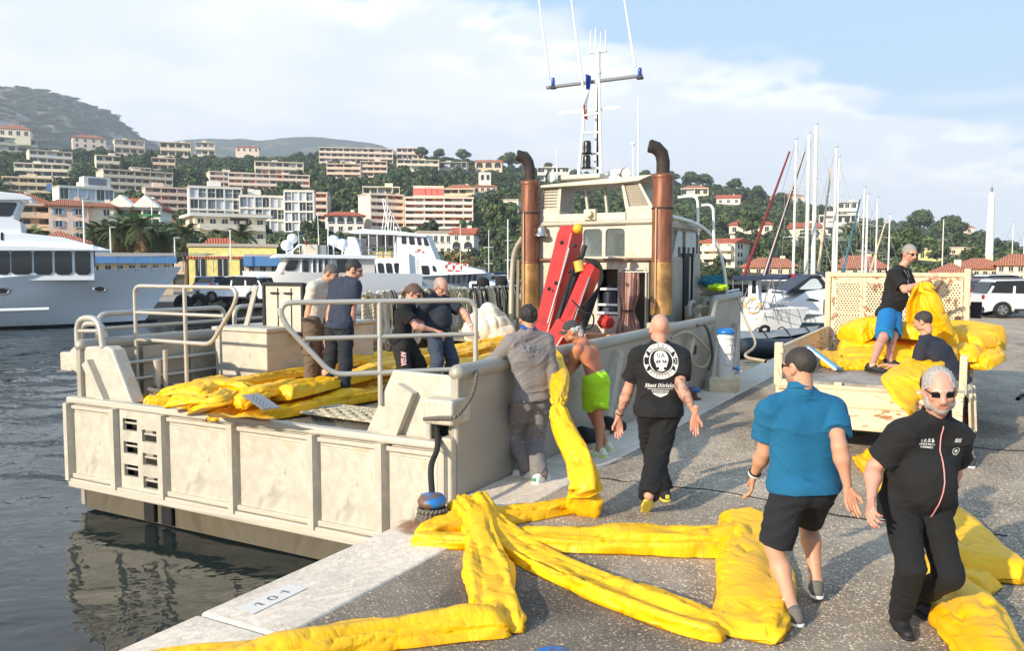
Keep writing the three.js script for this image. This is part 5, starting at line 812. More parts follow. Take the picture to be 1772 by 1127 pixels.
{
const[f,S,sc]=sideOn('tender','dark grey inflatable tender under a grey cover, moored behind the barge','dinghy',1330,600,26,0.35),X=(a)=>S(a,0)[0],Y=(b)=>S(0,b)[1];
const x0=X(1268),x1=X(1420),y=Y(596);const tubeM=std(SR(58,62,68),0.55),cov=std(SR(128,132,136),0.75);
for(const s of[-1,1])part('side_tube',tube([[x0,y,s*0.72],[lerp(x0,x1,0.5),y,s*0.78],[lerp(x0,x1,0.82),y+0.1,s*0.55],[x1,y+0.28,0]],0.24,12,30),tubeM,f);
part('cover',surf((u,v)=>[lerp(x0,x1-0.15,u),y+0.24+0.16*Math.sin(v*PI)*(1-u*0.3)+0.2*u*u+0.02*noise3(u*9,v*7,2),(v-0.5)*1.5*Math.pow(1-Math.pow(u,3),0.8)],40,16),cov,f);
part('hull',surf((u,v)=>[lerp(x0,x1-0.2,u),y-0.1-0.35*Math.sin(v*PI),(v-0.5)*1.4*(1-u*u)],20,10),tubeM,f);part('outboard',[rbox(0.32,0.6,0.3,x0-0.15,y+0.42,0,0.1),rbox(0.14,0.7,0.14,x0-0.2,y-0.1,0,0.03)],blackM,f);part('grab_ring',place(new THREE.TorusGeometry(0.13,0.05,8,16),X(1316),y+0.46,0.3,0.6),rubberM,f);
for(const k of[0.3,0.55,0.78])part('strap',tube([[lerp(x0,x1,k),y+0.24,-0.72],[lerp(x0,x1,k),y+0.46+0.1*k,0],[lerp(x0,x1,k),y+0.24,0.74]],0.02,5,14),blackM,f);
}
{const a=atD(1262,548,37),p=thing('pontoon','low grey floating pontoon between the barge stern and the yachts','pontoon',V(a.x,WATER_Y,a.z),0.1);part('deck',rbox(8,0.3,1.8,3,0.35,-1.5,0.03),std(SR(190,180,164),0.85),p);for(let i=0;i<4;i++)part('float',rbox(1.2,0.5,1.6,i*2,0,-1.5,0.1),blackM,p);}
[[842,494,78,0.2,'small white motor launch right of the passenger ferry bow'],[868,500,70,0.5,'white motor launch with dark windscreen left of the barge funnel'],[888,490,84,-0.4,'farther white launch tucked behind the barge funnel']].forEach(([px,py,D,tn,label])=>{
const p=atD(px,py,D);p.y=WATER_Y;const t=thing('motor_launch',label,'motor boat',p,tn,'launches right of the passenger ferry');const H=hullGeo({L:6.5,B:2.3,keel:-0.3,deck:(u)=>0.9+0.3*u,plan:0.45,rake:0.8,pow:2});part('hull',H.shell,boatWhite,t);part('deck',H.deck,boatShade,t);part('cabin',rbox(2.4,0.9,1.6,-0.3,1.4,0,0.2),boatWhite,t);part('windscreen',rbox(0.1,0.5,1.5,0.95,1.55,0,0.03,0,0,-0.4),darkGlass,t);for(const s of[-1,1])part('cabin_window',rbox(1.6,0.3,0.04,-0.4,1.5,s*0.8,0.02),darkGlass,t);part('rail',tube([[-0.5,1.6,1.0],[1.8,1.8,0.9],[3.5,1.9,0]],0.02,5,14),steelM,t);
});
// ---------- truck ----------
const truckT=tex(1024,(u,v)=>{const n=tfbm(u,v,6,5,31),m=tfbm(u,v,40,3,12),r=0.85*sstep(0.13,0.36,n*0.55+m*0.9-0.02),k=1+n*0.1;return[lerp(218*k,146,r),lerp(200*k,96,r),lerp(168*k,64,r)];});
const truckM=std(0xffffff,0.6,{map:rept(truckT,0.55),bumpMap:rept(blotch,1.5),bumpScale:0.003});
{
const t=thing('flatbed_truck','rusty cream flatbed truck with perforated headboard, its tailgate hanging open','truck',[-1.13,0,-12.7],0.012);
const W=1.03,BY=0.86,z0=2.12,z1=-2.2;
part('bed_floor',span(-W,W,BY-0.06,BY,z1,z0),std(0xffffff,0.6,{map:rept(grime(150,142,132,34,8),0.6),metalness:0.2}),t);
part('bed_frame',[span(-W,W,BY-0.16,BY-0.064,z0-0.08,z0-0.001),span(-W,-W+0.06,BY-0.2,BY-0.064,z1,z0-0.09),span(W-0.06,W,BY-0.2,BY-0.064,z1,z0-0.09)],truckM,t);
const tg=group('tailgate',t);tg.position.set(0,BY-0.02,z0+0.03);
part('gate_panel',rbox(2*W-0.02,0.50,0.035,0,-0.27,0.02,0.01),truckM,tg);part('gate_rim',[rbox(2*W,0.05,0.06,0,-0.03,0.02,0.012)],truckM,tg);part('gate_rim',rbox(2*W,0.05,0.06,0,-0.5,0.02,0.012),truckM,tg);part('gate_rim',rbox(2*W-0.06,0.03,0.05,0,-0.25,0.02,0.01),truckM,tg);
for(const x of[-0.9,-0.3,0.3,0.9])part('hinge',rbox(0.09,0.07,0.05,x,0.0,0.02,0.01),truckM,tg);
const sb=group('side_board',t);part('board',rbox(0.035,0.34,z0-z1-0.1,-W+0.02,BY+0.2,(z0+z1)/2,0.01),truckM,sb);part('board_rim',rbox(0.06,0.04,z0-z1-0.1,-W+0.02,BY+0.38,(z0+z1)/2,0.01),truckM,sb);for(let i=0;i<5;i++)part('board_rib',rbox(0.05,0.32,0.06,-W-0.012,BY+0.2,z0-0.4-i*0.85,0.01),truckM,sb);
part('corner_post',[rbox(0.1,0.52,0.1,-W+0.03,BY+0.2,z0+0.0,0.015)],truckM,t);part('post_latch',rbox(0.05,0.06,0.06,-W+0.07,BY+0.36,z0+0.05,0.01),truckM,t);
part('corner_post',rbox(0.08,0.46,0.08,W-0.02,BY+0.16,z0-0.05,0.015),truckM,t);
const fb=group('dropped_side_board',t);part('board',rbox(0.03,0.42,z0-z1-0.2,W+0.06,BY-0.28,(z0+z1)/2,0.01,0,0,0.06),truckM,fb);for(let i=0;i<6;i++)part('board_rib',rbox(0.06,0.44,0.07,W+0.10,BY-0.28,z0-0.25-i*0.75,0.012,0,0,0.06),truckM,fb);part('board_rim',rbox(0.06,0.05,z0-z1-0.2,W+0.05,BY-0.07,(z0+z1)/2,0.01),truckM,fb);part('board_rim',rbox(0.06,0.05,z0-z1-0.2,W+0.09,BY-0.49,(z0+z1)/2,0.01),truckM,fb);
const hb=group('headboard',t),HT=2.12,hz=z1-0.02;part('frame_post',rbox(0.09,HT-BY+0.1,0.09,-W,(HT+BY)/2+0.0,hz,0.012),truckM,hb);part('frame_post',rbox(0.09,HT-BY+0.14,0.09,W,(HT+BY)/2+0.03,hz,0.012),truckM,hb);part('top_rail',rbox(2*W,0.07,0.07,0,HT,hz,0.012),truckM,hb);
const sh=(x0,x1)=>{const s=new THREE.Shape([[x0,BY],[x1,BY],[x1,HT-0.03],[x0,HT-0.03]].map((p)=>new THREE.Vector2(...p)));const p=0.046;for(let j=0;j*p*0.87<HT-BY-0.22;j++)for(let i=0;(i+1.7)*p<x1-x0;i++){const x=x0+0.07+(i+(j%2)*0.5)*p,y=BY+0.1+j*p*0.87;if(x>x1-0.04)continue;const h=new THREE.Path();for(let k=0;k<6;k++){const a=-k/6*2*PI;k?h.lineTo(x+0.0145*Math.cos(a),y+0.0145*Math.sin(a)):h.moveTo(x+0.0145,y);}s.holes.push(h);}return new THREE.ExtrudeGeometry(s,{depth:0.006,bevelEnabled:false}).translate(0,0,hz);};
for(let i=0;i<4;i++)part('perforated_sheet',sh(-W+0.05+i*0.49,-W+0.05+(i+1)*0.49-0.005),truckM,hb);
part('stiffener',rbox(2*W-0.1,0.05,0.04,0,BY+0.62,hz-0.03,0.01),truckM,hb);
part('chassis',[rbox(0.1,0.16,6.2,-0.38,0.62,-1.0,0.01),rbox(0.1,0.16,6.2,0.38,0.62,-1.0,0.01),rbox(1.6,0.1,0.1,0,0.42,z0-0.1,0.02)],std(SR(70,48,38),0.8),t);
for(const s of[-1,1]){part('tail_light',rbox(0.26,0.1,0.05,s*0.75,0.42,z0-0.03,0.01),std(SR(150,30,24),0.35),t);const w=group('wheel',t);w.position.set(s*0.78,0.36,1.0);part('tyre',new THREE.TorusGeometry(0.26,0.10,10,26).rotateY(PI/2).scale(1.5,1,1),rubberM,w);part('rim',new THREE.CylinderGeometry(0.2,0.2,0.18,18).rotateZ(PI/2),steelM,w);const w2=group('wheel',t);w2.position.set(s*0.85,0.36,-3.1);part('tyre',new THREE.TorusGeometry(0.26,0.10,10,26).rotateY(PI/2).scale(1.5,1,1),rubberM,w2);part('rim',new THREE.CylinderGeometry(0.2,0.2,0.18,18).rotateZ(PI/2),steelM,w2);part('mud_flap',rbox(0.3,0.4,0.02,s*0.78,0.45,1.45,0.005),rubberM,t);}
const cab=group('cab',t);part('cab_body',prism([[0,0.5],[1.75,0.5],[1.8,1.15],[1.55,1.3],[1.2,2.0],[0.05,2.03]],1.86,0.05).rotateY(PI/2).translate(-0.93,0,z1-0.12),truckM,cab);part('rear_window',rbox(1.1,0.4,0.02,0,1.72,z1-0.11,0.01),darkGlass,cab);for(const s of[-1,1]){part('side_window',rbox(0.02,0.45,0.75,s*0.93,1.6,z1-0.65,0.02),darkGlass,cab);part('mirror',[rbox(0.17,0.28,0.06,s*1.18,1.52,z1-1.2,0.02)],blackM,cab);part('mirror_arm',bar([s*0.9,1.42,z1-1.25],[s*1.16,1.45,z1-1.22],0.012),blackM,cab);}
}
// ---------- parked cars ----------
function car(label,px,py,turn,paint,o={}){
const D=o.D||2.25/((py-461.5)/1440),p=atD(px,py,D);p.y=0.02;const t=thing('parked_car',label,'car',p,turn,o.group),k=o.suv?1.08:1,h=o.suv?1.66:1.46,L=o.suv?4.45:4.05,W=o.suv?1.8:1.7,bm=phys(paint,0.3,{clearcoat:0.8});
const wl=0.62*h,sill=0.24,x0=-L/2,x1=L/2,wr=0.33*k;
const arch=(x)=>{const a=[];for(let i=0;i<=8;i++){const q=PI-i/8*PI;a.push([x+Math.cos(q)*wr*1.15,sill+0.06+Math.max(0,Math.sin(q))*wr*1.12]);}return a;};
const prof=[[x0+0.06,sill],...arch(x0+0.8),...arch(x1-0.85),[x1-0.05,sill+0.02],[x1,0.55*wl],[x1-0.1,wl*0.86],[x1-0.95,wl*1.0],[x0+0.25,wl*1.06],[x0+0.03,wl*0.98],[x0,0.5*wl]];
part('body',prism(prof,W,0.09).translate(0,0,-W/2),bm,t);
const gh=[[x0+0.14,wl*1.02],[x1-1.0,wl*0.98],[x1-1.7,h*0.97],[x1-2.2,h],[x0+0.55,h*0.985],[x0+0.32,h*0.93]];
part('roof',prism([[x0+0.34,h*0.93],[x1-1.66,h*0.945],[x1-1.75,h*0.985],[x1-2.2,h+0.01],[x0+0.55,h]],W*0.86,0.05).translate(0,0,-W*0.43),bm,t);
part('glasshouse',prism(gh,W*0.88,0.06).translate(0,0,-W*0.44),darkGlass,t);
for(const s of[-1,1]){for(const[a,b]of[[x0+0.2,x0+0.5],[x0+1.25,x0+1.28],[x0+2.25,x0+2.2]])part('pillar',beam([a,wl*1.0,s*W*0.445],[b,h*0.95,s*W*0.425],0.1,0.03),bm,t);part('side_trim',rbox(L*0.42,0.1,0.03,-0.05,sill+0.12,s*(W/2+0.005),0.01),blackM,t);part('door_handle',rbox(0.16,0.03,0.03,-0.5,wl*0.9,s*(W/2+0.012),0.01),bm,t);part('mirror',rbox(0.12,0.12,0.2,x1-1.35,wl*1.1,s*(W/2+0.08),0.04),bm,t);part('headlight',rbox(0.25,0.13,0.34,x1-0.14,wl*0.78,s*W*0.36,0.05),phys(SR(210,215,220),0.1),t);part('tail_light',rbox(0.16,0.2,0.26,x0+0.08,wl*0.88,s*W*0.40,0.04),phys(SR(150,24,30),0.2),t);
for(const x of[x0+0.8,x1-0.85]){const w=group('wheel',t);w.position.set(x,wr,s*(W/2-0.12));part('tyre',new THREE.TorusGeometry(wr*0.78,wr*0.24,10,24).scale(1,1,1.25),rubberM,w);part('rim',new THREE.CylinderGeometry(wr*0.62,wr*0.62,0.13,20).rotateX(PI/2),steelM,w);for(let i=0;i<5;i++)part('spoke_gap',place(new THREE.CylinderGeometry(wr*0.13,wr*0.1,0.135,8).rotateX(PI/2),wr*0.4*Math.cos(i*1.2566),wr*0.4*Math.sin(i*1.2566),s*0.004),rubberM,w);}}
part('number_plate',rbox(0.02,0.11,0.5,x0-0.005,wl*0.6,0,0.005),whiteM,t);part('bumper',rbox(0.12,0.2,W*0.95,x0+0.02,sill+0.14,0,0.05),o.suv?blackM:bm,t);part('bumper',rbox(0.12,0.2,W*0.95,x1-0.03,sill+0.14,0,0.05),o.suv?blackM:bm,t);
if(o.suv)for(const s of[-1,1])part('roof_rail',bar([x0+0.6,h+0.05,s*W*0.36],[x1-2.2,h+0.05,s*W*0.36],0.02),steelM,t);
return t;
}
{
const g='cars parked behind the truck',yr=camYaw-0.28;
car('silver white parked SUV with alloy wheels at the right edge',1778,536,camYaw-0.12,SR(225,226,228),{suv:true,group:g});
car('dark parked car half hidden between truck mirror and silver SUV',1722,531,camYaw+0.9,SR(40,48,60),{group:g});
car('dark red parked car behind the silver SUV',1716,515,camYaw+0.15,SR(120,30,48),{group:g});
car('white parked car with long pale roof behind the red one',1735,508,camYaw+0.1,SR(232,234,236),{suv:true,group:g});
car('pale grey parked car farthest left behind the truck headboard',1697,507,camYaw+0.4,SR(190,194,200),{group:g});
const g2='cars parked on the far quay';
car('dark blue hatchback seen from behind by the yellow building',369,492,camYaw+1.5,SR(56,84,128),{D:74,group:g2});
car('dark red hatchback beside the blue one at the yellow building',403,492,camYaw+1.7,SR(110,50,48),{D:76,group:g2});
car('white parked SUV near the quay edge left of the older boat',414,515,camYaw+2.9,SR(236,238,240),{D:55,suv:true,group:g2});
}
// ---------- poles ----------
{
const pole=(name,label,cat,px,pyt,pyb,D,r,grp,lamp)=>{const p=atD(px,pyb,D),top=atD(px,pyt,D).y-p.y,t=thing(name,label,cat,p,0,grp);part('pole',bar([0,0,0],[0,top,0],r,r*0.7,8),whiteM,t);if(lamp)part('lamp_head',rbox(0.9,0.14,0.25,0.4,top,0,0.05),greyM,t);else part('finial',new THREE.SphereGeometry(r*1.3,8,6).translate(0,top,0),whiteM,t);return t;};
const g='lamp posts along the far quay';
pole('lamp_post','slim white lamp post in front of the pinkish shuttered house','lamp post',148,344,448,88,0.09,g,1);pole('lamp_post','slim lamp post at the corner of the cream house end','lamp post',193,394,448,86,0.08,g,1);pole('lamp_post','short lamp post right of the leaning palm','lamp post',304,412,462,80,0.07,g,1);pole('lamp_post','lamp post in front of the red-roofed flats','lamp post',266,345,448,100,0.09,g,1);pole('flag_pole','bare flag pole before the yellow harbour building','flag pole',400,400,452,80,0.07);pole('lamp_post','lamp post on the slope right of the barge funnel','lamp post',1208,398,470,120,0.07,g,1);
const p=atD(1709,489,118);p.y=0;const t=thing('harbour_light','tall thick white pillar with a small light on top, behind the parked cars','pillar',p);const h=atD(1717,333,118).y;part('shaft',lathe([[0.44,0],[0.44,h*0.5],[0.34,h-0.6],[0.36,h-0.5],[0.25,h-0.3],[0.2,h]],20),whiteM,t);part('light',lathe([[0.14,h],[0.14,h+0.5],[0.02,h+0.7],[0,h+1.3]],10),greyM,t);
}
// ---------- quay furniture ----------
const blueCap=phys(SR(24,110,180),0.35,{clearcoat:0.4});
{
const t=thing('service_pedestal','white service pedestal with blue cap on a cream concrete base','service pedestal',[-3.93,0,-15.0],0.15);
part('base',rbox(0.52,0.26,0.5,0,0.13,0,0.03),std(0xffffff,0.9,{map:rept(grime(226,208,176,18,5),1)}),t);part('column',new THREE.CylinderGeometry(0.135,0.145,0.78,12).translate(0,0.65,0),whiteM,t);part('cap',lathe([[0.16,1.04],[0.165,1.06],[0.165,1.1],[0.12,1.14],[0,1.155]],20),blueCap,t);
part('collar',new THREE.CylinderGeometry(0.155,0.155,0.05,16).translate(0,0.99,0),whiteM,t);for(const[y,a]of[[0.75,0.4],[0.55,0.4],[0.75,2.4]])part('socket_cover',place(rbox(0.12,0.13,0.08,0,0,0,0.02),0.13*Math.sin(a),y,0.13*Math.cos(a),0,a),whiteM,t);part('tap',[bar([0.14,0.42,0.02],[0.24,0.42,0.02],0.025),bar([0.23,0.38,0.02],[0.23,0.46,0.02],0.03)],blueCap,t);for(const y of[0.4,0.62,0.86])part('band',new THREE.CylinderGeometry(0.149,0.149,0.02,16).translate(0,y,0),whiteM,t);
const bol=(name,label,x,z,s)=>{const b=thing(name,label,'bollard',[x,0,z],0.4,'blue-headed mooring bollards');part('base_plate',lathe([[0.17*s,0],[0.17*s,0.03],[0.14*s,0.04],[0.09*s,0.05]],20),std(SR(96,72,56),0.9),b);part('stem',lathe([[0.1*s,0.03],[0.075*s,0.1],[0.075*s,0.18*s]],18),std(SR(120,84,60),0.85),b);part('head',lathe([[0.06*s,0.15*s],[0.13*s,0.17*s],[0.145*s,0.22*s],[0.11*s,0.275*s],[0,0.29*s]],22),std(0xffffff,0.45,{map:rept(tex(256,(u,v)=>{const n=tfbm(u,v,5,4,61),r=sstep(0.12,0.22,n);return[lerp(26,110,r),lerp(112,84,r),lerp(184,70,r)];}),1)}),b);return b;};
bol('mooring_bollard','rusty blue bollard with the barge rope tied round it at the quay edge',-4.12,-5.95,0.9);bol('mooring_bollard','worn blue bollard half cut by the bottom edge of the picture',-1.93,-3.93,0.9).scale.set(1.15,0.6,1.15);bol('mooring_bollard','small blue bollard partly behind the tattooed arm',-4.12,-13.7,0.8);
const A=atZ(757,742,-6.7),B=V(-4.12,0.1,-5.95),l=single('mooring_rope',sweep(new THREE.CatmullRomCurve3([atZ(760,725,-6.95),A,atZ(757,775,-6.5),V(lerp(A.x,B.x,0.6),0.42,-6.2),V(-4.15,0.2,-6.0)]).getPoints(50),()=>0.028,8),ropeDark,'dark mooring rope from the bow fairlead down to the blue bollard','rope');
single('rope_lashing',merge([0,1,2,3].map((i)=>{const p=[];for(let k=0;k<=24;k++){const a=k/24*2*PI;p.push(V(-4.12+(0.10+0.015*i)*Math.cos(a),0.06+i*0.03+0.02*Math.sin(a*2+i),-5.95+(0.10+0.015*i)*Math.sin(a)));}return sweep(p,()=>0.02,7);}).slice(0,1).concat([sweep([...Array(90).keys()].map((k)=>{const a=k*0.28;return V(-4.12+(0.11+0.02*Math.sin(k*0.21))*Math.cos(a),0.04+k*0.0012,-5.95+(0.11+0.02*Math.cos(k*0.17))*Math.sin(a));}),()=>0.02,7)]).slice(1)),ropeGrey,'worn rope turns wound round the foot of the blue bollard','rope');
single('rope',sweep(new THREE.CatmullRomCurve3([atX(822,636,-4.36),atX(824,652,-4.24),atX(818,680,-4.22),atX(803,706,-4.22),atX(787,722,-4.24),V(-4.4,0.82,-6.5),V(-4.62,0.78,-6.55)]).getPoints(60),()=>0.02,8),ropeGrey,'grey rope hanging over the gunwale behind the fairlead box','rope');
single('rope',sweep(new THREE.CatmullRomCurve3([atX(1160,585,-4.33),atX(1185,575,-4.24),atX(1210,590,-4.22),atX(1228,615,-4.22),atX(1222,632,-4.22),atX(1205,634,-4.22),atX(1195,626,-4.23)]).getPoints(60),()=>0.025,8),ropeCream,'pale rope looped over the gunwale behind the bald man','rope');
single('rope',sweep(new THREE.CatmullRomCurve3([atX(1198,566,-4.36),atX(1215,562,-4.22),atX(1228,585,-4.22),atX(1232,618,-4.22),atX(1226,640,-4.22)]).getPoints(50),()=>0.025,8),ropeGrey,'grey rope bight hanging on the barge side near the stern','rope');
single('mooring_rope',sweep(new THREE.CatmullRomCurve3([atX(1276,516,-4.3),atX(1290,556,-3.9),atX(1306,590,-3.5),V(-2.9,0.95,-12.2),V(-2.3,1.05,-10.75)]).getPoints(50),()=>0.022,8),ropeCream,'pale rope sagging from the barge stern to the truck corner','rope');
for(const[z,label]of[[-9.6,'black rubber fender wedged between barge and quay behind the boiler suit'],[-10.4,'second black rubber fender low by the neon shorts']]){const f=single('rubber_fender',place(new THREE.CapsuleGeometry(0.09,0.5,6,12),-4.22,0.12,z,1.3),rubberM,label,'fender');}
const hz=thing('hose','black hose lying in a loop on the asphalt at the right edge','hose',[0.72,0,-16.4]);part('loop',tube([[-0.05,0.03,0.1],[0.1,0.03,-0.5],[0.6,0.03,-0.6],[0.9,0.03,-0.1],[0.5,0.03,0.4],[0.05,0.035,0.2]],0.03,8,50),rubberM,hz);
const nt=canvasTex(512,256,(c,w,h)=>{c.fillStyle='#ddd5cb';c.fillRect(0,0,w,h);c.fillStyle='#2a2622';c.font='bold 150px sans-serif';c.textAlign='center';c.textBaseline='middle';c.fillText('1 0 1',w/2,h/2+6);c.fillStyle='#ddd5cb';for(let i=0;i<5;i++)c.fillRect(0,60+i*36,w,7);const r=rng(4);for(let i=0;i<1700;i++){c.fillStyle=r()<0.5?'rgba(206,190,176,0.75)':'rgba(221,213,203,0.8)';c.fillRect(r()*w,r()*h,2+r()*8,1+r()*4);}});
const n=thing('number_plate','worn white painted plate with stencilled figures on the quay coping','number',[-4.08,0.0145,-4.0]);part('paint',place(new THREE.PlaneGeometry(0.5,0.17).rotateX(-PI/2),0,0.0035,0,0,PI/2+0.0),std(0xffffff,0.85,{map:nt}),n);
const ru=canvasTex(256,256,(c,w,h)=>{const r=rng(9);for(let i=0;i<260;i++){const a=r()*6.3,d=Math.sqrt(r())*105;c.fillStyle=`rgba(${130 + r() * 50},${84 + r() * 36},${44 + r() * 24},0.12)`;c.beginPath();c.arc(128+Math.cos(a)*d,128+Math.sin(a)*d,6+r()*20,0,7);c.fill();}});
part('rust_stain',place(new THREE.PlaneGeometry(0.7,0.6).rotateX(-PI/2),-4.05,0.0175,-5.8),std(0xffffff,0.95,{map:ru,transparent:true,alphaMap:null}),scene.getObjectByName('quay_edge'));
}
// ---------- things on the barge deck ----------
{
const br=atY(500,716,0.5),m=thing('rope_mat','thick plaited cream rope mat on the chequer plate deck','mat',[-6.55,0.515,-7.55],-0.05);
for(let i=0;i<7;i++)part('plait',sweep([...Array(80).keys()].map((k)=>V(-1.15+k*0.029,0.045+0.02*Math.sin(k*0.9+i),-0.34+i*0.10+0.03*Math.sin(k*0.9+i*2))),()=>0.045,7),ropeCream,m);
m.scale.set(1,0.4,1);const c=thing('rope_coil','grey rope coil on the deck beside the left bow cheek','rope',[-9.15,0.42,-7.25]);part('coil',sweep([...Array(160).keys()].map((k)=>{const a=k*0.2;return V((0.30-0.012*(k/32%2))*Math.cos(a),0.04+Math.floor(k/31)*0.05+0.02*noise3(k*0.2,1,1),0.22*Math.sin(a));}),()=>0.032,7),ropeGrey,c);
const rk=rng(44),mats=[ropeWhite,ropeWhite,ropeCream,ropeCream,ropeGrey,ropeDark];
const X0=-9.85,zA=atX(640,520,X0).z,zB=atX(888,520,X0).z;
const rail=thing('hanging_rail','pipe rail on the port side carrying hanks of rope','rail',[0,0,0]);part('bar',bar([X0,1.72,zA+0.3],[X0,1.78,zB-0.3],0.03),pipeM,rail);for(let i=0;i<5;i++)part('post',bar([X0,1.0,lerp(zA,zB,i/4)],[X0,1.75,lerp(zA,zB,i/4)],0.03),pipeM,rail);
const names=['leftmost hank of pale rope on the port rail','second hank from the left, whitish rope on the port rail','grey hank just behind the navy t-shirt man','dark hank left of the woman in black','pale hank next to the dark one behind the woman','hank of rope behind the white sack, left','cream hank behind the white sack, right','black and white hank near the barge funnel','last hank of rope beside the barge funnel'];
for(let h=0;h<9;h++){const t=thing('rope_hank',names[h],'rope',[X0,1.75,lerp(zA,zB,(h+0.5)/9)],0,'rope hanks on the port rail');for(let i=0;i<8;i++){const z=(rk()-0.5)*0.85,l=0.75+rk()*0.35,w=0.06+rk()*0.08,s=(rk()-0.5)*0.1;part('strand',tube([[0.05,-l*0.7,z-w],[0.04,-0.2,z-w*0.7+s],[0,0.04,z],[-0.05,-0.2,z+w*0.7+s],[0.05,-l*0.8,z+w],[0.08,-l,z],[0.05,-l*0.7,z-w]],0.022+rk()*0.014,6,26),mats[(rk()*6)|0],t);}}
for(const[px,py,i]of[[836,502,0],[868,500,1],[890,505,2]]){const p=atX(px,py,-10.25);const f=single('boat_fender',place(new THREE.CapsuleGeometry(0.16,0.3,8,16),p.x,p.y,p.z),rubberM,['round black fender on the port rail behind the white sack','middle black fender on the port rail','black fender on the port rail nearest the funnel'][i],'fender','black fenders on the port rail');}
const blob=(name,label,cat,p,rx,ry,rz,mat,seed,amp)=>{const g=new THREE.IcosahedronGeometry(1,24),a=g.attributes.position;for(let k=0;k<a.count;k++){const v=V(a.getX(k),a.getY(k),a.getZ(k));const n=1+amp*0.8*fbm(v.x*1.3+seed,v.y*1.3,v.z*1.3,2)-amp*0.22*Math.pow(1-Math.abs(noise3(v.x*3+seed,v.y*2.4,v.z*3)),4)+amp*0.04*noise3(v.x*9,v.y*8,v.z*9+seed);a.setXYZ(k,v.x*n*rx,Math.max(v.y*n,-0.72)*ry,v.z*n*rz);}const h=mergeVertices(g.deleteAttribute('normal')&&g.deleteAttribute('uv')||g,1e-4);h.computeVertexNormals();const m=single(name,h,mat,label,cat);m.position.copy(p);return m;};
const sp=atY(830,605,0.62);blob('plastic_sack','big bulging white translucent plastic sack on the yellow boom','sack',V(sp.x,0.62+0.36,sp.z-0.3),0.52,0.5,0.46,phys(SR(232,228,214),0.5,{transmission:0.25,thickness:0}),3,0.42);
const s2=atY(892,590,0.7);blob('plastic_sack','smaller crumpled grey plastic sack beside the big white one','sack',V(s2.x,0.82,s2.z),0.4,0.28,0.4,phys(SR(180,182,186),0.4,{transmission:0.25,thickness:0}),8,0.6);
blob('clothing_heap','neon yellow and teal oilskins heaped on the stern lockers','clothes',bz(1242,498,-16.8).add(V(-7.3,0,0)),0.2,0.1,0.2,std(SR(200,230,40),0.8),5,0.7);blob('clothing_heap','teal oilskin heaped behind the neon yellow one','clothes',bz(1232,488,-17.2).add(V(-7.3,0,0)),0.3,0.16,0.2,std(SR(40,120,140),0.8),6,0.7);
blob('red_bag','red net bag on the box in front of the wheelhouse','bag',bz(1048,558,-14.0).add(V(-7.3,0,0)),0.16,0.15,0.14,std(SR(190,50,40),0.8),4,0.4);
}
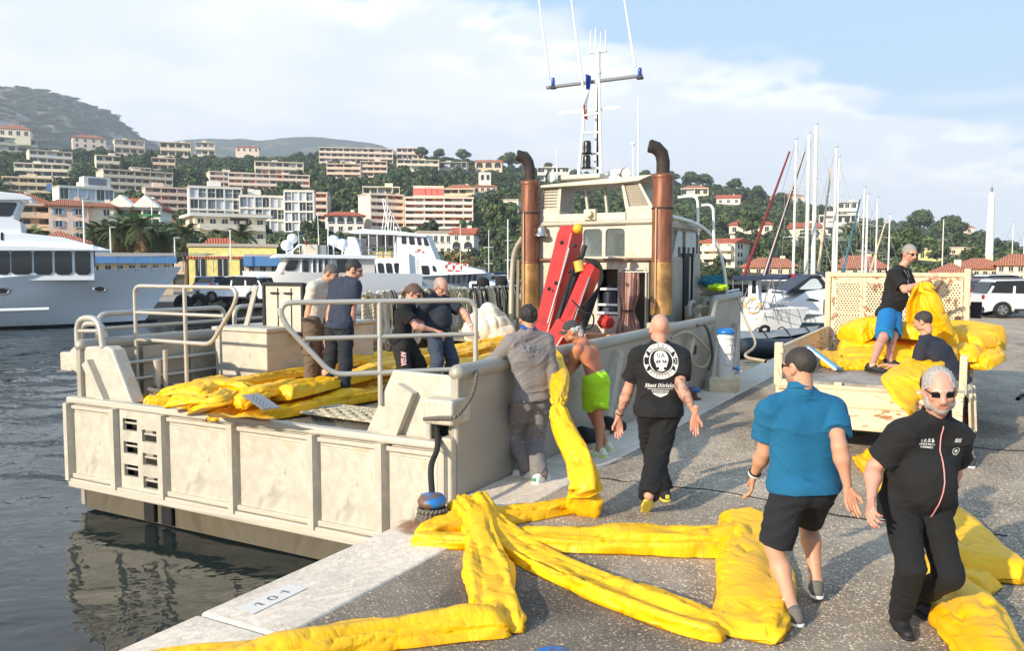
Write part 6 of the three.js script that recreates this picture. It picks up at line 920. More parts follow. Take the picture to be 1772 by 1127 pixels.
// ---------- yellow containment boom ----------
const boomT=tex(1024,(u,v)=>{const n=tfbm(u,v,5,5,71),m=tfbm(u,v,30,3,73),st=sstep(0.1,0.4,tfbm(u,v,11,5,77))*0.8,k=1+n*0.08+m*0.05;return[lerp(250*k,200,st*0.55),lerp(188*k,136,st*0.6),lerp(2,36,st*0.5)];});
const creaseT=tex(512,(u,v)=>{const w=tfbm(u,v,6,4,81)*0.9,a=Math.abs(tfbm(u,v,14,3,85)+w*0.3),b=Math.abs(tfbm(u,v,7,4,88));return 0.35+0.8*Math.min(a*2.2,0.5)+0.5*Math.min(b*2,0.4);},{data:true});
const boomM=phys(0xffffff,0.48,{map:rept(boomT,0.8,1),bumpMap:rept(creaseT,1.1,1),bumpScale:0.005});
function boomGeo(pts,w,h,o={}){
const{seed=1,floor=0,nA=36,crease=1,closed=true,roll=0,hang=false}=o,c=new THREE.CatmullRomCurve3(pts.map(v3),false,'catmullrom',0.4),L=c.getLength(),n=Math.max(16,Math.round(L/0.022)),fr=[],P=[],U=[],I=[];const W=typeof w==='function'?w:()=>w,Hh=typeof h==='function'?h:()=>h;
let prevS=null;
for(let i=0;i<=n;i++){
const u=i/n,p=c.getPointAt(u),t=c.getTangentAt(u);let s=hang?V(0,1,0).cross(t):V(t.z,0,-t.x);if(s.length()<0.15)s=(prevS||V(1,0,0)).clone();s.addScaledVector(t,-s.dot(t)).normalize();if(prevS&&s.dot(prevS)<0)s.negate();prevS=s;const up=t.clone().cross(s).normalize();if(!hang&&up.y<0)up.negate();if(roll){s.applyAxisAngle(t,roll);up.applyAxisAngle(t,roll);}
const e=Math.min(u,1-u)*L,end=closed?Math.sqrt(clamp(e/0.09)):1,ww=W(u)/2*(hang?0.6+0.4*end:0.86+0.2*end),hh=Hh(u)*(0.28+0.72*end)*(hang?1:0.78),ck=crease*(0.12+0.85*Math.exp(-e/0.2));
for(let k=0;k<=nA;k++){
const a=k/nA*2*PI,ca=Math.cos(a),sa=Math.sin(a),x=Math.sign(ca)*Math.pow(Math.abs(ca),0.72)*ww,y=(hang?Math.sign(sa)*Math.pow(Math.abs(sa),0.7)*hh/2:(sa>0?Math.pow(sa,0.55)*hh:sa*0.02))*(1+0.22*noise3(u*L*1.2+seed,ca*1.6,seed)+0.16*ca*noise3(u*L*0.7,seed*3,2));
const q=u*L,f=noise3(q*1.9+seed*7,ca*1.2+seed,sa*1.2)*0.030+(noise3(q*5+ca*2.4+seed*3,ca*1.8,sa*1.8+q)*0.012-Math.pow(1-Math.abs(noise3(q*6.5+ca*3.6+seed,ca*1.8+seed,sa*1.6-q*2)),9)*0.018)*ck-Math.pow(1-Math.abs(noise3(q*1.3+seed,ca*2.6+seed,sa*2.6)),10)*0.028-Math.pow(1-Math.abs(noise3(q*3.1+ca*3+seed*5,ca*1.4-q,sa*1.5)),12)*0.022;
const gr=-0.024*Math.exp(-Math.pow((ca-0.62-0.3*noise3(q*0.8,seed,1))/0.09,2))*sstep(-0.3,0.2,noise3(q*0.9,seed*2.3,5))-0.022*Math.exp(-Math.pow((ca+0.55+0.35*noise3(q*0.7,seed,8))/0.08,2))*sstep(-0.2,0.3,noise3(q*1.1,seed*1.7,9));const g=(sa>-0.2||hang)?f+gr*Math.min(1,ww/0.12):f*0.3,dx=ca*g*1.3,dy=(hang?sa*g:Math.max(sa,0.15)*g*1.4);
const r=p.clone().addScaledVector(s,x+dx).addScaledVector(up,y+dy);if(!hang)r.y=Math.max(r.y,floor+0.006+0.002*(seed%3));P.push(r.x,r.y,r.z);U.push(u*L,k/nA*1.1+seed*0.37);
}
}
for(let i=0;i<n;i++)for(let k=0;k<nA;k++){const a=i*(nA+1)+k,b=a+nA+1;I.push(a,a+1,b,b,a+1,b+1);}
for(const[row,s]of[[0,1],[n,-1]]){const c0=P.length/3,b=row*(nA+1);let x=0,y=0,z=0;for(let k=0;k<nA;k++){x+=P[(b+k)*3];y+=P[(b+k)*3+1];z+=P[(b+k)*3+2];}P.push(x/nA,y/nA,z/nA);U.push(0,0);for(let k=0;k<nA;k++)s>0?I.push(c0,b+k+1,b+k):I.push(c0,b+k,b+k+1);}
const g=new THREE.BufferGeometry();g.setAttribute('position',new THREE.Float32BufferAttribute(P,3));g.setAttribute('uv',new THREE.Float32BufferAttribute(U,2));g.setIndex(I);g.computeVertexNormals();return g;
}
const G=(px,py,y=0)=>{const p=atY(px,py,y);return[p.x,y,p.z];};
{
const b=thing('containment_boom','long yellow fabric boom zigzagging over the quay in the foreground','boom');
part('boom_section',boomGeo([[-4.9,0,-1.9],G(400,1160),G(640,1112),G(800,1092),G(878,1086)],0.36,0.17,{seed:1,crease:0.7}),boomM,b);
part('boom_section',boomGeo([G(868,1100),G(850,1010),G(826,930),G(812,882)],(u)=>0.34-0.06*u,(u)=>0.15+0.08*u,{seed:2,crease:1.4}),boomM,b);
part('boom_section',boomGeo([[...G(806,892).slice(0,1),0.1,G(806,892)[2]],G(900,960),G(1050,1030),G(1180,1080),G(1262,1100)],(u)=>0.33,(u)=>0.19-0.06*u,{seed:3}),boomM,b);
part('boom_section',boomGeo([G(1276,1108),G(1298,1060),G(1306,985),G(1294,915)],0.5,(u)=>0.13+0.13*u,{seed:4,crease:1.5}),boomM,b);
part('boom_flap',boomGeo([G(1318,1106),G(1334,1040),G(1328,960)],0.28,0.07,{seed:14,crease:1.6}),boomM,b);
part('boom_section',boomGeo([G(1302,950),G(1200,952),G(1050,948),G(890,940)],0.36,(u)=>0.27-0.1*u,{seed:5,crease:0.8}),boomM,b);
part('boom_section',boomGeo([[...G(900,944)],G(820,945),G(716,938)],0.3,0.13,{seed:6,crease:1.2}),boomM,b);
part('boom_section',boomGeo([G(724,934),G(800,915),G(900,898),G(1000,882)],0.24,0.16,{seed:7,crease:0.8}),boomM,b);
const hand=atZ(962,702,-7.25);
part('boom_section',boomGeo([G(1002,890),[...atZ(1012,850,-6.75).toArray()],atZ(1003,800,-6.95).toArray(),atZ(978,745,-7.15).toArray(),hand.toArray()],(u)=>0.24-0.09*u*u,(u)=>0.36-0.19*u,{seed:8,hang:true,crease:0.9,closed:true,roll:1.1}),boomM,b);
part('boom_section',boomGeo([hand.toArray(),atZ(970,672,-7.7).toArray(),atZ(968,645,-8.2).toArray(),atZ(950,618,-8.6).toArray(),atZ(925,604,-8.9).toArray()],(u)=>0.15+0.10*sstep(0,0.5,u),(u)=>0.12+0.12*sstep(0,0.5,u),{seed:9,hang:true,crease:1.3}),boomM,b);
}
{
const b=thing('containment_boom','yellow fabric boom flaked in long folds on the barge deck','boom');
const F=0.5,q=(px,py,y)=>{const p=atY(px,py,F+(y||0));return[p.x,F+(y||0),p.z];},sec=(pts,w,h,s,c=1.2)=>part('boom_section',boomGeo(pts,w,h,{seed:s,floor:F-0.1,crease:c}),boomM,b);
sec([q(250,700),q(330,696),q(420,684),q(560,655),q(700,630),q(860,600)],0.42,0.17,21);sec([q(300,710),q(400,702),q(520,680),q(650,655),q(820,630)],0.46,0.19,22);sec([q(355,724),q(420,716),q(520,700),q(620,680),q(760,652),q(870,628)],0.46,0.24,23,1.4);sec([q(405,728),q(490,718),q(560,704),q(650,688),q(760,668)],0.34,0.2,24);
sec([q(330,690,0.15),q(430,664,0.16),q(560,640,0.18),q(680,615,0.18)],0.36,0.16,25,1.4);sec([q(480,690,0.2),q(600,660,0.22),q(730,630,0.24),q(880,600,0.24)],0.4,0.18,26,1.3);sec([q(640,640,0.1),q(760,615,0.2),q(890,588,0.3)],0.5,0.2,27,1.5);sec([q(700,668,0.06),q(800,640,0.2),q(884,618,0.3)],0.45,0.2,28,1.5);
sec([q(318,692,0.1),q(345,676,0.17),q(392,664,0.12)],0.34,0.15,29,1.6);sec([q(258,690),q(292,690,0.05),q(330,682,0.08)],0.26,0.14,31,1.4);
sec([q(300,704,0.1),q(352,694,0.2),q(420,700,0.14),q(470,690,0.2)],0.3,0.14,32,2.2);sec([q(340,716,0.02),q(376,700,0.2),q(400,684,0.22)],0.3,0.13,33,2.4);sec([q(410,706,0.16),q(450,684,0.26),q(520,672,0.2),q(600,668,0.12)],0.34,0.13,34,2.2);sec([q(276,690,0.06),q(312,678,0.16),q(372,672,0.2),q(440,676,0.2)],0.26,0.13,35,2.4);
part('boom_end_flap',surf((u,v)=>{const A=V(...q(352,716,0.18)),B=V(...q(482,722,0.22)),C=V(...q(462,722,0.02)),D=V(...q(380,722,0.02));const p=A.clone().lerp(B,u).lerp(D.clone().lerp(C,u),v);p.y+=0.03*noise3(u*5,v*5,3);return p;},20,12),boomM,b);
part('connector_plate',(()=>{const g=rbox(0.62,0.016,0.2,0,0,0,0.005);g.rotateZ(-0.12).rotateY(-0.42);const p=q(452,695,0.29);return g.translate(...p);})(),steelM,b);for(let i=0;i<6;i++){const p=V(...q(452,695,0.305));part('bolt',place(new THREE.CylinderGeometry(0.012,0.012,0.016,8),p.x-0.22+i*0.088,p.y+0.028-i*0.011,p.z-0.1+i*0.039),greyM,b);}
}
{
const b=thing('containment_boom','yellow fabric boom heaped in thick folds on the truck bed','boom');
const F=0.86,z=(px,py,d)=>atZ(px,py,d).toArray(),sec=(pts,w,h,s,c=1.1,o={})=>part('boom_section',boomGeo(pts,w,h,{seed:s,floor:F,crease:c,...o}),boomM,b);
const y=(px,py,d,yy)=>{const p=atZ(px,py,d);return[p.x,yy,p.z];};
sec([y(1448,600,-13.6,0.86),y(1520,600,-13.7,0.9),y(1600,600,-13.8,0.9),y(1690,600,-13.7,0.95)],0.85,0.36,41,1.3);sec([y(1480,600,-14.3,1.0),y(1560,600,-14.2,1.05),y(1650,600,-14.1,1.1),y(1720,600,-13.8,1.05)],0.75,0.42,42,1.2);
sec([y(1452,600,-13.1,0.86),y(1500,600,-12.9,0.88),y(1560,600,-12.9,0.88),y(1640,600,-13.0,0.88)],0.6,0.26,43,1.5);sec([y(1470,600,-13.5,1.12),y(1500,600,-13.7,1.26),y(1560,600,-13.7,1.22),y(1610,600,-13.6,1.2)],0.6,0.28,44,1.4);
sec([y(1600,600,-13.6,1.12),y(1660,600,-13.5,1.2),y(1716,600,-13.3,1.12)],0.6,0.3,45,1.3);sec([y(1590,600,-13.1,0.95),y(1640,600,-12.9,0.98),y(1700,600,-12.8,1.0)],0.55,0.26,46,1.4);sec([y(1706,600,-13.6,0.98),y(1718,600,-13.0,1.0),y(1690,600,-12.6,0.9)],0.32,0.22,47,1.5);
sec([y(1432,600,-12.0,0.86),y(1470,600,-12.2,0.86),y(1530,600,-12.4,0.86)],0.5,0.2,48,1.5);sec([y(1490,600,-12.75,0.87),y(1540,600,-12.95,0.87),y(1580,600,-12.8,0.87)],0.4,0.24,49,1.6);
part('boom_end_flap',surf((u,v)=>{const A=atZ(1404,604,-11.9),B=atZ(1448,606,-12.6),C=atZ(1462,640,-11.9),D=atZ(1440,640,-11.5);C.y=D.y=0.9;const p=A.clone().lerp(B,u).lerp(D.clone().lerp(C,u),v);p.y+=0.02*noise3(u*5,v*5,3);return p;},14,14),boomM,b);
part('connector_strip',beam(atZ(1400,600,-11.82),atZ(1452,638,-11.42),0.11,0.02,0.5),std(SR(60,150,190),0.4),b);part('connector_edge',beam(atZ(1398,602,-11.76),atZ(1446,640,-11.36),0.03,0.025,0.5),whiteM,b);
sec([z(1598,488,-12.35),z(1604,505,-12.3),z(1612,535,-12.35),z(1624,570,-12.5),z(1636,602,-12.6),z(1630,625,-12.2)],(u)=>0.2+0.16*sstep(0,0.4,u),(u)=>0.12+0.16*sstep(0,0.3,u),50,1.0,{hang:true});
sec([z(1598,492,-12.45),z(1586,520,-12.6),z(1580,560,-12.8)],0.24,0.12,51,1.6,{hang:true});
sec([z(1620,615,-12.0),z(1590,635,-11.3),z(1570,645,-10.9),z(1558,660,-10.55),z(1572,690,-10.4),z(1580,720,-10.38)],(u)=>0.36+0.14*u,(u)=>0.18-0.11*u,52,1.2,{hang:true,floor:0});
}
{
const b=thing('containment_boom','yellow fabric boom folded on the asphalt behind the bearded man','boom');
const sec=(pts,w,h,s,c=1)=>part('boom_section',boomGeo(pts,w,h,{seed:s,crease:c}),boomM,b);
sec([[-1.02,0,-10.5],[-0.85,0,-9.9],[-0.6,0,-9.2],G(1604,905)],0.45,0.14,61);sec([G(1600,890),G(1660,940),G(1712,1010)],0.52,0.22,62,1.2);sec([G(1720,1030),G(1665,1015),G(1610,985)],0.4,0.17,63,1.3);sec([G(1600,985),G(1650,1050),G(1700,1130),[0.35,0,-4.6],[0.6,0,-3.9]],0.37,0.22,64,0.9);
}
// ---------- people: continuous bodies meshed from a smooth field ----------
class Field{
constructor(cell,k){this.c=cell;this.k=k;this.prims=[];this.mods=[];this.lo=V(1e9,1e9,1e9);this.hi=V(-1e9,-1e9,-1e9);}
add(lo,hi,fn){this.lo.min(lo);this.hi.max(hi);this.prims.push([lo,hi,fn,this.limb||0]);}
cap(a,b,ra,rb,o={}){
const R_=Math.max(ra,rb)*1.05,lo=a.clone().min(b).subScalar(R_),hi=a.clone().max(b).addScalar(R_),ab=b.clone().sub(a),L2=Math.max(ab.lengthSq(),1e-9),L=Math.sqrt(L2),ax=a.x,ay=a.y,az=a.z,bx_=ab.x,by=ab.y,bz_=ab.z,f=o.flat,cut=o.cutB,cutA=o.cutA;
this.add(lo,hi,(x,y,z)=>{
let px=x-ax,py=y-ay,pz=z-az,t=(px*bx_+py*by+pz*bz_)/L2;const tr=t;t=t<0?0:t>1?1:t;
px-=bx_*t;py-=by*t;pz-=bz_*t;let q=1;
if(f){const d=px*f[0].x+py*f[0].y+pz*f[0].z,e=d/f[1]-d;px+=f[0].x*e;py+=f[0].y*e;pz+=f[0].z*e;q=0.5+0.5*f[1];}
let d=(Math.sqrt(px*px+py*py+pz*pz)-(ra+(rb-ra)*t))*q;if(cut)d=Math.max(d,(tr-1)*L);if(cutA)d=Math.max(d,-tr*L);return d;
});
}
ell(c,rx,ry,rz,q){
const m=Math.max(rx,ry,rz),lo=c.clone().subScalar(m),hi=c.clone().addScalar(m),iq=q?q.clone().invert():null,v=V(),mn=Math.min(rx,ry,rz);
this.add(lo,hi,(x,y,z)=>{v.set(x-c.x,y-c.y,z-c.z);if(iq)v.applyQuaternion(iq);const k0=Math.hypot(v.x/rx,v.y/ry,v.z/rz),k1=Math.hypot(v.x/(rx*rx),v.y/(ry*ry),v.z/(rz*rz));return k1>1e-9?k0*(k0-1)/k1:-mn;});
}
mod(fn){this.mods.push(fn);}
mesh(){
const{c,k}=this,pad=0.03,lo=this.lo.clone().subScalar(pad+2*c),nx=Math.ceil((this.hi.x-lo.x+pad)/c)+3,ny=Math.ceil((this.hi.y-lo.y+pad)/c)+3,nz=Math.ceil((this.hi.z-lo.z+pad)/c)+3,S=new Float32Array(nx*ny*nz),S2=this.prims.some((p)=>p[3])?new Float32Array(nx*ny*nz):null,mg=Math.max(0.03,3*c);
for(const[a,b,fn,lm]of this.prims){const T=lm?S2:S;
const i0=Math.max(0,Math.floor((a.x-mg-lo.x)/c)),i1=Math.min(nx-1,Math.ceil((b.x+mg-lo.x)/c)),j0=Math.max(0,Math.floor((a.y-mg-lo.y)/c)),j1=Math.min(ny-1,Math.ceil((b.y+mg-lo.y)/c)),k0=Math.max(0,Math.floor((a.z-mg-lo.z)/c)),k1=Math.min(nz-1,Math.ceil((b.z+mg-lo.z)/c));
for(let z=k0;z<=k1;z++)for(let y=j0;y<=j1;y++){let o=(z*ny+y)*nx+i0;for(let x=i0;x<=i1;x++,o++){const d=fn(lo.x+x*c,lo.y+y*c,lo.z+z*c);if(d<0.12)T[o]+=Math.exp(-k*d);}}
}
const ds=(v)=>v>1e-12?-Math.log(v)/k:0.3;for(let o=0;o<S.length;o++){let d=ds(S[o]);if(S2){const e=ds(S2[o]);d=-Math.log(Math.exp(-120*d)+Math.exp(-120*e))/120;}S[o]=d;}
if(this.mods.length)for(let z=0,o=0;z<nz;z++)for(let y=0;y<ny;y++)for(let x=0;x<nx;x++,o++)if(S[o]<0.05&&S[o]>-0.08)for(const m of this.mods)S[o]=m(lo.x+x*c,lo.y+y*c,lo.z+z*c,S[o]);
const id=new Int32Array(nx*ny*nz).fill(-1),P=[],I=[],N=[],sx=1,sy=nx,sz=nx*ny,corner=[0,sx,sy,sx+sy,sz,sx+sz,sy+sz,sx+sy+sz];
const E=[[0,1],[2,3],[4,5],[6,7],[0,2],[1,3],[4,6],[5,7],[0,4],[1,5],[2,6],[3,7]];
for(let z=0;z<nz-1;z++)for(let y=0;y<ny-1;y++)for(let x=0;x<nx-1;x++){
const o=(z*ny+y)*nx+x;let m=0;for(let q=0;q<8;q++)if(S[o+corner[q]]<0)m|=1<<q;if(m===0||m===255)continue;
let X=0,Y=0,Z=0,n=0;for(const[a,b]of E){const va=S[o+corner[a]],vb=S[o+corner[b]];if((va<0)===(vb<0))continue;const t=va/(va-vb);X+=(a&1)+t*((b&1)-(a&1));Y+=((a>>1)&1)+t*(((b>>1)&1)-((a>>1)&1));Z+=(a>>2)+t*((b>>2)-(a>>2));n++;}
id[o]=P.length/3;X/=n;Y/=n;Z/=n;P.push(lo.x+(x+X)*c,lo.y+(y+Y)*c,lo.z+(z+Z)*c);
const s=(q)=>S[o+corner[q]],l=(a,b,t)=>a+(b-a)*t;let gx=l(l(s(1)-s(0),s(3)-s(2),Y),l(s(5)-s(4),s(7)-s(6),Y),Z),gy=l(l(s(2)-s(0),s(3)-s(1),X),l(s(6)-s(4),s(7)-s(5),X),Z),gz=l(l(s(4)-s(0),s(5)-s(1),X),l(s(6)-s(2),s(7)-s(3),X),Y);const gl=Math.hypot(gx,gy,gz)||1;N.push(gx/gl,gy/gl,gz/gl);
}
const quad=(a,b,c2,d,f)=>{if(a<0||b<0||c2<0||d<0)return;f?I.push(a,c2,b,a,d,c2):I.push(a,b,c2,a,c2,d);};
for(let z=1;z<nz-1;z++)for(let y=1;y<ny-1;y++)for(let x=1;x<nx-1;x++){const o=(z*ny+y)*nx+x,s=S[o]<0;if(s!==(S[o+sx]<0))quad(id[o],id[o-sy],id[o-sy-sz],id[o-sz],!s);if(s!==(S[o+sy]<0))quad(id[o],id[o-sz],id[o-sz-sx],id[o-sx],!s);if(s!==(S[o+sz]<0))quad(id[o],id[o-sx],id[o-sx-sy],id[o-sy],!s);}
const g=new THREE.BufferGeometry();g.setAttribute('position',new THREE.Float32BufferAttribute(P,3));g.setAttribute('normal',new THREE.Float32BufferAttribute(N,3));g.setIndex(I);return g;
}
}
function paint(g,fn){const p=g.attributes.position,c=new Float32Array(p.count*3);for(let i=0;i<p.count;i++){const q=fn(p.getX(i),p.getY(i),p.getZ(i),i);c[3*i]=q[0];c[3*i+1]=q[1];c[3*i+2]=q[2];}g.setAttribute('color',new THREE.BufferAttribute(c,3));return g;}
const skinM=std(0xffffff,0.52,{vertexColors:true});
const clothB=tex(256,(u,v)=>0.5+0.3*Math.sin(u*2*PI*64)*Math.sin(v*2*PI*64)+tfbm(u,v,20,3,3)*0.4,{data:true});
const clothMats={};const cloth=(r,g,b)=>clothMats[[r,g,b]]??=std(SR(r,g,b),0.92,{});
function ik(S,T,a,b,pole){
const d=T.clone().sub(S);let L=d.length();const k=L>(a+b)*0.999?L/((a+b)*0.999):1;a*=k;b*=k;d.normalize();const x=(a*a-b*b+L*L)/(2*L),h=Math.sqrt(Math.max(0,a*a-x*x));const n=pole.clone().addScaledVector(d,-pole.dot(d)).normalize();return S.clone().addScaledVector(d,x).addScaledVector(n,h);
}
function headGeo(o,cell){
const f=new Field(cell,130),e=o.fat||1;
f.ell(V(0,0.036,-0.012),0.077,0.092,0.097);f.ell(V(0,0.02,0.035),0.066,0.075,0.062);f.ell(V(0,-0.045,0.034),0.058*e,0.062,0.056);f.ell(V(0,-0.088,0.060),0.027,0.020,0.023);
for(const s of[-1,1]){f.ell(V(s*0.047*e,-0.072,0.012),0.02,0.026,0.04);f.ell(V(s*0.040,-0.018,0.072),0.021,0.019,0.018);f.cap(V(s*0.012,0.028,0.093),V(s*0.043,0.026,0.074),0.010,0.009);f.ell(V(s*0.013,-0.036,0.098),0.009,0.008,0.010);f.ell(V(s*0.080,-0.004,-0.012),0.010,0.031,0.019,new THREE.Quaternion().setFromEuler(new THREE.Euler(0.15,s*0.35,0)));f.ell(V(s*0.077,-0.026,-0.004),0.009,0.012,0.010);}
f.cap(V(0,0.018,0.095),V(0,-0.032,0.113),0.009,0.0135);f.cap(V(-0.018,-0.061,0.083),V(0.018,-0.061,0.083),0.0085,0.0085);f.cap(V(-0.014,-0.072,0.082),V(0.014,-0.072,0.082),0.0085,0.0085);
f.cap(V(0,-0.05,-0.022),V(0,-0.115,-0.030),0.055*e,0.052*e);
f.mod((x,y,z,d)=>{for(const s of[-1,1]){const q=0.016-Math.hypot(x-s*0.031,(y-0.008)*1.25,(z-0.098));d=Math.max(d,q*0.8);const c=0.008-Math.hypot((x-s*0.089)*1.0,(y+0.002)*0.5,(z+0.006)*0.7);d=Math.max(d,c*0.7);}const m=0.0028-Math.hypot(Math.max(0,Math.abs(x)-0.019),y+0.0665,(z-0.09)*0.3);return Math.max(d,m);});
const sk=o.skin,g=f.mesh();
return paint(g,(x,y,z)=>{const n=1+0.10*fbm(x*30,y*30,z*30,3);let c=[sk[0]*n,sk[1]*n,sk[2]*n];const red=Math.exp(-((Math.abs(x)-0.04)**2+(y+0.022)**2)/0.0006)*(z>0.04?0.5:0)+Math.exp(-(x*x+(y+0.035)**2)/0.0003)*(z>0.09?0.5:0)+(Math.abs(x)>0.078?0.4:0);c=[c[0]*(1+0.04*red),c[1]*(1-0.22*red),c[2]*(1-0.25*red)];if(z>0.075&&Math.abs(x)<0.026&&y<-0.054&&y>-0.080)c=[c[0]*0.82,c[1]*0.62,c[2]*0.6];if(z>0.06&&y>0.020&&y<0.034&&Math.abs(x)>0.012&&Math.abs(x)<0.05&&o.brow){c=c.map((v,i)=>lerp(v,o.brow[i],0.65));}if(o.stubble&&y<-0.035&&y>-0.12&&z>-0.01&&!(Math.abs(x)<0.02&&y>-0.08&&y<-0.054)){const k=o.stubble*sstep(-0.035,-0.055,y);c=c.map((v,i)=>lerp(v,[0.10,0.085,0.08][i],k));}return c;});
}
function shellGeo(cell,off,keep,amp,freq,extra){
const f=new Field(cell,130);f.ell(V(0,0.036,-0.012),0.077+off,0.092+off,0.097+off);f.ell(V(0,0.02,0.03),0.066+off,0.072+off,0.062+off);if(extra)extra(f);
f.mod((x,y,z,d)=>{d+=amp*noise3(x*freq,y*freq*0.6,z*freq)+amp*0.6*noise3(x*freq*2.3,y*freq,z*freq*2.3);return Math.max(d,-keep(x,y,z));});return f.mesh();
}
function hairColors(g,c,v=0.3){return paint(g,(x,y,z)=>{const n=1+v*0.5*noise3(x*260,y*90,z*260)+v*0.6*noise3(x*500,y*160,z*500);return[c[0]*n,c[1]*n,c[2]*n];});}
const hairM=std(0xffffff,0.7,{vertexColors:true});
function handGeo(W,dir,nrm,side,curl,s,cell,spread=0.0){
const f=new Field(cell,330),y=dir.clone().normalize(),n=nrm.clone().addScaledVector(y,-nrm.dot(y)).normalize(),t=n.clone().cross(y).multiplyScalar(side).normalize();const at=(a,b,c)=>W.clone().addScaledVector(t,a*s).addScaledVector(y,b*s).addScaledVector(n,c*s);
f.cap(at(0,-0.05,0),at(0,0.012,0),0.027*s,0.025*s,{flat:[n,0.72]});
const len=[[0.043,0.026,0.021],[0.048,0.03,0.022],[0.044,0.028,0.021],[0.035,0.021,0.018]],bx_=[0.029,0.0095,-0.0105,-0.029],by=[0.092,0.097,0.092,0.082];
for(let i=0;i<4;i++){
f.cap(at(bx_[i]*0.45,0.01,0),at(bx_[i],by[i],0),0.0155*s,0.0115*s);let p=at(bx_[i],by[i],0),a=curl*(0.5+0.12*i),d0=y.clone().addScaledVector(t,bx_[i]*(1.6+spread*3)).normalize();
for(let j=0;j<3;j++){const d=d0.clone().multiplyScalar(Math.cos(a)).addScaledVector(n,Math.sin(a)),q=p.clone().addScaledVector(d,len[i][j]*s);f.cap(p,q,(0.0094-j*0.0009)*s,(0.0086-j*0.001)*s);p=q;a+=curl*(0.75+0.1*i);}
}
f.cap(at(0.005,0.03,0.003),at(0.0,0.075,0.002),0.022*s,0.02*s,{flat:[n,0.55]});f.cap(at(0.016,0.012,0.006),at(0.034,0.05,0.012),0.016*s,0.0125*s);
const th=at(0.034,0.05,0.012),d1=y.clone().multiplyScalar(0.72).addScaledVector(t,0.55).addScaledVector(n,0.15+curl*0.4).normalize(),q1=th.clone().addScaledVector(d1,0.034*s),d2=y.clone().multiplyScalar(0.9).addScaledVector(t,0.12).addScaledVector(n,0.2+curl*0.6).normalize();f.cap(th,q1,0.0115*s,0.0102*s);f.cap(q1,q1.clone().addScaledVector(d2,0.028*s),0.0102*s,0.0085*s);
return f.mesh();
}
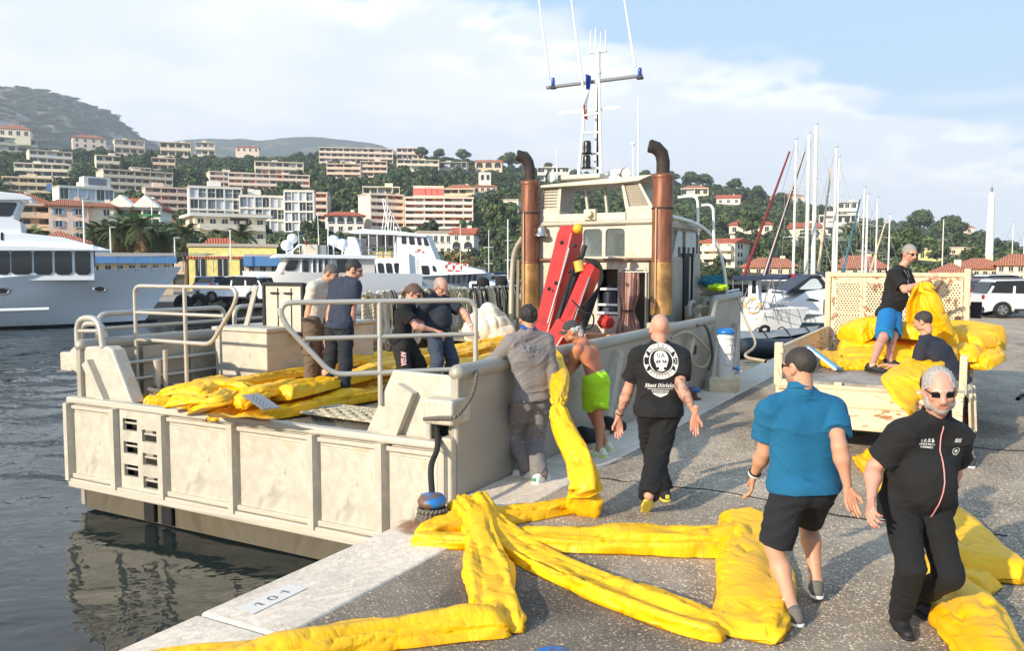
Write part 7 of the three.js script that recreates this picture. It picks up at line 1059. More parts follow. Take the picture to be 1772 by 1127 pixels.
function person(o){
const s=(o.H||1.75)/1.75,bk=o.bulk||1,cell=o.cell||0.012,y0=o.y0||0;
const fl=atY(...o.footL,y0+(o.liftL||0)),fr=atY(...o.footR,y0+(o.liftR||0)),mid=fl.clone().add(fr).multiplyScalar(0.5);mid.y=y0;const d0=o.depth||mid.clone().sub(CAM).dot(FWD);
const t=thing('person',o.label,'person',mid,0);const sub=(v)=>v.clone().sub(mid);
const at=(a)=>{const d=ray(a[0],a[1]),k=(d0+(a[2]||0))/d.dot(FWD);return sub(d.multiplyScalar(k).add(CAM));};
const face=(yc)=>V(Math.sin(camYaw+yc),0,Math.cos(camYaw+yc)),fw=face(o.yc),lf=V(0,1,0).cross(fw),fwS=face(o.ycS??o.yc),lfS=V(0,1,0).cross(fwS);if(o.shRoll)lfS.y+=o.shRoll;lfS.normalize();
const P=at(o.pelvis),Nk=at(o.neck),Hd=at(o.head),up=Nk.clone().sub(P).normalize(),tl=Nk.distanceTo(P);
const dep=fw.clone().addScaledVector(up,-fw.dot(up)).normalize(),depS=lfS.clone().cross(up).normalize();
const Ch=P.clone().lerp(Nk,0.62).addScaledVector(dep,-(o.arch??0.02)*s),Wa=P.clone().lerp(Nk,0.28).addScaledVector(dep,-(o.arch??0.02)*0.6*s);
const shW=0.185*s*(0.6+0.4*bk)*(o.sh||1),Sh=[1,-1].map((k)=>Nk.clone().addScaledVector(up,-(0.108+(o.slope||0))*s).addScaledVector(lfS,k*shW)),Hp=[1,-1].map((k)=>P.clone().addScaledVector(lf,k*0.092*s).addScaledVector(up,-0.02*s));
const la=0.30*s,lfa=0.26*s,lt=0.435*s,ls=0.425*s;
const Wr=[at(o.handL),at(o.handR)],El=[0,1].map((i)=>{const k=i?-1:1,pole=o.elbow?.[i]?face(o.elbow[i][0]).multiplyScalar(o.elbow[i][1]).add(V(0,o.elbow[i][2]||0,0)):fwS.clone().multiplyScalar(-1).addScaledVector(lfS,k*0.5);return ik(Sh[i],Wr[i],la,lfa,pole);});
const Ft=[sub(fl),sub(fr)],An=Ft.map((f,i)=>{const toe=face(o.yc+(o.toe?.[i]||0)),lift=(i?o.heelR:o.heelL)||0;return f.clone().addScaledVector(toe,-0.055*s+(lift?0:0)).add(V(0,0.085*s+lift,0)).addScaledVector(toe,-lift*0.4);});
const Kn=[0,1].map((i)=>ik(Hp[i],An[i],lt,ls,fw.clone().addScaledVector(lf,(i?-1:1)*0.15).add(V(0,0.05,0))));
const wb=bk,sc=(v)=>v*s;
const torso=(f,g,cutHem)=>{
const F=[dep,0.74+0.1*(wb-1)],FS=[depS,0.72];
for(const k of[1,-1]){f.cap(P.clone().addScaledVector(lf,k*sc(0.072*wb)),Wa.clone().addScaledVector(lf,k*sc(0.055*wb)),sc(0.098*wb)+g+(cutHem||0),sc(0.092*wb)+g,{flat:F});f.cap(Wa.clone().addScaledVector(lf,k*sc(0.055*wb)),Ch.clone().addScaledVector(lfS,k*sc(0.078)),sc(0.094*wb)+g,sc(0.106*(0.5+0.5*wb))+g,{flat:F});f.cap(Ch.clone().addScaledVector(lfS,k*sc(0.078)),Sh[k>0?0:1].clone().addScaledVector(lfS,-k*sc(0.05)).addScaledVector(up,-sc(0.015)),sc(0.106*(0.5+0.5*wb))+g,sc(0.058)+g,{flat:FS});f.cap(Nk.clone().addScaledVector(up,-sc(0.035)),Sh[k>0?0:1],sc(0.048)+g*0.8,sc(0.05)+g);f.cap(P.clone().addScaledVector(lf,k*sc(0.06)).addScaledVector(dep,-sc(0.05)).addScaledVector(up,-sc(0.03)),P.clone().addScaledVector(lf,k*sc(0.055)).addScaledVector(dep,-sc(0.03)),sc(0.085*wb)+g+(cutHem||0)*0.6,sc(0.07*wb)+g);}
if(o.belly)f.ell(P.clone().lerp(Nk,0.3).addScaledVector(dep,sc(0.06+o.belly*0.5)),sc(0.125*wb)+g,sc(0.16)+g,sc(0.085+o.belly*0.5)+g,new THREE.Quaternion().setFromUnitVectors(V(0,1,0),up).multiply(new THREE.Quaternion().setFromAxisAngle(V(0,1,0),camYaw+o.yc)));
};
const sk=o.skin,f=new Field(cell,70);torso(f,-0.004);f.cap(Nk.clone().addScaledVector(up,-sc(0.03)),Hd.clone().add(V(0,-0.06*s,0)),sc(0.062),sc(0.05));
for(const i of[0,1]){const ad=Wr[i].clone().sub(El[i]).normalize(),bar_=0.85+0.15*bk;f.cap(Sh[i],Sh[i].clone().lerp(El[i],0.45),sc(0.058)*bar_,sc(0.052)*bar_);f.cap(Sh[i].clone().lerp(El[i],0.45),El[i],sc(0.052)*bar_,sc(0.041)*bar_);f.cap(El[i],El[i].clone().lerp(Wr[i],0.3),sc(0.041)*bar_,sc(0.045)*bar_);f.cap(El[i].clone().lerp(Wr[i],0.3),Wr[i],sc(0.044)*bar_,sc(0.027));f.cap(Hp[i],Kn[i],sc(0.09*bar_),sc(0.058));f.cap(Kn[i],Kn[i].clone().lerp(An[i],0.32).addScaledVector(fw,-sc(0.014)),sc(0.056),sc(0.060));f.cap(Kn[i].clone().lerp(An[i],0.32).addScaledVector(fw,-sc(0.014)),An[i],sc(0.058),sc(0.037));f.cap(An[i],An[i].clone().addScaledVector(face(o.yc+(o.toe?.[i]||0)),sc(0.10)).add(V(0,-sc(0.045),0)),sc(0.033),sc(0.022));}
const tat=o.tattoo,geos=[paint(f.mesh(),(x,y,z)=>{const n=1+0.12*fbm(x*9,y*9,z*9,3);let c=[sk[0]*n,sk[1]*n,sk[2]*n];if(o.tan){const k=sstep(-0.1,0.4,fbm(x*4,y*4,z*4,2))*0.25;c=[c[0],c[1]*(1-k),c[2]*(1-k)];}if(tat){const v=V(x,y,z);for(const i of[0,1]){const q=new THREE.Line3(Sh[i],El[i]).closestPointToPoint(v,true,V()).distanceTo(v),w=new THREE.Line3(El[i],Wr[i]).closestPointToPoint(v,true,V()).distanceTo(v);if(Math.min(q,w)<0.085&&v.y>Wr[i].y+0.02){const m=Math.abs(fbm(x*16+i*5,y*13,z*16,3)),p2=fbm(x*26,y*24+i*3,z*26,3);const k=sstep(0.10,0.03,m)*0.8+sstep(0.05,0.3,p2)*0.55;c=c.map((u,j)=>lerp(u,[0.07,0.08,0.085][j],clamp(k,0,0.85)));}}}return c;})];
for(const i of[0,1]){const ad=Wr[i].clone().sub(El[i]).normalize(),h=(i?o.gripR:o.gripL)||{};let dir=ad.clone();if(h.dir)dir=face(h.dir[0]).multiplyScalar(h.dir[1]).add(V(0,h.dir[2],0)).normalize();let nr=h.n?face(h.n[0]).multiplyScalar(h.n[1]).add(V(0,h.n[2]||0,0)):lf.clone().multiplyScalar(i?1:-1).addScaledVector(fw,-0.35);const gl=o.glove&&o.glove[i],hg=handGeo(Wr[i].clone().addScaledVector(dir,0.006),dir,nr,i?1:-1,h.curl??0.35,s*1.04,o.handCell||0.0055);if(gl)part('glove',hg,gl,t);else geos.push(paint(hg,(x,y,z)=>{const n=1.0+0.1*fbm(x*40,y*40,z*40,2);return[sk[0]*n,sk[1]*n*0.93,sk[2]*n*0.92];}));}
const hq=new THREE.Quaternion().setFromEuler(new THREE.Euler(o.hPitch||0,camYaw+(o.hYaw??o.yc),o.hRoll||0,'YXZ')),hs=s*1.03*(o.headScale||1),hm=new THREE.Matrix4().compose(Hd,hq,V(hs,hs,hs)),hg=(g)=>g.applyMatrix4(hm),hc=o.headCell||0.006;
geos.push(hg(headGeo(o,hc)));
part('body',mergeGeometries(geos.map((g)=>g.toNonIndexed())),skinM,t).geometry=mergeVertices(t.children[t.children.length-1].geometry,1e-5);
for(const k of[-1,1]){const e=part('eye',hg(new THREE.SphereGeometry(0.0115,12,8).translate(k*0.031,0.006,0.0815)),std(SR(232,226,220),0.3),t);part('iris',hg(new THREE.SphereGeometry(0.0058,10,6).translate(k*0.031,0.005,0.0885)),std(SR(60,48,40),0.2),e);}
const fold=(amp,fy=9,fx=7,sd=0)=>(x,y,z,d)=>{const w=noise3(x*3+sd,y*3,z*3),a=x*3.2+sd+w,b=y*fy*1.1+x*5*Math.sin(sd)+w*2.2,c=z*3.2+w;return d-amp*(0.5*w+1.1*Math.pow(1-Math.abs(noise3(a,b,c)),3)-0.5+0.45*Math.pow(1-Math.abs(noise3(a*2-y*8,b*1.4,c*2+y*7)),4));};
const neckCut=(r)=>{const a=Nk.clone().addScaledVector(up,-sc(0.02)),b=Hd.clone();return(x,y,z,d)=>{const v=V(x,y,z),q=new THREE.Line3(a,b).closestPointToPoint(v,true,V()).distanceTo(v);return Math.max(d,r-q);};};
const mk={};
if(o.shirt){
const c=o.shirt,g=c.loose??0.016,F=new Field(cell,48);torso(F,g,o.pants?0.016:0);
for(const i of[0,1]){const sl=c.sleeve??0.62;F.limb=1;if(sl<=1){const e=Sh[i].clone().lerp(El[i],sl);F.cap(Sh[i],e,sc(0.058)*(0.8+0.2*bk)+g,sc(0.056)*(0.85+0.15*bk)+g+(c.flare??0.008),{cutB:true});}else{F.cap(Sh[i],El[i],sc(0.06)+g,sc(0.05)+g);F.cap(El[i],El[i].clone().lerp(Wr[i],0.93),sc(0.05)+g,sc(0.034)+g,{cutB:true});}}
F.limb=0;const hp=P.clone().addScaledVector(up,-sc(c.hem??0.07));const tilt=up.clone().addScaledVector(dep,c.tilt||0).normalize();F.mod(fold((c.fold??0.007)*1.5,9,7,o.seed||0));F.mod((x,y,z,d)=>Math.max(d,(hp.x-x)*tilt.x+(hp.y-y)*tilt.y+(hp.z-z)*tilt.z));F.mod(neckCut(sc(0.062)));
mk.shirt=part(c.name||'t_shirt',F.mesh(),c.mat,t);
if(c.trim)for(const i of[0,1]){const e=Sh[i].clone().lerp(El[i],(c.sleeve??0.62)-0.012),ad=El[i].clone().sub(Sh[i]).normalize();const tg=new THREE.TorusGeometry(sc(0.058)*(0.85+0.15*bk)+g+(c.flare??0.008),0.004,6,28);tg.applyQuaternion(new THREE.Quaternion().setFromUnitVectors(V(0,0,1),ad));part('sleeve_trim',tg.translate(e.x,e.y,e.z),c.trim,mk.shirt);}
if(c.collar){const nd=Hd.clone().add(V(0,-0.08*s,0)).sub(Nk).normalize();const cg=lathe([[0.080,-0.03],[0.073,0.0],[0.068,0.028],[0.071,0.032],[0.079,0.004],[0.088,-0.018]].map(([a,b])=>[sc(a),sc(b)]),26);cg.applyQuaternion(new THREE.Quaternion().setFromUnitVectors(V(0,1,0),nd));const cp=Nk.clone().addScaledVector(nd,sc(0.022));part('collar',cg.translate(cp.x,cp.y,cp.z),c.collar,mk.shirt);}
}
if(o.pants){
const c=o.pants,g=c.loose??0.016,F=new Field(cell,78),len=c.len??1;
for(const k of[1,-1]){F.cap(P.clone().addScaledVector(lf,k*sc(0.07*wb)),Wa.clone().lerp(P,0.5).addScaledVector(lf,k*sc(0.062*wb)),sc(0.098*wb)+g*0.35,sc(0.092*wb)+g*0.25,{flat:[dep,0.74+0.1*(wb-1)]});F.cap(P.clone().addScaledVector(lf,k*sc(0.06)).addScaledVector(dep,-sc(0.05)).addScaledVector(up,-sc(0.03)),P.clone().addScaledVector(lf,k*sc(0.055)).addScaledVector(dep,-sc(0.03)),sc(0.085*wb)+g*0.3,sc(0.07*wb)+g*0.25);}
for(const i of[0,1]){const r1=sc(0.094)*(0.8+0.2*bk)+g,rk=sc(0.064)+g+(c.wide||0),ra=sc(0.046)+g*1.3+(c.wide||0);if(len<=0.5){const e=Hp[i].clone().lerp(Kn[i],len*2);F.cap(Hp[i],e,r1,lerp(r1,rk,len*2)+(c.flare??0.012),{cutB:true});}else{F.cap(Hp[i],Kn[i],r1,rk);const e=Kn[i].clone().lerp(An[i],(len-0.5)*2);F.cap(Kn[i],e,rk,lerp(rk,ra,(len-0.5)*2),{cutB:true});}}
F.mod(fold(c.fold??0.008,13,6,(o.seed||0)+4));const wp=P.clone().addScaledVector(up,sc(c.waist??0.09));F.mod((x,y,z,d)=>Math.max(d,(x-wp.x)*up.x+(y-wp.y)*up.y+(z-wp.z)*up.z));
mk.pants=part(c.name||'trousers',F.mesh(),c.mat,t);
if(c.belt){const F2=new Field(cell,75);for(const k of[1,-1])F2.cap(P.clone().addScaledVector(lf,k*sc(0.07*wb)),Wa.clone().lerp(P,0.4).addScaledVector(lf,k*sc(0.062*wb)),sc(0.1*wb)+g*0.6+0.006,sc(0.096*wb)+g*0.5+0.006,{flat:[dep,0.76]});F2.mod((x,y,z,d)=>{const h=(x-wp.x)*up.x+(y-wp.y)*up.y+(z-wp.z)*up.z;return Math.max(d,Math.abs(h+0.02)-0.022);});part('waistband',F2.mesh(),c.belt,t);}
}
const S=o.shoe||{};for(const i of[0,1]){
const toe=face(o.yc+(o.toe?.[i]||0)),lift=(i?o.heelR:o.heelL)||0,pit=Math.asin(clamp(lift/(0.2*s),0,0.95)),sd=V(0,1,0).cross(toe),F=new Field(o.cell>0.012?0.009:0.007,150),f0=Ft[i].clone();const ax=toe.clone().multiplyScalar(Math.cos(pit)).add(V(0,-Math.sin(pit),0)),ay=sd.clone().cross(ax).multiplyScalar(-1);if(ay.y<0)ay.negate();const toeP=f0.clone().addScaledVector(toe,0.10*s);const q=(a,b,c)=>toeP.clone().addScaledVector(ax,(a-0.10)*s).addScaledVector(ay,b*s).addScaledVector(sd,c*s);
const flat=[ay,0.8];F.cap(q(-0.12,0.045,0),q(-0.02,0.045,0.002),0.04*s,0.043*s);F.cap(q(-0.02,0.045,0.002),q(0.105,0.032,0.006),0.045*s,0.035*s,{flat:[ay,0.85]});F.cap(q(-0.10,0.06,0),q(-0.088,0.10,0),0.042*s,0.040*s,{cutB:true});F.cap(q(-0.09,0.085,0),q(0.03,0.058,0),0.036*s,0.03*s);
F.mod((x,y,z,d)=>Math.max(d,0.012*s-((x-toeP.x)*ay.x+(y-toeP.y)*ay.y+(z-toeP.z)*ay.z)));const sh=part('shoe',F.mesh(),S.mat||blackM,t);
const G2=new Field(0.007,150);G2.cap(q(-0.12,0.014,0),q(-0.02,0.014,0.002),0.046*s,0.046*s,{flat:[ay,0.45]});G2.cap(q(-0.02,0.014,0.002),q(0.105,0.014,0.006),0.049*s,0.041*s,{flat:[ay,0.42]});G2.mod((x,y,z,d)=>{const h=(x-toeP.x)*ay.x+(y-toeP.y)*ay.y+(z-toeP.z)*ay.z;return Math.max(d,h-0.026*s,-h);});part('sole',G2.mesh(),S.sole||whiteM,sh);
if(S.laces)for(let k=0;k<4;k++)part('lace',bar(q(-0.005+k*0.022,0.092-k*0.010,-0.022),q(0.0+k*0.022,0.092-k*0.010,0.024),0.0045),S.laces,sh);if(S.stripe)for(const k of[-1,1])for(const a of S.thin?[-0.03,0.0]:[-0.01])part('stripe',beam(q(a-0.02,0.03,k*0.0455),q(a+0.015,0.075,k*0.038),S.thin?0.009:0.022,0.004),S.stripe,sh);if(S.heel)part('heel_tab',rbox(0.04,0.04,0.012).applyMatrix4(new THREE.Matrix4().makeBasis(sd,ay,ax).setPosition(q(-0.162,0.055,0))),S.heel,sh);
if(S.sock){const e=An[i].clone().lerp(Kn[i],S.sockH||0.16),F3=new Field(0.008,100);F3.cap(An[i].clone().add(V(0,-0.02,0)),e,0.042*s,0.045*s,{cutB:true});F3.mod(fold(0.003,30,10));part('sock',F3.mesh(),S.sock,t);}
}
const h=o.hair||{};if(h.c){const keep=h.keep||((x,y,z)=>0.82*(y+0.005)-0.55*(z+0.005)+(Math.abs(x)>0.06&&z>-0.01&&z<0.03?0.015:0)-(h.line||0.004));part('hair',hg(hairColors(shellGeo(hc,h.off??0.006,keep,h.amp??0.004,h.f||60,h.extra),h.c,h.v)),hairM,t);}
if(o.beard){const F=new Field(hc,130);F.ell(V(0,-0.050,0.034),0.0565*(o.fat||1),0.062,0.0565);F.ell(V(0,-0.09,0.056),0.036,0.03,0.036);for(const k of[-1,1])F.ell(V(k*0.05*(o.fat||1),-0.06,0.012),0.024,0.045,0.042);F.cap(V(-0.022,-0.052,0.092),V(0.022,-0.052,0.092),0.009,0.009);F.mod((x,y,z,d)=>{d+=0.003*noise3(x*160,y*80,z*160)+0.002*noise3(x*320,y*160,z*320);d=Math.max(d,y+0.040-0.10*Math.max(0,Math.abs(x)-0.035)*6*(z<0.07?1:0),0.013-Math.hypot(x*0.55,(y+0.066)*1.35,Math.max(0,0.07-z)*1),-z-0.005);return d;});part('beard',hg(hairColors(F.mesh(),o.beard,0.22)),hairM,t);}
if(o.glasses){const gm=o.glasses==='clear'?std(SR(90,80,70),0.3):phys(SR(16,16,18),0.08),g=group('sunglasses',t);const lens=(k)=>{const c=rbox(0.052,0.031,0.006,0,0,0,0.012,0,k*0.22,k*0.05);return hg(c.translate(k*0.031,0.004,0.098));};if(o.glasses!=='clear')for(const k of[-1,1])part('lens',lens(k),gm,g);else for(const k of[-1,1])part('rim',hg(place(new THREE.TorusGeometry(0.022,0.002,6,18).scale(1.1,0.75,1),k*0.031,0.004,0.100,0,k*0.2)),gm,g);part('bridge',hg(bar([-0.008,0.012,0.103],[0.008,0.012,0.103],0.0035)),gm,g);for(const k of[-1,1])part('temple',hg(beam([k*0.058,0.010,0.088],[k*0.0835,0.014,-0.02],0.004,0.010)),gm,g);}
if(o.extra)o.extra({t,hg,P,Nk,Hd,Sh,El,Wr,Hp,Kn,An,Ft,fw,lf,fwS,lfS,up,dep,depS,s,sc,mk,at,face,fold,cell});
return t;
}
function print(m,c,dir,upv,w,h,texture,name,lift=0.004,o={}){
const g=m.geometry.toNonIndexed(),p=g.attributes.position,nn=g.attributes.normal,r=upv.clone().cross(dir).normalize(),u=dir.clone().cross(r).normalize(),P=[],U=[],N=[];const a=V(),n=V();
for(let i=0;i<p.count;i+=3){let ok=true;const q=[];for(let k=0;k<3;k++){a.fromBufferAttribute(p,i+k);n.fromBufferAttribute(nn,i+k);const d=a.clone().sub(c),x=d.dot(r)/w+0.5,y=d.dot(u)/h+0.5;if(n.dot(dir)<0.15||Math.abs(d.dot(dir))>0.3)ok=false;q.push([a.x+n.x*lift,a.y+n.y*lift,a.z+n.z*lift,x,y,n.x,n.y,n.z]);}if(!ok||q.every((e)=>e[3]<0||e[3]>1)||q.every((e)=>e[4]<0||e[4]>1))continue;for(const e of q){P.push(e[0],e[1],e[2]);U.push(e[3],e[4]);N.push(e[5],e[6],e[7]);}}
const b=new THREE.BufferGeometry();b.setAttribute('position',new THREE.Float32BufferAttribute(P,3));b.setAttribute('uv',new THREE.Float32BufferAttribute(U,2));b.setAttribute('normal',new THREE.Float32BufferAttribute(N,3));
return part(name,b,std(0xffffff,0.85,{map:texture,transparent:true,alphaTest:0.3,...o}),m);
}
// ---------- the people in the picture ----------
const navy=cloth(48,54,72),navyDk=cloth(34,36,46),black=cloth(24,24,26),blackP=cloth(20,20,22),jeans=cloth(62,72,88),stone=cloth(206,198,182),brownC=cloth(104,88,72),lime=cloth(178,226,30),blueSh=cloth(14,116,176),polo=cloth(16,94,132),greyO=cloth(124,119,118);
const tanS=[0.56,0.29,0.18],redS=[0.60,0.30,0.21],paleS=[0.62,0.36,0.26],brownS=[0.48,0.23,0.125];
const dk=[0.022,0.018,0.016],gy=[0.30,0.27,0.25],lg=[0.55,0.52,0.48],dg=[0.10,0.085,0.075];
person({label:'man in white t-shirt and brown cargo trousers looking down on the barge deck',seed:1,H:1.76,yc:1.05,y0:0.48,footL:[560,684],footR:[541,688],pelvis:[549,556],neck:[560,484],head:[573,474,-0.02],hPitch:0.55,hYaw:1.35,handL:[563,590,0.05],handR:[531,580,-0.1],skin:tanS,cell:0.014,headCell:0.008,handCell:0.007,hair:{c:dg,off:0.006},stubble:0.3,brow:dk,shirt:{mat:stone,loose:0.02,hem:0.06},pants:{mat:brownC,loose:0.03,fold:0.016},shoe:{mat:cloth(60,50,40)},
extra:(k)=>{for(const i of[0,1]){const c=k.Hp[i].clone().lerp(k.Kn[i],0.72).addScaledVector(k.lf,(i?-1:1)*k.sc(0.105));part('cargo_pocket',place(rbox(0.06,0.19,0.16,0,0,0,0.025),c.x,c.y,c.z,0,camYaw+1.05),brownC,k.mk.pants);}}});
person({label:'man in navy t-shirt and dark trousers seen from behind on the barge deck',seed:2,H:1.8,yc:2.5,y0:0.48,footL:[566,694],footR:[600,699],pelvis:[589,563],neck:[600,479],head:[612,468],hPitch:0.3,hYaw:1.75,handL:[568,580,0.35],handR:[607,583,-0.02],skin:redS,cell:0.014,headCell:0.008,handCell:0.007,glasses:'dark',hair:{c:[0.03,0.025,0.022],off:0.004,amp:0.002},stubble:0.15,brow:dk,shirt:{mat:navy,loose:0.022,hem:0.05,fold:0.01},pants:{mat:cloth(34,38,44),loose:0.02,fold:0.012,waist:0.06,belt:blackM},shoe:{mat:blackM,sole:blackM,laces:whiteM}});
person({label:'woman in black with tied-back hair and sunglasses, holding a phone on deck',seed:3,H:1.66,bulk:1.05,yc:1.5,y0:0.48,footL:[716,690],footR:[676,694],pelvis:[697,584],neck:[704,522],head:[716,508],hPitch:0.45,hYaw:1.4,handL:[762,574,0.12],handR:[752,572,-0.12],elbow:[[0.6,0.5,-1],[0.6,0.5,-1]],skin:redS,cell:0.014,headCell:0.008,handCell:0.007,glasses:'dark',hair:{c:[0.11,0.065,0.04],off:0.011,extra:(f)=>{f.cap(V(0,0.02,-0.11),V(0,-0.06,-0.14),0.03,0.024);f.cap(V(0,-0.06,-0.14),V(0.01,-0.11,-0.12),0.024,0.008);},keep:(x,y,z)=>z<-0.11?0.05:0.82*(y-0.0)-0.45*(z+0.01)+(Math.abs(x)>0.05&&z<0.02?0.02:0)},shirt:{mat:black,loose:0.024,hem:0.12,fold:0.01},pants:{mat:cloth(38,36,36),loose:0.03,fold:0.014},shoe:{mat:blackM},gripR:{curl:0.8,n:[1.5,0.2,-1]},gripL:{curl:0.8,n:[1.5,0.2,1]},
extra:(k)=>{const w=k.Wr[0].clone().addScaledVector(k.fw,0.14).add(V(0,0.02,0));part('phone',place(rbox(0.075,0.012,0.15,0,0,0,0.005),w.x,w.y,w.z,0.2,camYaw+1.5),blackM,k.t);const pt=canvasTex(128,512,(c,w2,h)=>{c.clearRect(0,0,w2,h);c.save();c.translate(64,256);c.rotate(PI/2);c.fillStyle='#e8e4e0';c.font='bold 92px sans-serif';c.textAlign='center';c.textBaseline='middle';c.fillText('AFSIA',0,0);c.strokeStyle='#d04040';c.lineWidth=8;c.strokeText('AFSIA',0,0);c.fillText('AFSIA',0,0);c.restore();});print(k.mk.pants,k.Hp[1].clone().lerp(k.Kn[1],0.6),k.face(0.2),V(0,1,0),0.12,0.36,pt,'leg_print');}});
person({label:'balding older man in navy polo and jeans reaching over the white sack',seed:4,H:1.76,bulk:1.12,belly:0.05,yc:0.95,ycS:1.0,y0:0.48,footL:[776,684],footR:[748,690],pelvis:[757,570],neck:[755,510],head:[762,497,-0.04],hPitch:0.5,hYaw:0.9,handL:[817,566,0.0],handR:[748,575,-0.15],elbow:[[1.6,1,-0.2],null],skin:redS,cell:0.014,headCell:0.007,handCell:0.007,glasses:'clear',hair:{c:gy,off:0.004,keep:(x,y,z)=>Math.min(0.82*(y+0.01)-0.6*(z-0.0),0.062-y-0.3*z)},shirt:{mat:cloth(44,46,58),loose:0.022,hem:0.1,sleeve:0.75,collar:cloth(44,46,58)},pants:{mat:jeans,loose:0.022,fold:0.012},shoe:{mat:blackM},gripL:{curl:0.5,n:[1.2,0.3,-1]},extra:(k)=>part('watch',(()=>{const g=new THREE.TorusGeometry(0.03,0.008,8,20);g.applyQuaternion(new THREE.Quaternion().setFromUnitVectors(V(0,0,1),k.Wr[0].clone().sub(k.El[0]).normalize()));const p=k.Wr[0].clone().lerp(k.El[0],0.1);return g.translate(p.x,p.y,p.z);})(),whiteM,k.t)});
person({label:'man in paint-stained grey boiler suit with one blue glove, leaning on the gunwale',seed:5,H:1.86,yc:PI+0.35,y0:0,footL:[907,826],footR:[938,834],toe:[0.5,-0.9],pelvis:[920,690],neck:[913,572],head:[914,551],hPitch:0.05,hYaw:PI+0.2,handL:[876,634,0.25],handR:[957,688,0.02],elbow:[[PI+1.4,0.6,-0.6],[2.2,1,-0.2]],skin:tanS,cell:0.011,headCell:0.007,glove:[null,phys(SR(110,180,214),0.4)],hair:{c:dk,off:0.010,amp:0.006},shirt:{name:'boiler_suit',mat:greyO,loose:0.024,sleeve:2,hem:0.02,fold:0.010,collar:cloth(44,76,150)},pants:{name:'boiler_suit_legs',mat:greyO,loose:0.024,fold:0.014,waist:0.1,wide:0.010,len:1.03},shoe:{mat:cloth(238,238,234),sole:whiteM,heel:std(SR(30,150,90),0.6),stripe:std(SR(30,150,90),0.6)},gripR:{curl:0.9,dir:[0.6,0.25,-1]},
extra:(k)=>{const t=canvasTex(256,256,(c,w,h)=>{c.clearRect(0,0,w,h);c.strokeStyle='#3a3634';c.fillStyle='#3a3634';c.lineWidth=5;const r=rng(8);for(let i=0;i<46;i++){const a=r()*6.28,d=50+r()*56;c.save();c.translate(128+Math.cos(a)*d,128+Math.sin(a)*d);c.rotate(a+1.57);c.fillRect(-7,-10,4+r()*10,8+r()*12);c.restore();}for(let i=0;i<40;i++){c.fillRect(128+(r()-0.5)*80,128+(r()-0.5)*80,6+r()*12,4+r()*8);}});print(k.mk.shirt,k.P.clone().lerp(k.Nk,0.72).addScaledVector(k.lfS,k.sc(0.015)),k.dep.clone().negate(),k.up,0.26,0.26,t,'back_print');
const pt=canvasTex(256,512,(c,w,h)=>{c.clearRect(0,0,w,h);const r=rng(12);for(let i=0;i<34;i++){c.fillStyle=['#c4bfb6','#b8a888','#cac6be'][i%3];c.save();c.translate(r()*w,r()*h);c.rotate(r()*3);c.fillRect(0,0,2+r()*3,3+r()*12);c.restore();}});print(k.mk.pants,k.P.clone().add(V(0,-0.35,0)),k.face(0),V(0,1,0),0.55,0.95,pt,'paint_marks');print(k.mk.shirt,k.P.clone().lerp(k.Nk,0.4),k.face(0),V(0,1,0),0.55,0.6,pt,'paint_marks');
const lp=k.P.clone().addScaledVector(k.up,k.sc(0.085));const tg=new THREE.TorusGeometry(0.168,0.012,8,40).scale(1,0.78,1).rotateX(PI/2).rotateY(camYaw+0.35);part('waist_seam',tg.translate(lp.x,lp.y,lp.z),greyO,k.t);}});
person({label:'shirtless tanned man in grey cap and neon lime shorts, bending to the boom',seed:6,H:1.74,yc:PI+1.0,y0:0,footL:[1040,779],footR:[1030,791],pelvis:[1030,655],neck:[1007,588,0.02],head:[989,574],hPitch:0.25,hYaw:PI+1.45,handL:[957,622,0.12],handR:[968,657,-0.05],elbow:[[1.2,0.4,-1],[1.2,0.5,-1]],arch:0.03,skin:[0.50,0.21,0.105],tan:1,cell:0.011,headCell:0.006,hair:{c:lg,off:0.010,amp:0.008,keep:(x,y,z)=>Math.min(0.5-(z+0.02)*20*0.02-0.5+(-z+0.01)*0.8,0.05-y,y+0.085),extra:(f)=>{f.cap(V(0,-0.02,-0.09),V(0,-0.085,-0.095),0.045,0.03);}},stubble:0.2,pants:{name:'shorts',mat:lime,loose:0.034,len:0.42,flare:0.02,fold:0.012,waist:0.07,belt:cloth(206,220,150)},shoe:{mat:cloth(222,226,190),sole:std(SR(214,226,120),0.6),stripe:greyM},gripL:{curl:0.9},gripR:{curl:0.9},
extra:(k)=>{const F=new Field(0.006,130);F.ell(V(0,0.05,-0.008),0.087,0.088,0.106);F.mod((x,y,z,d)=>Math.max(d,0.034-y-z*0.12));part('cap',k.hg(F.mesh()),cloth(62,62,62),k.t);const vz=surf((u,v)=>{const a=(u-0.5)*2,rr_=0.085+v*0.085;return[a*0.082*(1-0.12*v),0.045-v*0.024-a*a*0.02,0.08*Math.sqrt(Math.max(0,1-a*a*0.7))+v*0.085*Math.sqrt(Math.max(0,1-a*a*0.8))];},20,6);const vb=vz.clone().translate(0,-0.005,0);part('cap_visor',k.hg(merge([vz,vb])),cloth(62,62,62),k.t);for(const i of[0,1]){const g=new THREE.TorusGeometry(0.036,0.006,8,20);g.applyQuaternion(new THREE.Quaternion().setFromUnitVectors(V(0,0,1),k.Wr[i].clone().sub(k.El[i]).normalize()));const p=k.Wr[i].clone().lerp(k.El[i],0.12);part('bracelet',g.translate(p.x,p.y,p.z),i?blackM:cloth(150,150,90),k.t);}}});
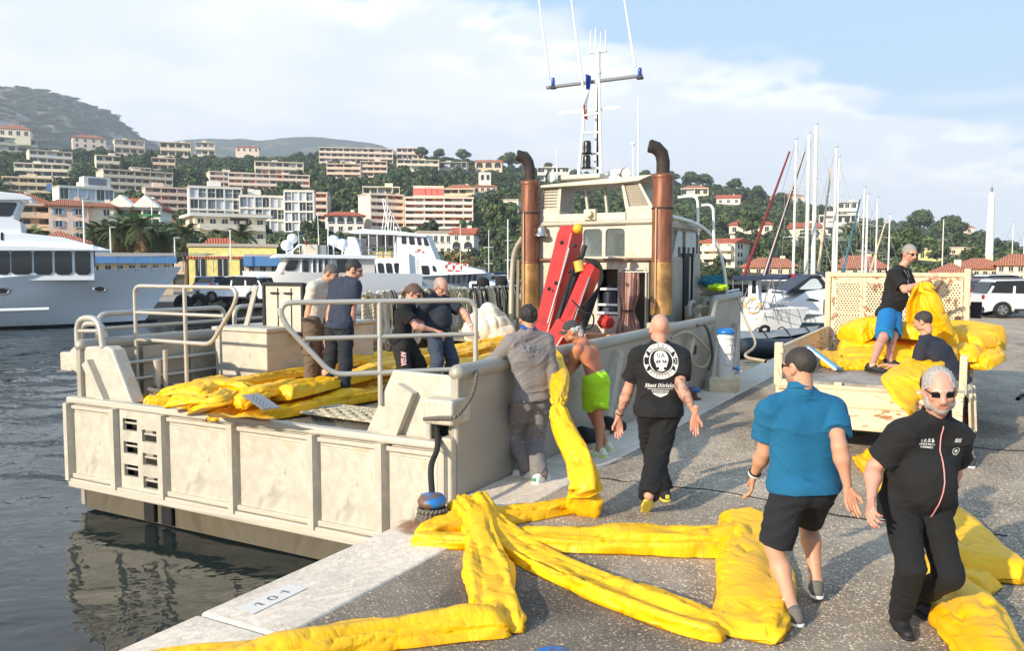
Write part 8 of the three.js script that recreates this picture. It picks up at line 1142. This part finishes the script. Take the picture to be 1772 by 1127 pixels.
person({label:'bald man with tattooed arms in black skull-print t-shirt, walking away',seed:7,H:1.84,bulk:1.1,yc:PI,y0:0,footL:[1146,862],footR:[1120,893],heelR:0.13,toe:[0.1,-0.05],pelvis:[1140,707],neck:[1141,592],head:[1141,569],hPitch:-0.02,handL:[1070,722,0.22],handR:[1203,715,-0.2],slope:0.02,elbow:[[0.6,0.2,-0.2],[-0.6,0.2,-0.2]],skin:redS,fat:1.05,tattoo:1,cell:0.011,headCell:0.006,shirt:{mat:black,loose:0.024,sleeve:0.72,flare:0.014,hem:0.07,fold:0.008},pants:{mat:blackP,loose:0.02,fold:0.013,wide:0.016,len:1.0},shoe:{mat:cloth(36,36,40),sole:std(SR(226,206,80),0.6),stripe:std(SR(220,200,70),0.6),thin:1,heel:std(SR(226,206,80),0.6)},gripL:{curl:0.4,n:[0,1,0],dir:[PI-0.3,0.15,-1]},gripR:{curl:0.35,n:[0,1,0],dir:[PI+0.2,0.15,-1]},
extra:(k)=>{
const t=canvasTex(768,1024,(c,w,h)=>{
c.clearRect(0,0,w,h);const wh='#e6e3de',bl='#141415',cx=384,cy=330;c.fillStyle=wh;c.strokeStyle=wh;
c.lineWidth=64;c.beginPath();c.arc(cx,cy,262,PI*1.2,PI*1.8);c.stroke();c.beginPath();c.arc(cx,cy,262,PI*0.2,PI*0.8);c.stroke();c.lineWidth=14;c.beginPath();c.arc(cx,cy,206,0,7);c.stroke();c.beginPath();c.arc(cx,cy,300,0,7);c.lineWidth=8;c.stroke();
const arcText=(s,r,a0,a1,flip)=>{c.font='bold 58px sans-serif';c.textAlign='center';c.textBaseline='middle';c.fillStyle=bl;[...s].forEach((ch,i)=>{const a=lerp(a0,a1,s.length>1?i/(s.length-1):0.5);c.save();c.translate(cx+Math.cos(a)*r,cy+Math.sin(a)*r);c.rotate(a+(flip?-PI/2:PI/2));c.fillText(ch,0,0);c.restore();});};
arcText('NORDIC',262,PI*1.27,PI*1.73);arcText('DIVISION',262,PI*0.74,PI*0.26,true);
for(const sg of[-1,1])for(const v of[-1,1]){c.save();c.translate(cx+sg*252,cy+v*62);c.rotate(sg*v*0.7);c.fillStyle=wh;c.beginPath();c.moveTo(-30,-50*v);c.quadraticCurveTo(40*sg,-40*v,46*sg,60*v);c.quadraticCurveTo(0,10*v,-34*sg,40*v);c.closePath();c.fill();c.fillStyle=bl;c.beginPath();c.arc(-6,-20*v,20,0,7);c.fill();c.restore();}
c.fillStyle=wh;c.beginPath();c.ellipse(cx,cy-40,128,140,0,0,7);c.fill();c.beginPath();c.moveTo(cx-108,cy+20);c.lineTo(cx-78,cy+150);c.quadraticCurveTo(cx,cy+196,cx+78,cy+150);c.lineTo(cx+108,cy+20);c.fill();
c.fillStyle=bl;c.font='bold 104px sans-serif';c.textAlign='center';c.fillText('UA',cx,cy-96);for(const sg of[-1,1]){c.beginPath();c.ellipse(cx+sg*56,cy+8,42,24,sg*0.15,0,7);c.fill();c.beginPath();c.arc(cx+sg*66,cy+122,26,0,7);c.fill();c.beginPath();c.moveTo(cx+sg*4,cy+46);c.lineTo(cx+sg*20,cy+92);c.lineTo(cx+sg*6,cy+84);c.fill();c.fillStyle=wh;c.beginPath();c.ellipse(cx+sg*54,cy+6,15,9,0,0,7);c.fill();c.fillStyle=bl;}for(let i=-2;i<=2;i++)c.fillRect(cx+i*24-3,cy+128,6,40);
c.fillStyle=wh;c.font='italic bold 92px serif';c.fillText('Høst Division',cx,742,560);c.fillRect(150,796,440,8);c.font='bold 40px sans-serif';c.fillText('UNDERGROUND',cx-10,836,330);c.beginPath();c.moveTo(230,868);c.lineTo(520,868);c.lineTo(470,904);c.lineTo(375,940);c.lineTo(285,904);c.fill();c.fillStyle=bl;c.fillRect(290,882,170,8);
});
print(k.mk.shirt,k.P.clone().lerp(k.Nk,0.56).addScaledVector(k.lfS,0.005),k.dep.clone().negate(),k.up,0.40,0.56,t,'back_print');const g=new THREE.TorusGeometry(0.034,0.006,8,20);g.applyQuaternion(new THREE.Quaternion().setFromUnitVectors(V(0,0,1),k.Wr[0].clone().sub(k.El[0]).normalize()));const p=k.Wr[0].clone().lerp(k.El[0],0.12);part('bracelet',g.translate(p.x,p.y,p.z),blackM,k.t);
}});
person({label:'heavy man in blue polo shirt and dark shorts walking away, sunglasses on',seed:8,H:1.76,bulk:1.22,yc:PI+0.05,y0:0,footL:[1362,1070],footR:[1411,1030],heelR:0.02,toe:[0.12,-0.35],pelvis:[1391,838],neck:[1384,672],head:[1383,636],hPitch:0.03,hYaw:PI+0.55,handL:[1303,824,0.26],handR:[1466,842,-0.2],elbow:[[0.3,0.6,-0.2],[-0.3,0.6,-0.2]],skin:tanS,fat:1.1,cell:0.011,headCell:0.006,headScale:1.02,handCell:0.005,glasses:'dark',sh:1.08,slope:0.04,hair:{c:[0.032,0.026,0.023],off:0.0035,amp:0.002,keep:(x,y,z)=>0.82*(y+0.012)-0.5*(z+0.0)},stubble:0.5,shirt:{name:'polo_shirt',mat:polo,loose:0.024,sleeve:0.64,flare:0.012,hem:0.045,fold:0.007,collar:polo},pants:{name:'shorts',mat:cloth(26,28,36),loose:0.03,len:0.46,flare:0.012,fold:0.010},shoe:{mat:cloth(104,100,96),sole:whiteM,laces:whiteM,stripe:whiteM,sock:cloth(206,200,190),sockH:0.17},gripL:{curl:0.45,n:[PI+1.2,1,0],dir:[PI,0.25,-1]},gripR:{curl:0.45,n:[0,1,0]},
extra:(k)=>{for(const[a,m]of[[0.10,whiteM],[0.15,blackM]]){const g=new THREE.TorusGeometry(0.037,0.007,8,22);g.applyQuaternion(new THREE.Quaternion().setFromUnitVectors(V(0,0,1),k.Wr[0].clone().sub(k.El[0]).normalize()));const p=k.Wr[0].clone().lerp(k.El[0],a);part('bracelet',g.translate(p.x,p.y,p.z),m,k.t);}}});
person({label:'white-bearded man in black shirt and trousers with dark sunglasses, walking towards us',seed:9,H:1.76,bulk:1.13,belly:0.06,yc:-0.08,ycS:0.2,sh:0.97,shRoll:-0.1,y0:0,footL:[1598,1068],footR:[1560,1094],heelL:0.02,toe:[0.3,-0.1],pelvis:[1585,868],neck:[1619,716,-0.14],head:[1624,676,-0.24],hPitch:0.16,hYaw:-0.26,hRoll:0.05,handL:[1648,850,0.35],handR:[1507,864,-0.2],elbow:[[PI,0.6,-0.1],[PI,0.7,-0.1]],slope:0.03,skin:redS,fat:1.12,headScale:1.04,cell:0.0105,headCell:0.0052,handCell:0.005,glasses:'dark',brow:lg,hair:{c:[0.36,0.33,0.31],v:0.4,off:0.007,amp:0.005,f:110,keep:(x,y,z)=>Math.min(0.82*(y+0.005)-0.5*(z+0.0),0.11-z*1.6-Math.max(0,y-0.07)*1.2)},beard:[0.38,0.34,0.31],shirt:{name:'shirt',mat:black,loose:0.028,sleeve:0.76,flare:0.014,hem:0.13,fold:0.009,collar:black},pants:{mat:blackP,loose:0.016,fold:0.008},shoe:{mat:blackM,sole:blackM},gripR:{curl:0.65,n:[PI-1.2,1,0]},gripL:{curl:0.5},
extra:(k)=>{
const t=canvasTex(256,128,(c,w,h)=>{c.clearRect(0,0,w,h);c.fillStyle='#e4e2de';c.font='bold 44px sans-serif';c.textAlign='center';c.fillText('S.B.D.B',w/2,50);c.font='bold 26px sans-serif';c.fillText('SERVICE PORTS',w/2,84);c.fillText('PLAISANCE',w/2,114);});print(k.mk.shirt,k.P.clone().lerp(k.Nk,0.72).addScaledVector(k.lfS,-k.sc(0.09)).addScaledVector(k.depS,0.1),k.depS,k.up,0.15,0.075,t,'chest_print');
const t2=canvasTex(128,256,(c)=>{c.clearRect(0,0,128,256);c.strokeStyle=c.fillStyle='#dedcd8';c.lineWidth=9;c.beginPath();c.arc(64,170,44,0,7);c.stroke();c.beginPath();c.arc(64,170,20,0,7);c.fill();c.font='italic bold 60px serif';c.textAlign='center';c.fillText('SS',64,70);});print(k.mk.shirt,k.P.clone().lerp(k.Nk,0.70).addScaledVector(k.lfS,k.sc(0.115)).addScaledVector(k.depS,0.1),k.depS,k.up,0.07,0.14,t2,'chest_badge');
const pk=std(SR(220,150,150),0.85),pts=[];const pm=k.mk.shirt.geometry.attributes.position,nm=k.mk.shirt.geometry.attributes.normal;for(let q=0;q<=14;q++){const c0=k.P.clone().lerp(k.Nk,lerp(-0.2,0.98,q/14)).addScaledVector(k.lf,0.045-0.03*q/14);let best=null,bd=1e9;const a=V();for(let i=0;i<pm.count;i++){a.fromBufferAttribute(pm,i).sub(c0);if(a.dot(k.dep)<0.02)continue;const e=Math.abs(a.dot(k.up))+Math.abs(a.dot(k.lf));if(e<bd){bd=e;best=i;}}pts.push(a.fromBufferAttribute(pm,best).clone().addScaledVector(V().fromBufferAttribute(nm,best),0.004));}part('placket_piping',sweep(pts,()=>0.004,6),pk,k.mk.shirt);
const hp=pts[0];part('hem_tab',place(rbox(0.05,0.09,0.008,0,0,0,0.004),hp.x,hp.y-0.02,hp.z+0.006,0,camYaw),pk,k.mk.shirt);const cp=pts[14];part('open_collar',[place(quadGeo([[0,0,0],[0.07,0.05,-0.01],[0.05,0.10,-0.05],[0.01,0.05,-0.02]]),cp.x+0.0,cp.y-0.01,cp.z+0.012,0,camYaw),place(quadGeo([[0,0,0],[-0.07,0.05,-0.01],[-0.05,0.10,-0.05],[-0.01,0.05,-0.02]]),cp.x-0.0,cp.y-0.01,cp.z+0.012,0,camYaw)].slice(0,1),black,k.mk.shirt);
part('pendant',place(new THREE.CylinderGeometry(0.013,0.013,0.004,16).rotateX(PI/2),cp.x,cp.y+0.025,cp.z+0.012,0,camYaw),std(SR(212,170,80),0.3,{metalness:0.8}),k.t);
}});
person({label:'man in black t-shirt and bright blue shorts standing on the truck bed',seed:10,H:1.78,bulk:1.12,belly:0.02,yc:0.75,ycS:0.7,y0:0.88,footL:[1545,636],footR:[1515,645],toe:[0.3,-0.2],pelvis:[1540,540],neck:[1558,462],head:[1573,439,-0.05],hPitch:0.25,hYaw:0.35,handL:[1603,487,-0.02],handR:[1592,490,-0.25],elbow:[[1.6,0.5,-0.8],[0.2,0.6,-0.8]],depth:12.35,skin:redS,fat:1.06,cell:0.0125,headCell:0.006,handCell:0.0055,glasses:'dark',hair:{c:gy,off:0.005},stubble:0.25,brow:dg,shirt:{mat:black,loose:0.024,sleeve:0.75,hem:0.10,fold:0.009},pants:{name:'shorts',mat:blueSh,loose:0.034,len:0.46,fold:0.009},shoe:{mat:blackM,sole:blackM},gripL:{curl:0.9,n:[1.6,0.4,-1]},gripR:{curl:0.9,n:[1.6,0.4,-1]},
extra:(k)=>{const p=k.P.clone().lerp(k.Nk,0.72).addScaledVector(k.depS,k.sc(0.15));part('necklace',[sweep([k.Nk.clone().addScaledVector(k.lfS,0.06).addScaledVector(k.depS,0.05),p.clone().lerp(k.Nk,0.4).addScaledVector(k.depS,0.05).addScaledVector(k.lfS,0.03),p,p.clone().lerp(k.Nk,0.4).addScaledVector(k.depS,0.05).addScaledVector(k.lfS,-0.03),k.Nk.clone().addScaledVector(k.lfS,-0.06).addScaledVector(k.depS,0.05)],()=>0.004,5)],steelM,k.t);part('tag',place(rbox(0.035,0.06,0.006,0,0,0,0.003),p.x,p.y-0.03,p.z+0.01,0,camYaw+0.7),std(SR(170,180,180),0.4),k.t);}});
person({label:'man in navy polo with white trim bending over the truck bed edge',seed:11,H:1.76,bulk:1.05,yc:PI+0.55,y0:0,footL:[1630,800],footR:[1676,806],toe:[0,-0.9],pelvis:[1652,660,0],neck:[1601,586,0.12],head:[1597,557,0.12],hPitch:0.25,hYaw:PI+0.75,handL:[1548,634,0.1],handR:[1608,655,0.35],elbow:[[1.2,0.6,-1],null],depth:10.35,arch:0.04,skin:tanS,cell:0.0125,headCell:0.0065,handCell:0.006,hair:{c:[0.035,0.028,0.024],off:0.006},stubble:0.2,shirt:{name:'polo_shirt',mat:cloth(38,42,54),loose:0.02,sleeve:0.66,hem:0.09,fold:0.008,trim:whiteM,collar:cloth(38,42,54)},pants:{name:'shorts',mat:cloth(140,146,160),loose:0.03,len:0.46,fold:0.01},shoe:{mat:cloth(60,64,74),sole:whiteM,stripe:whiteM,thin:1,sock:cloth(232,230,226),sockH:0.14},gripL:{curl:0.4,n:[PI+0.5,0.3,-1]}});
scene.fog=new THREE.FogExp2(new THREE.Color(0.72,0.8,0.88),0.0003);
renderer.render(scene,camera);
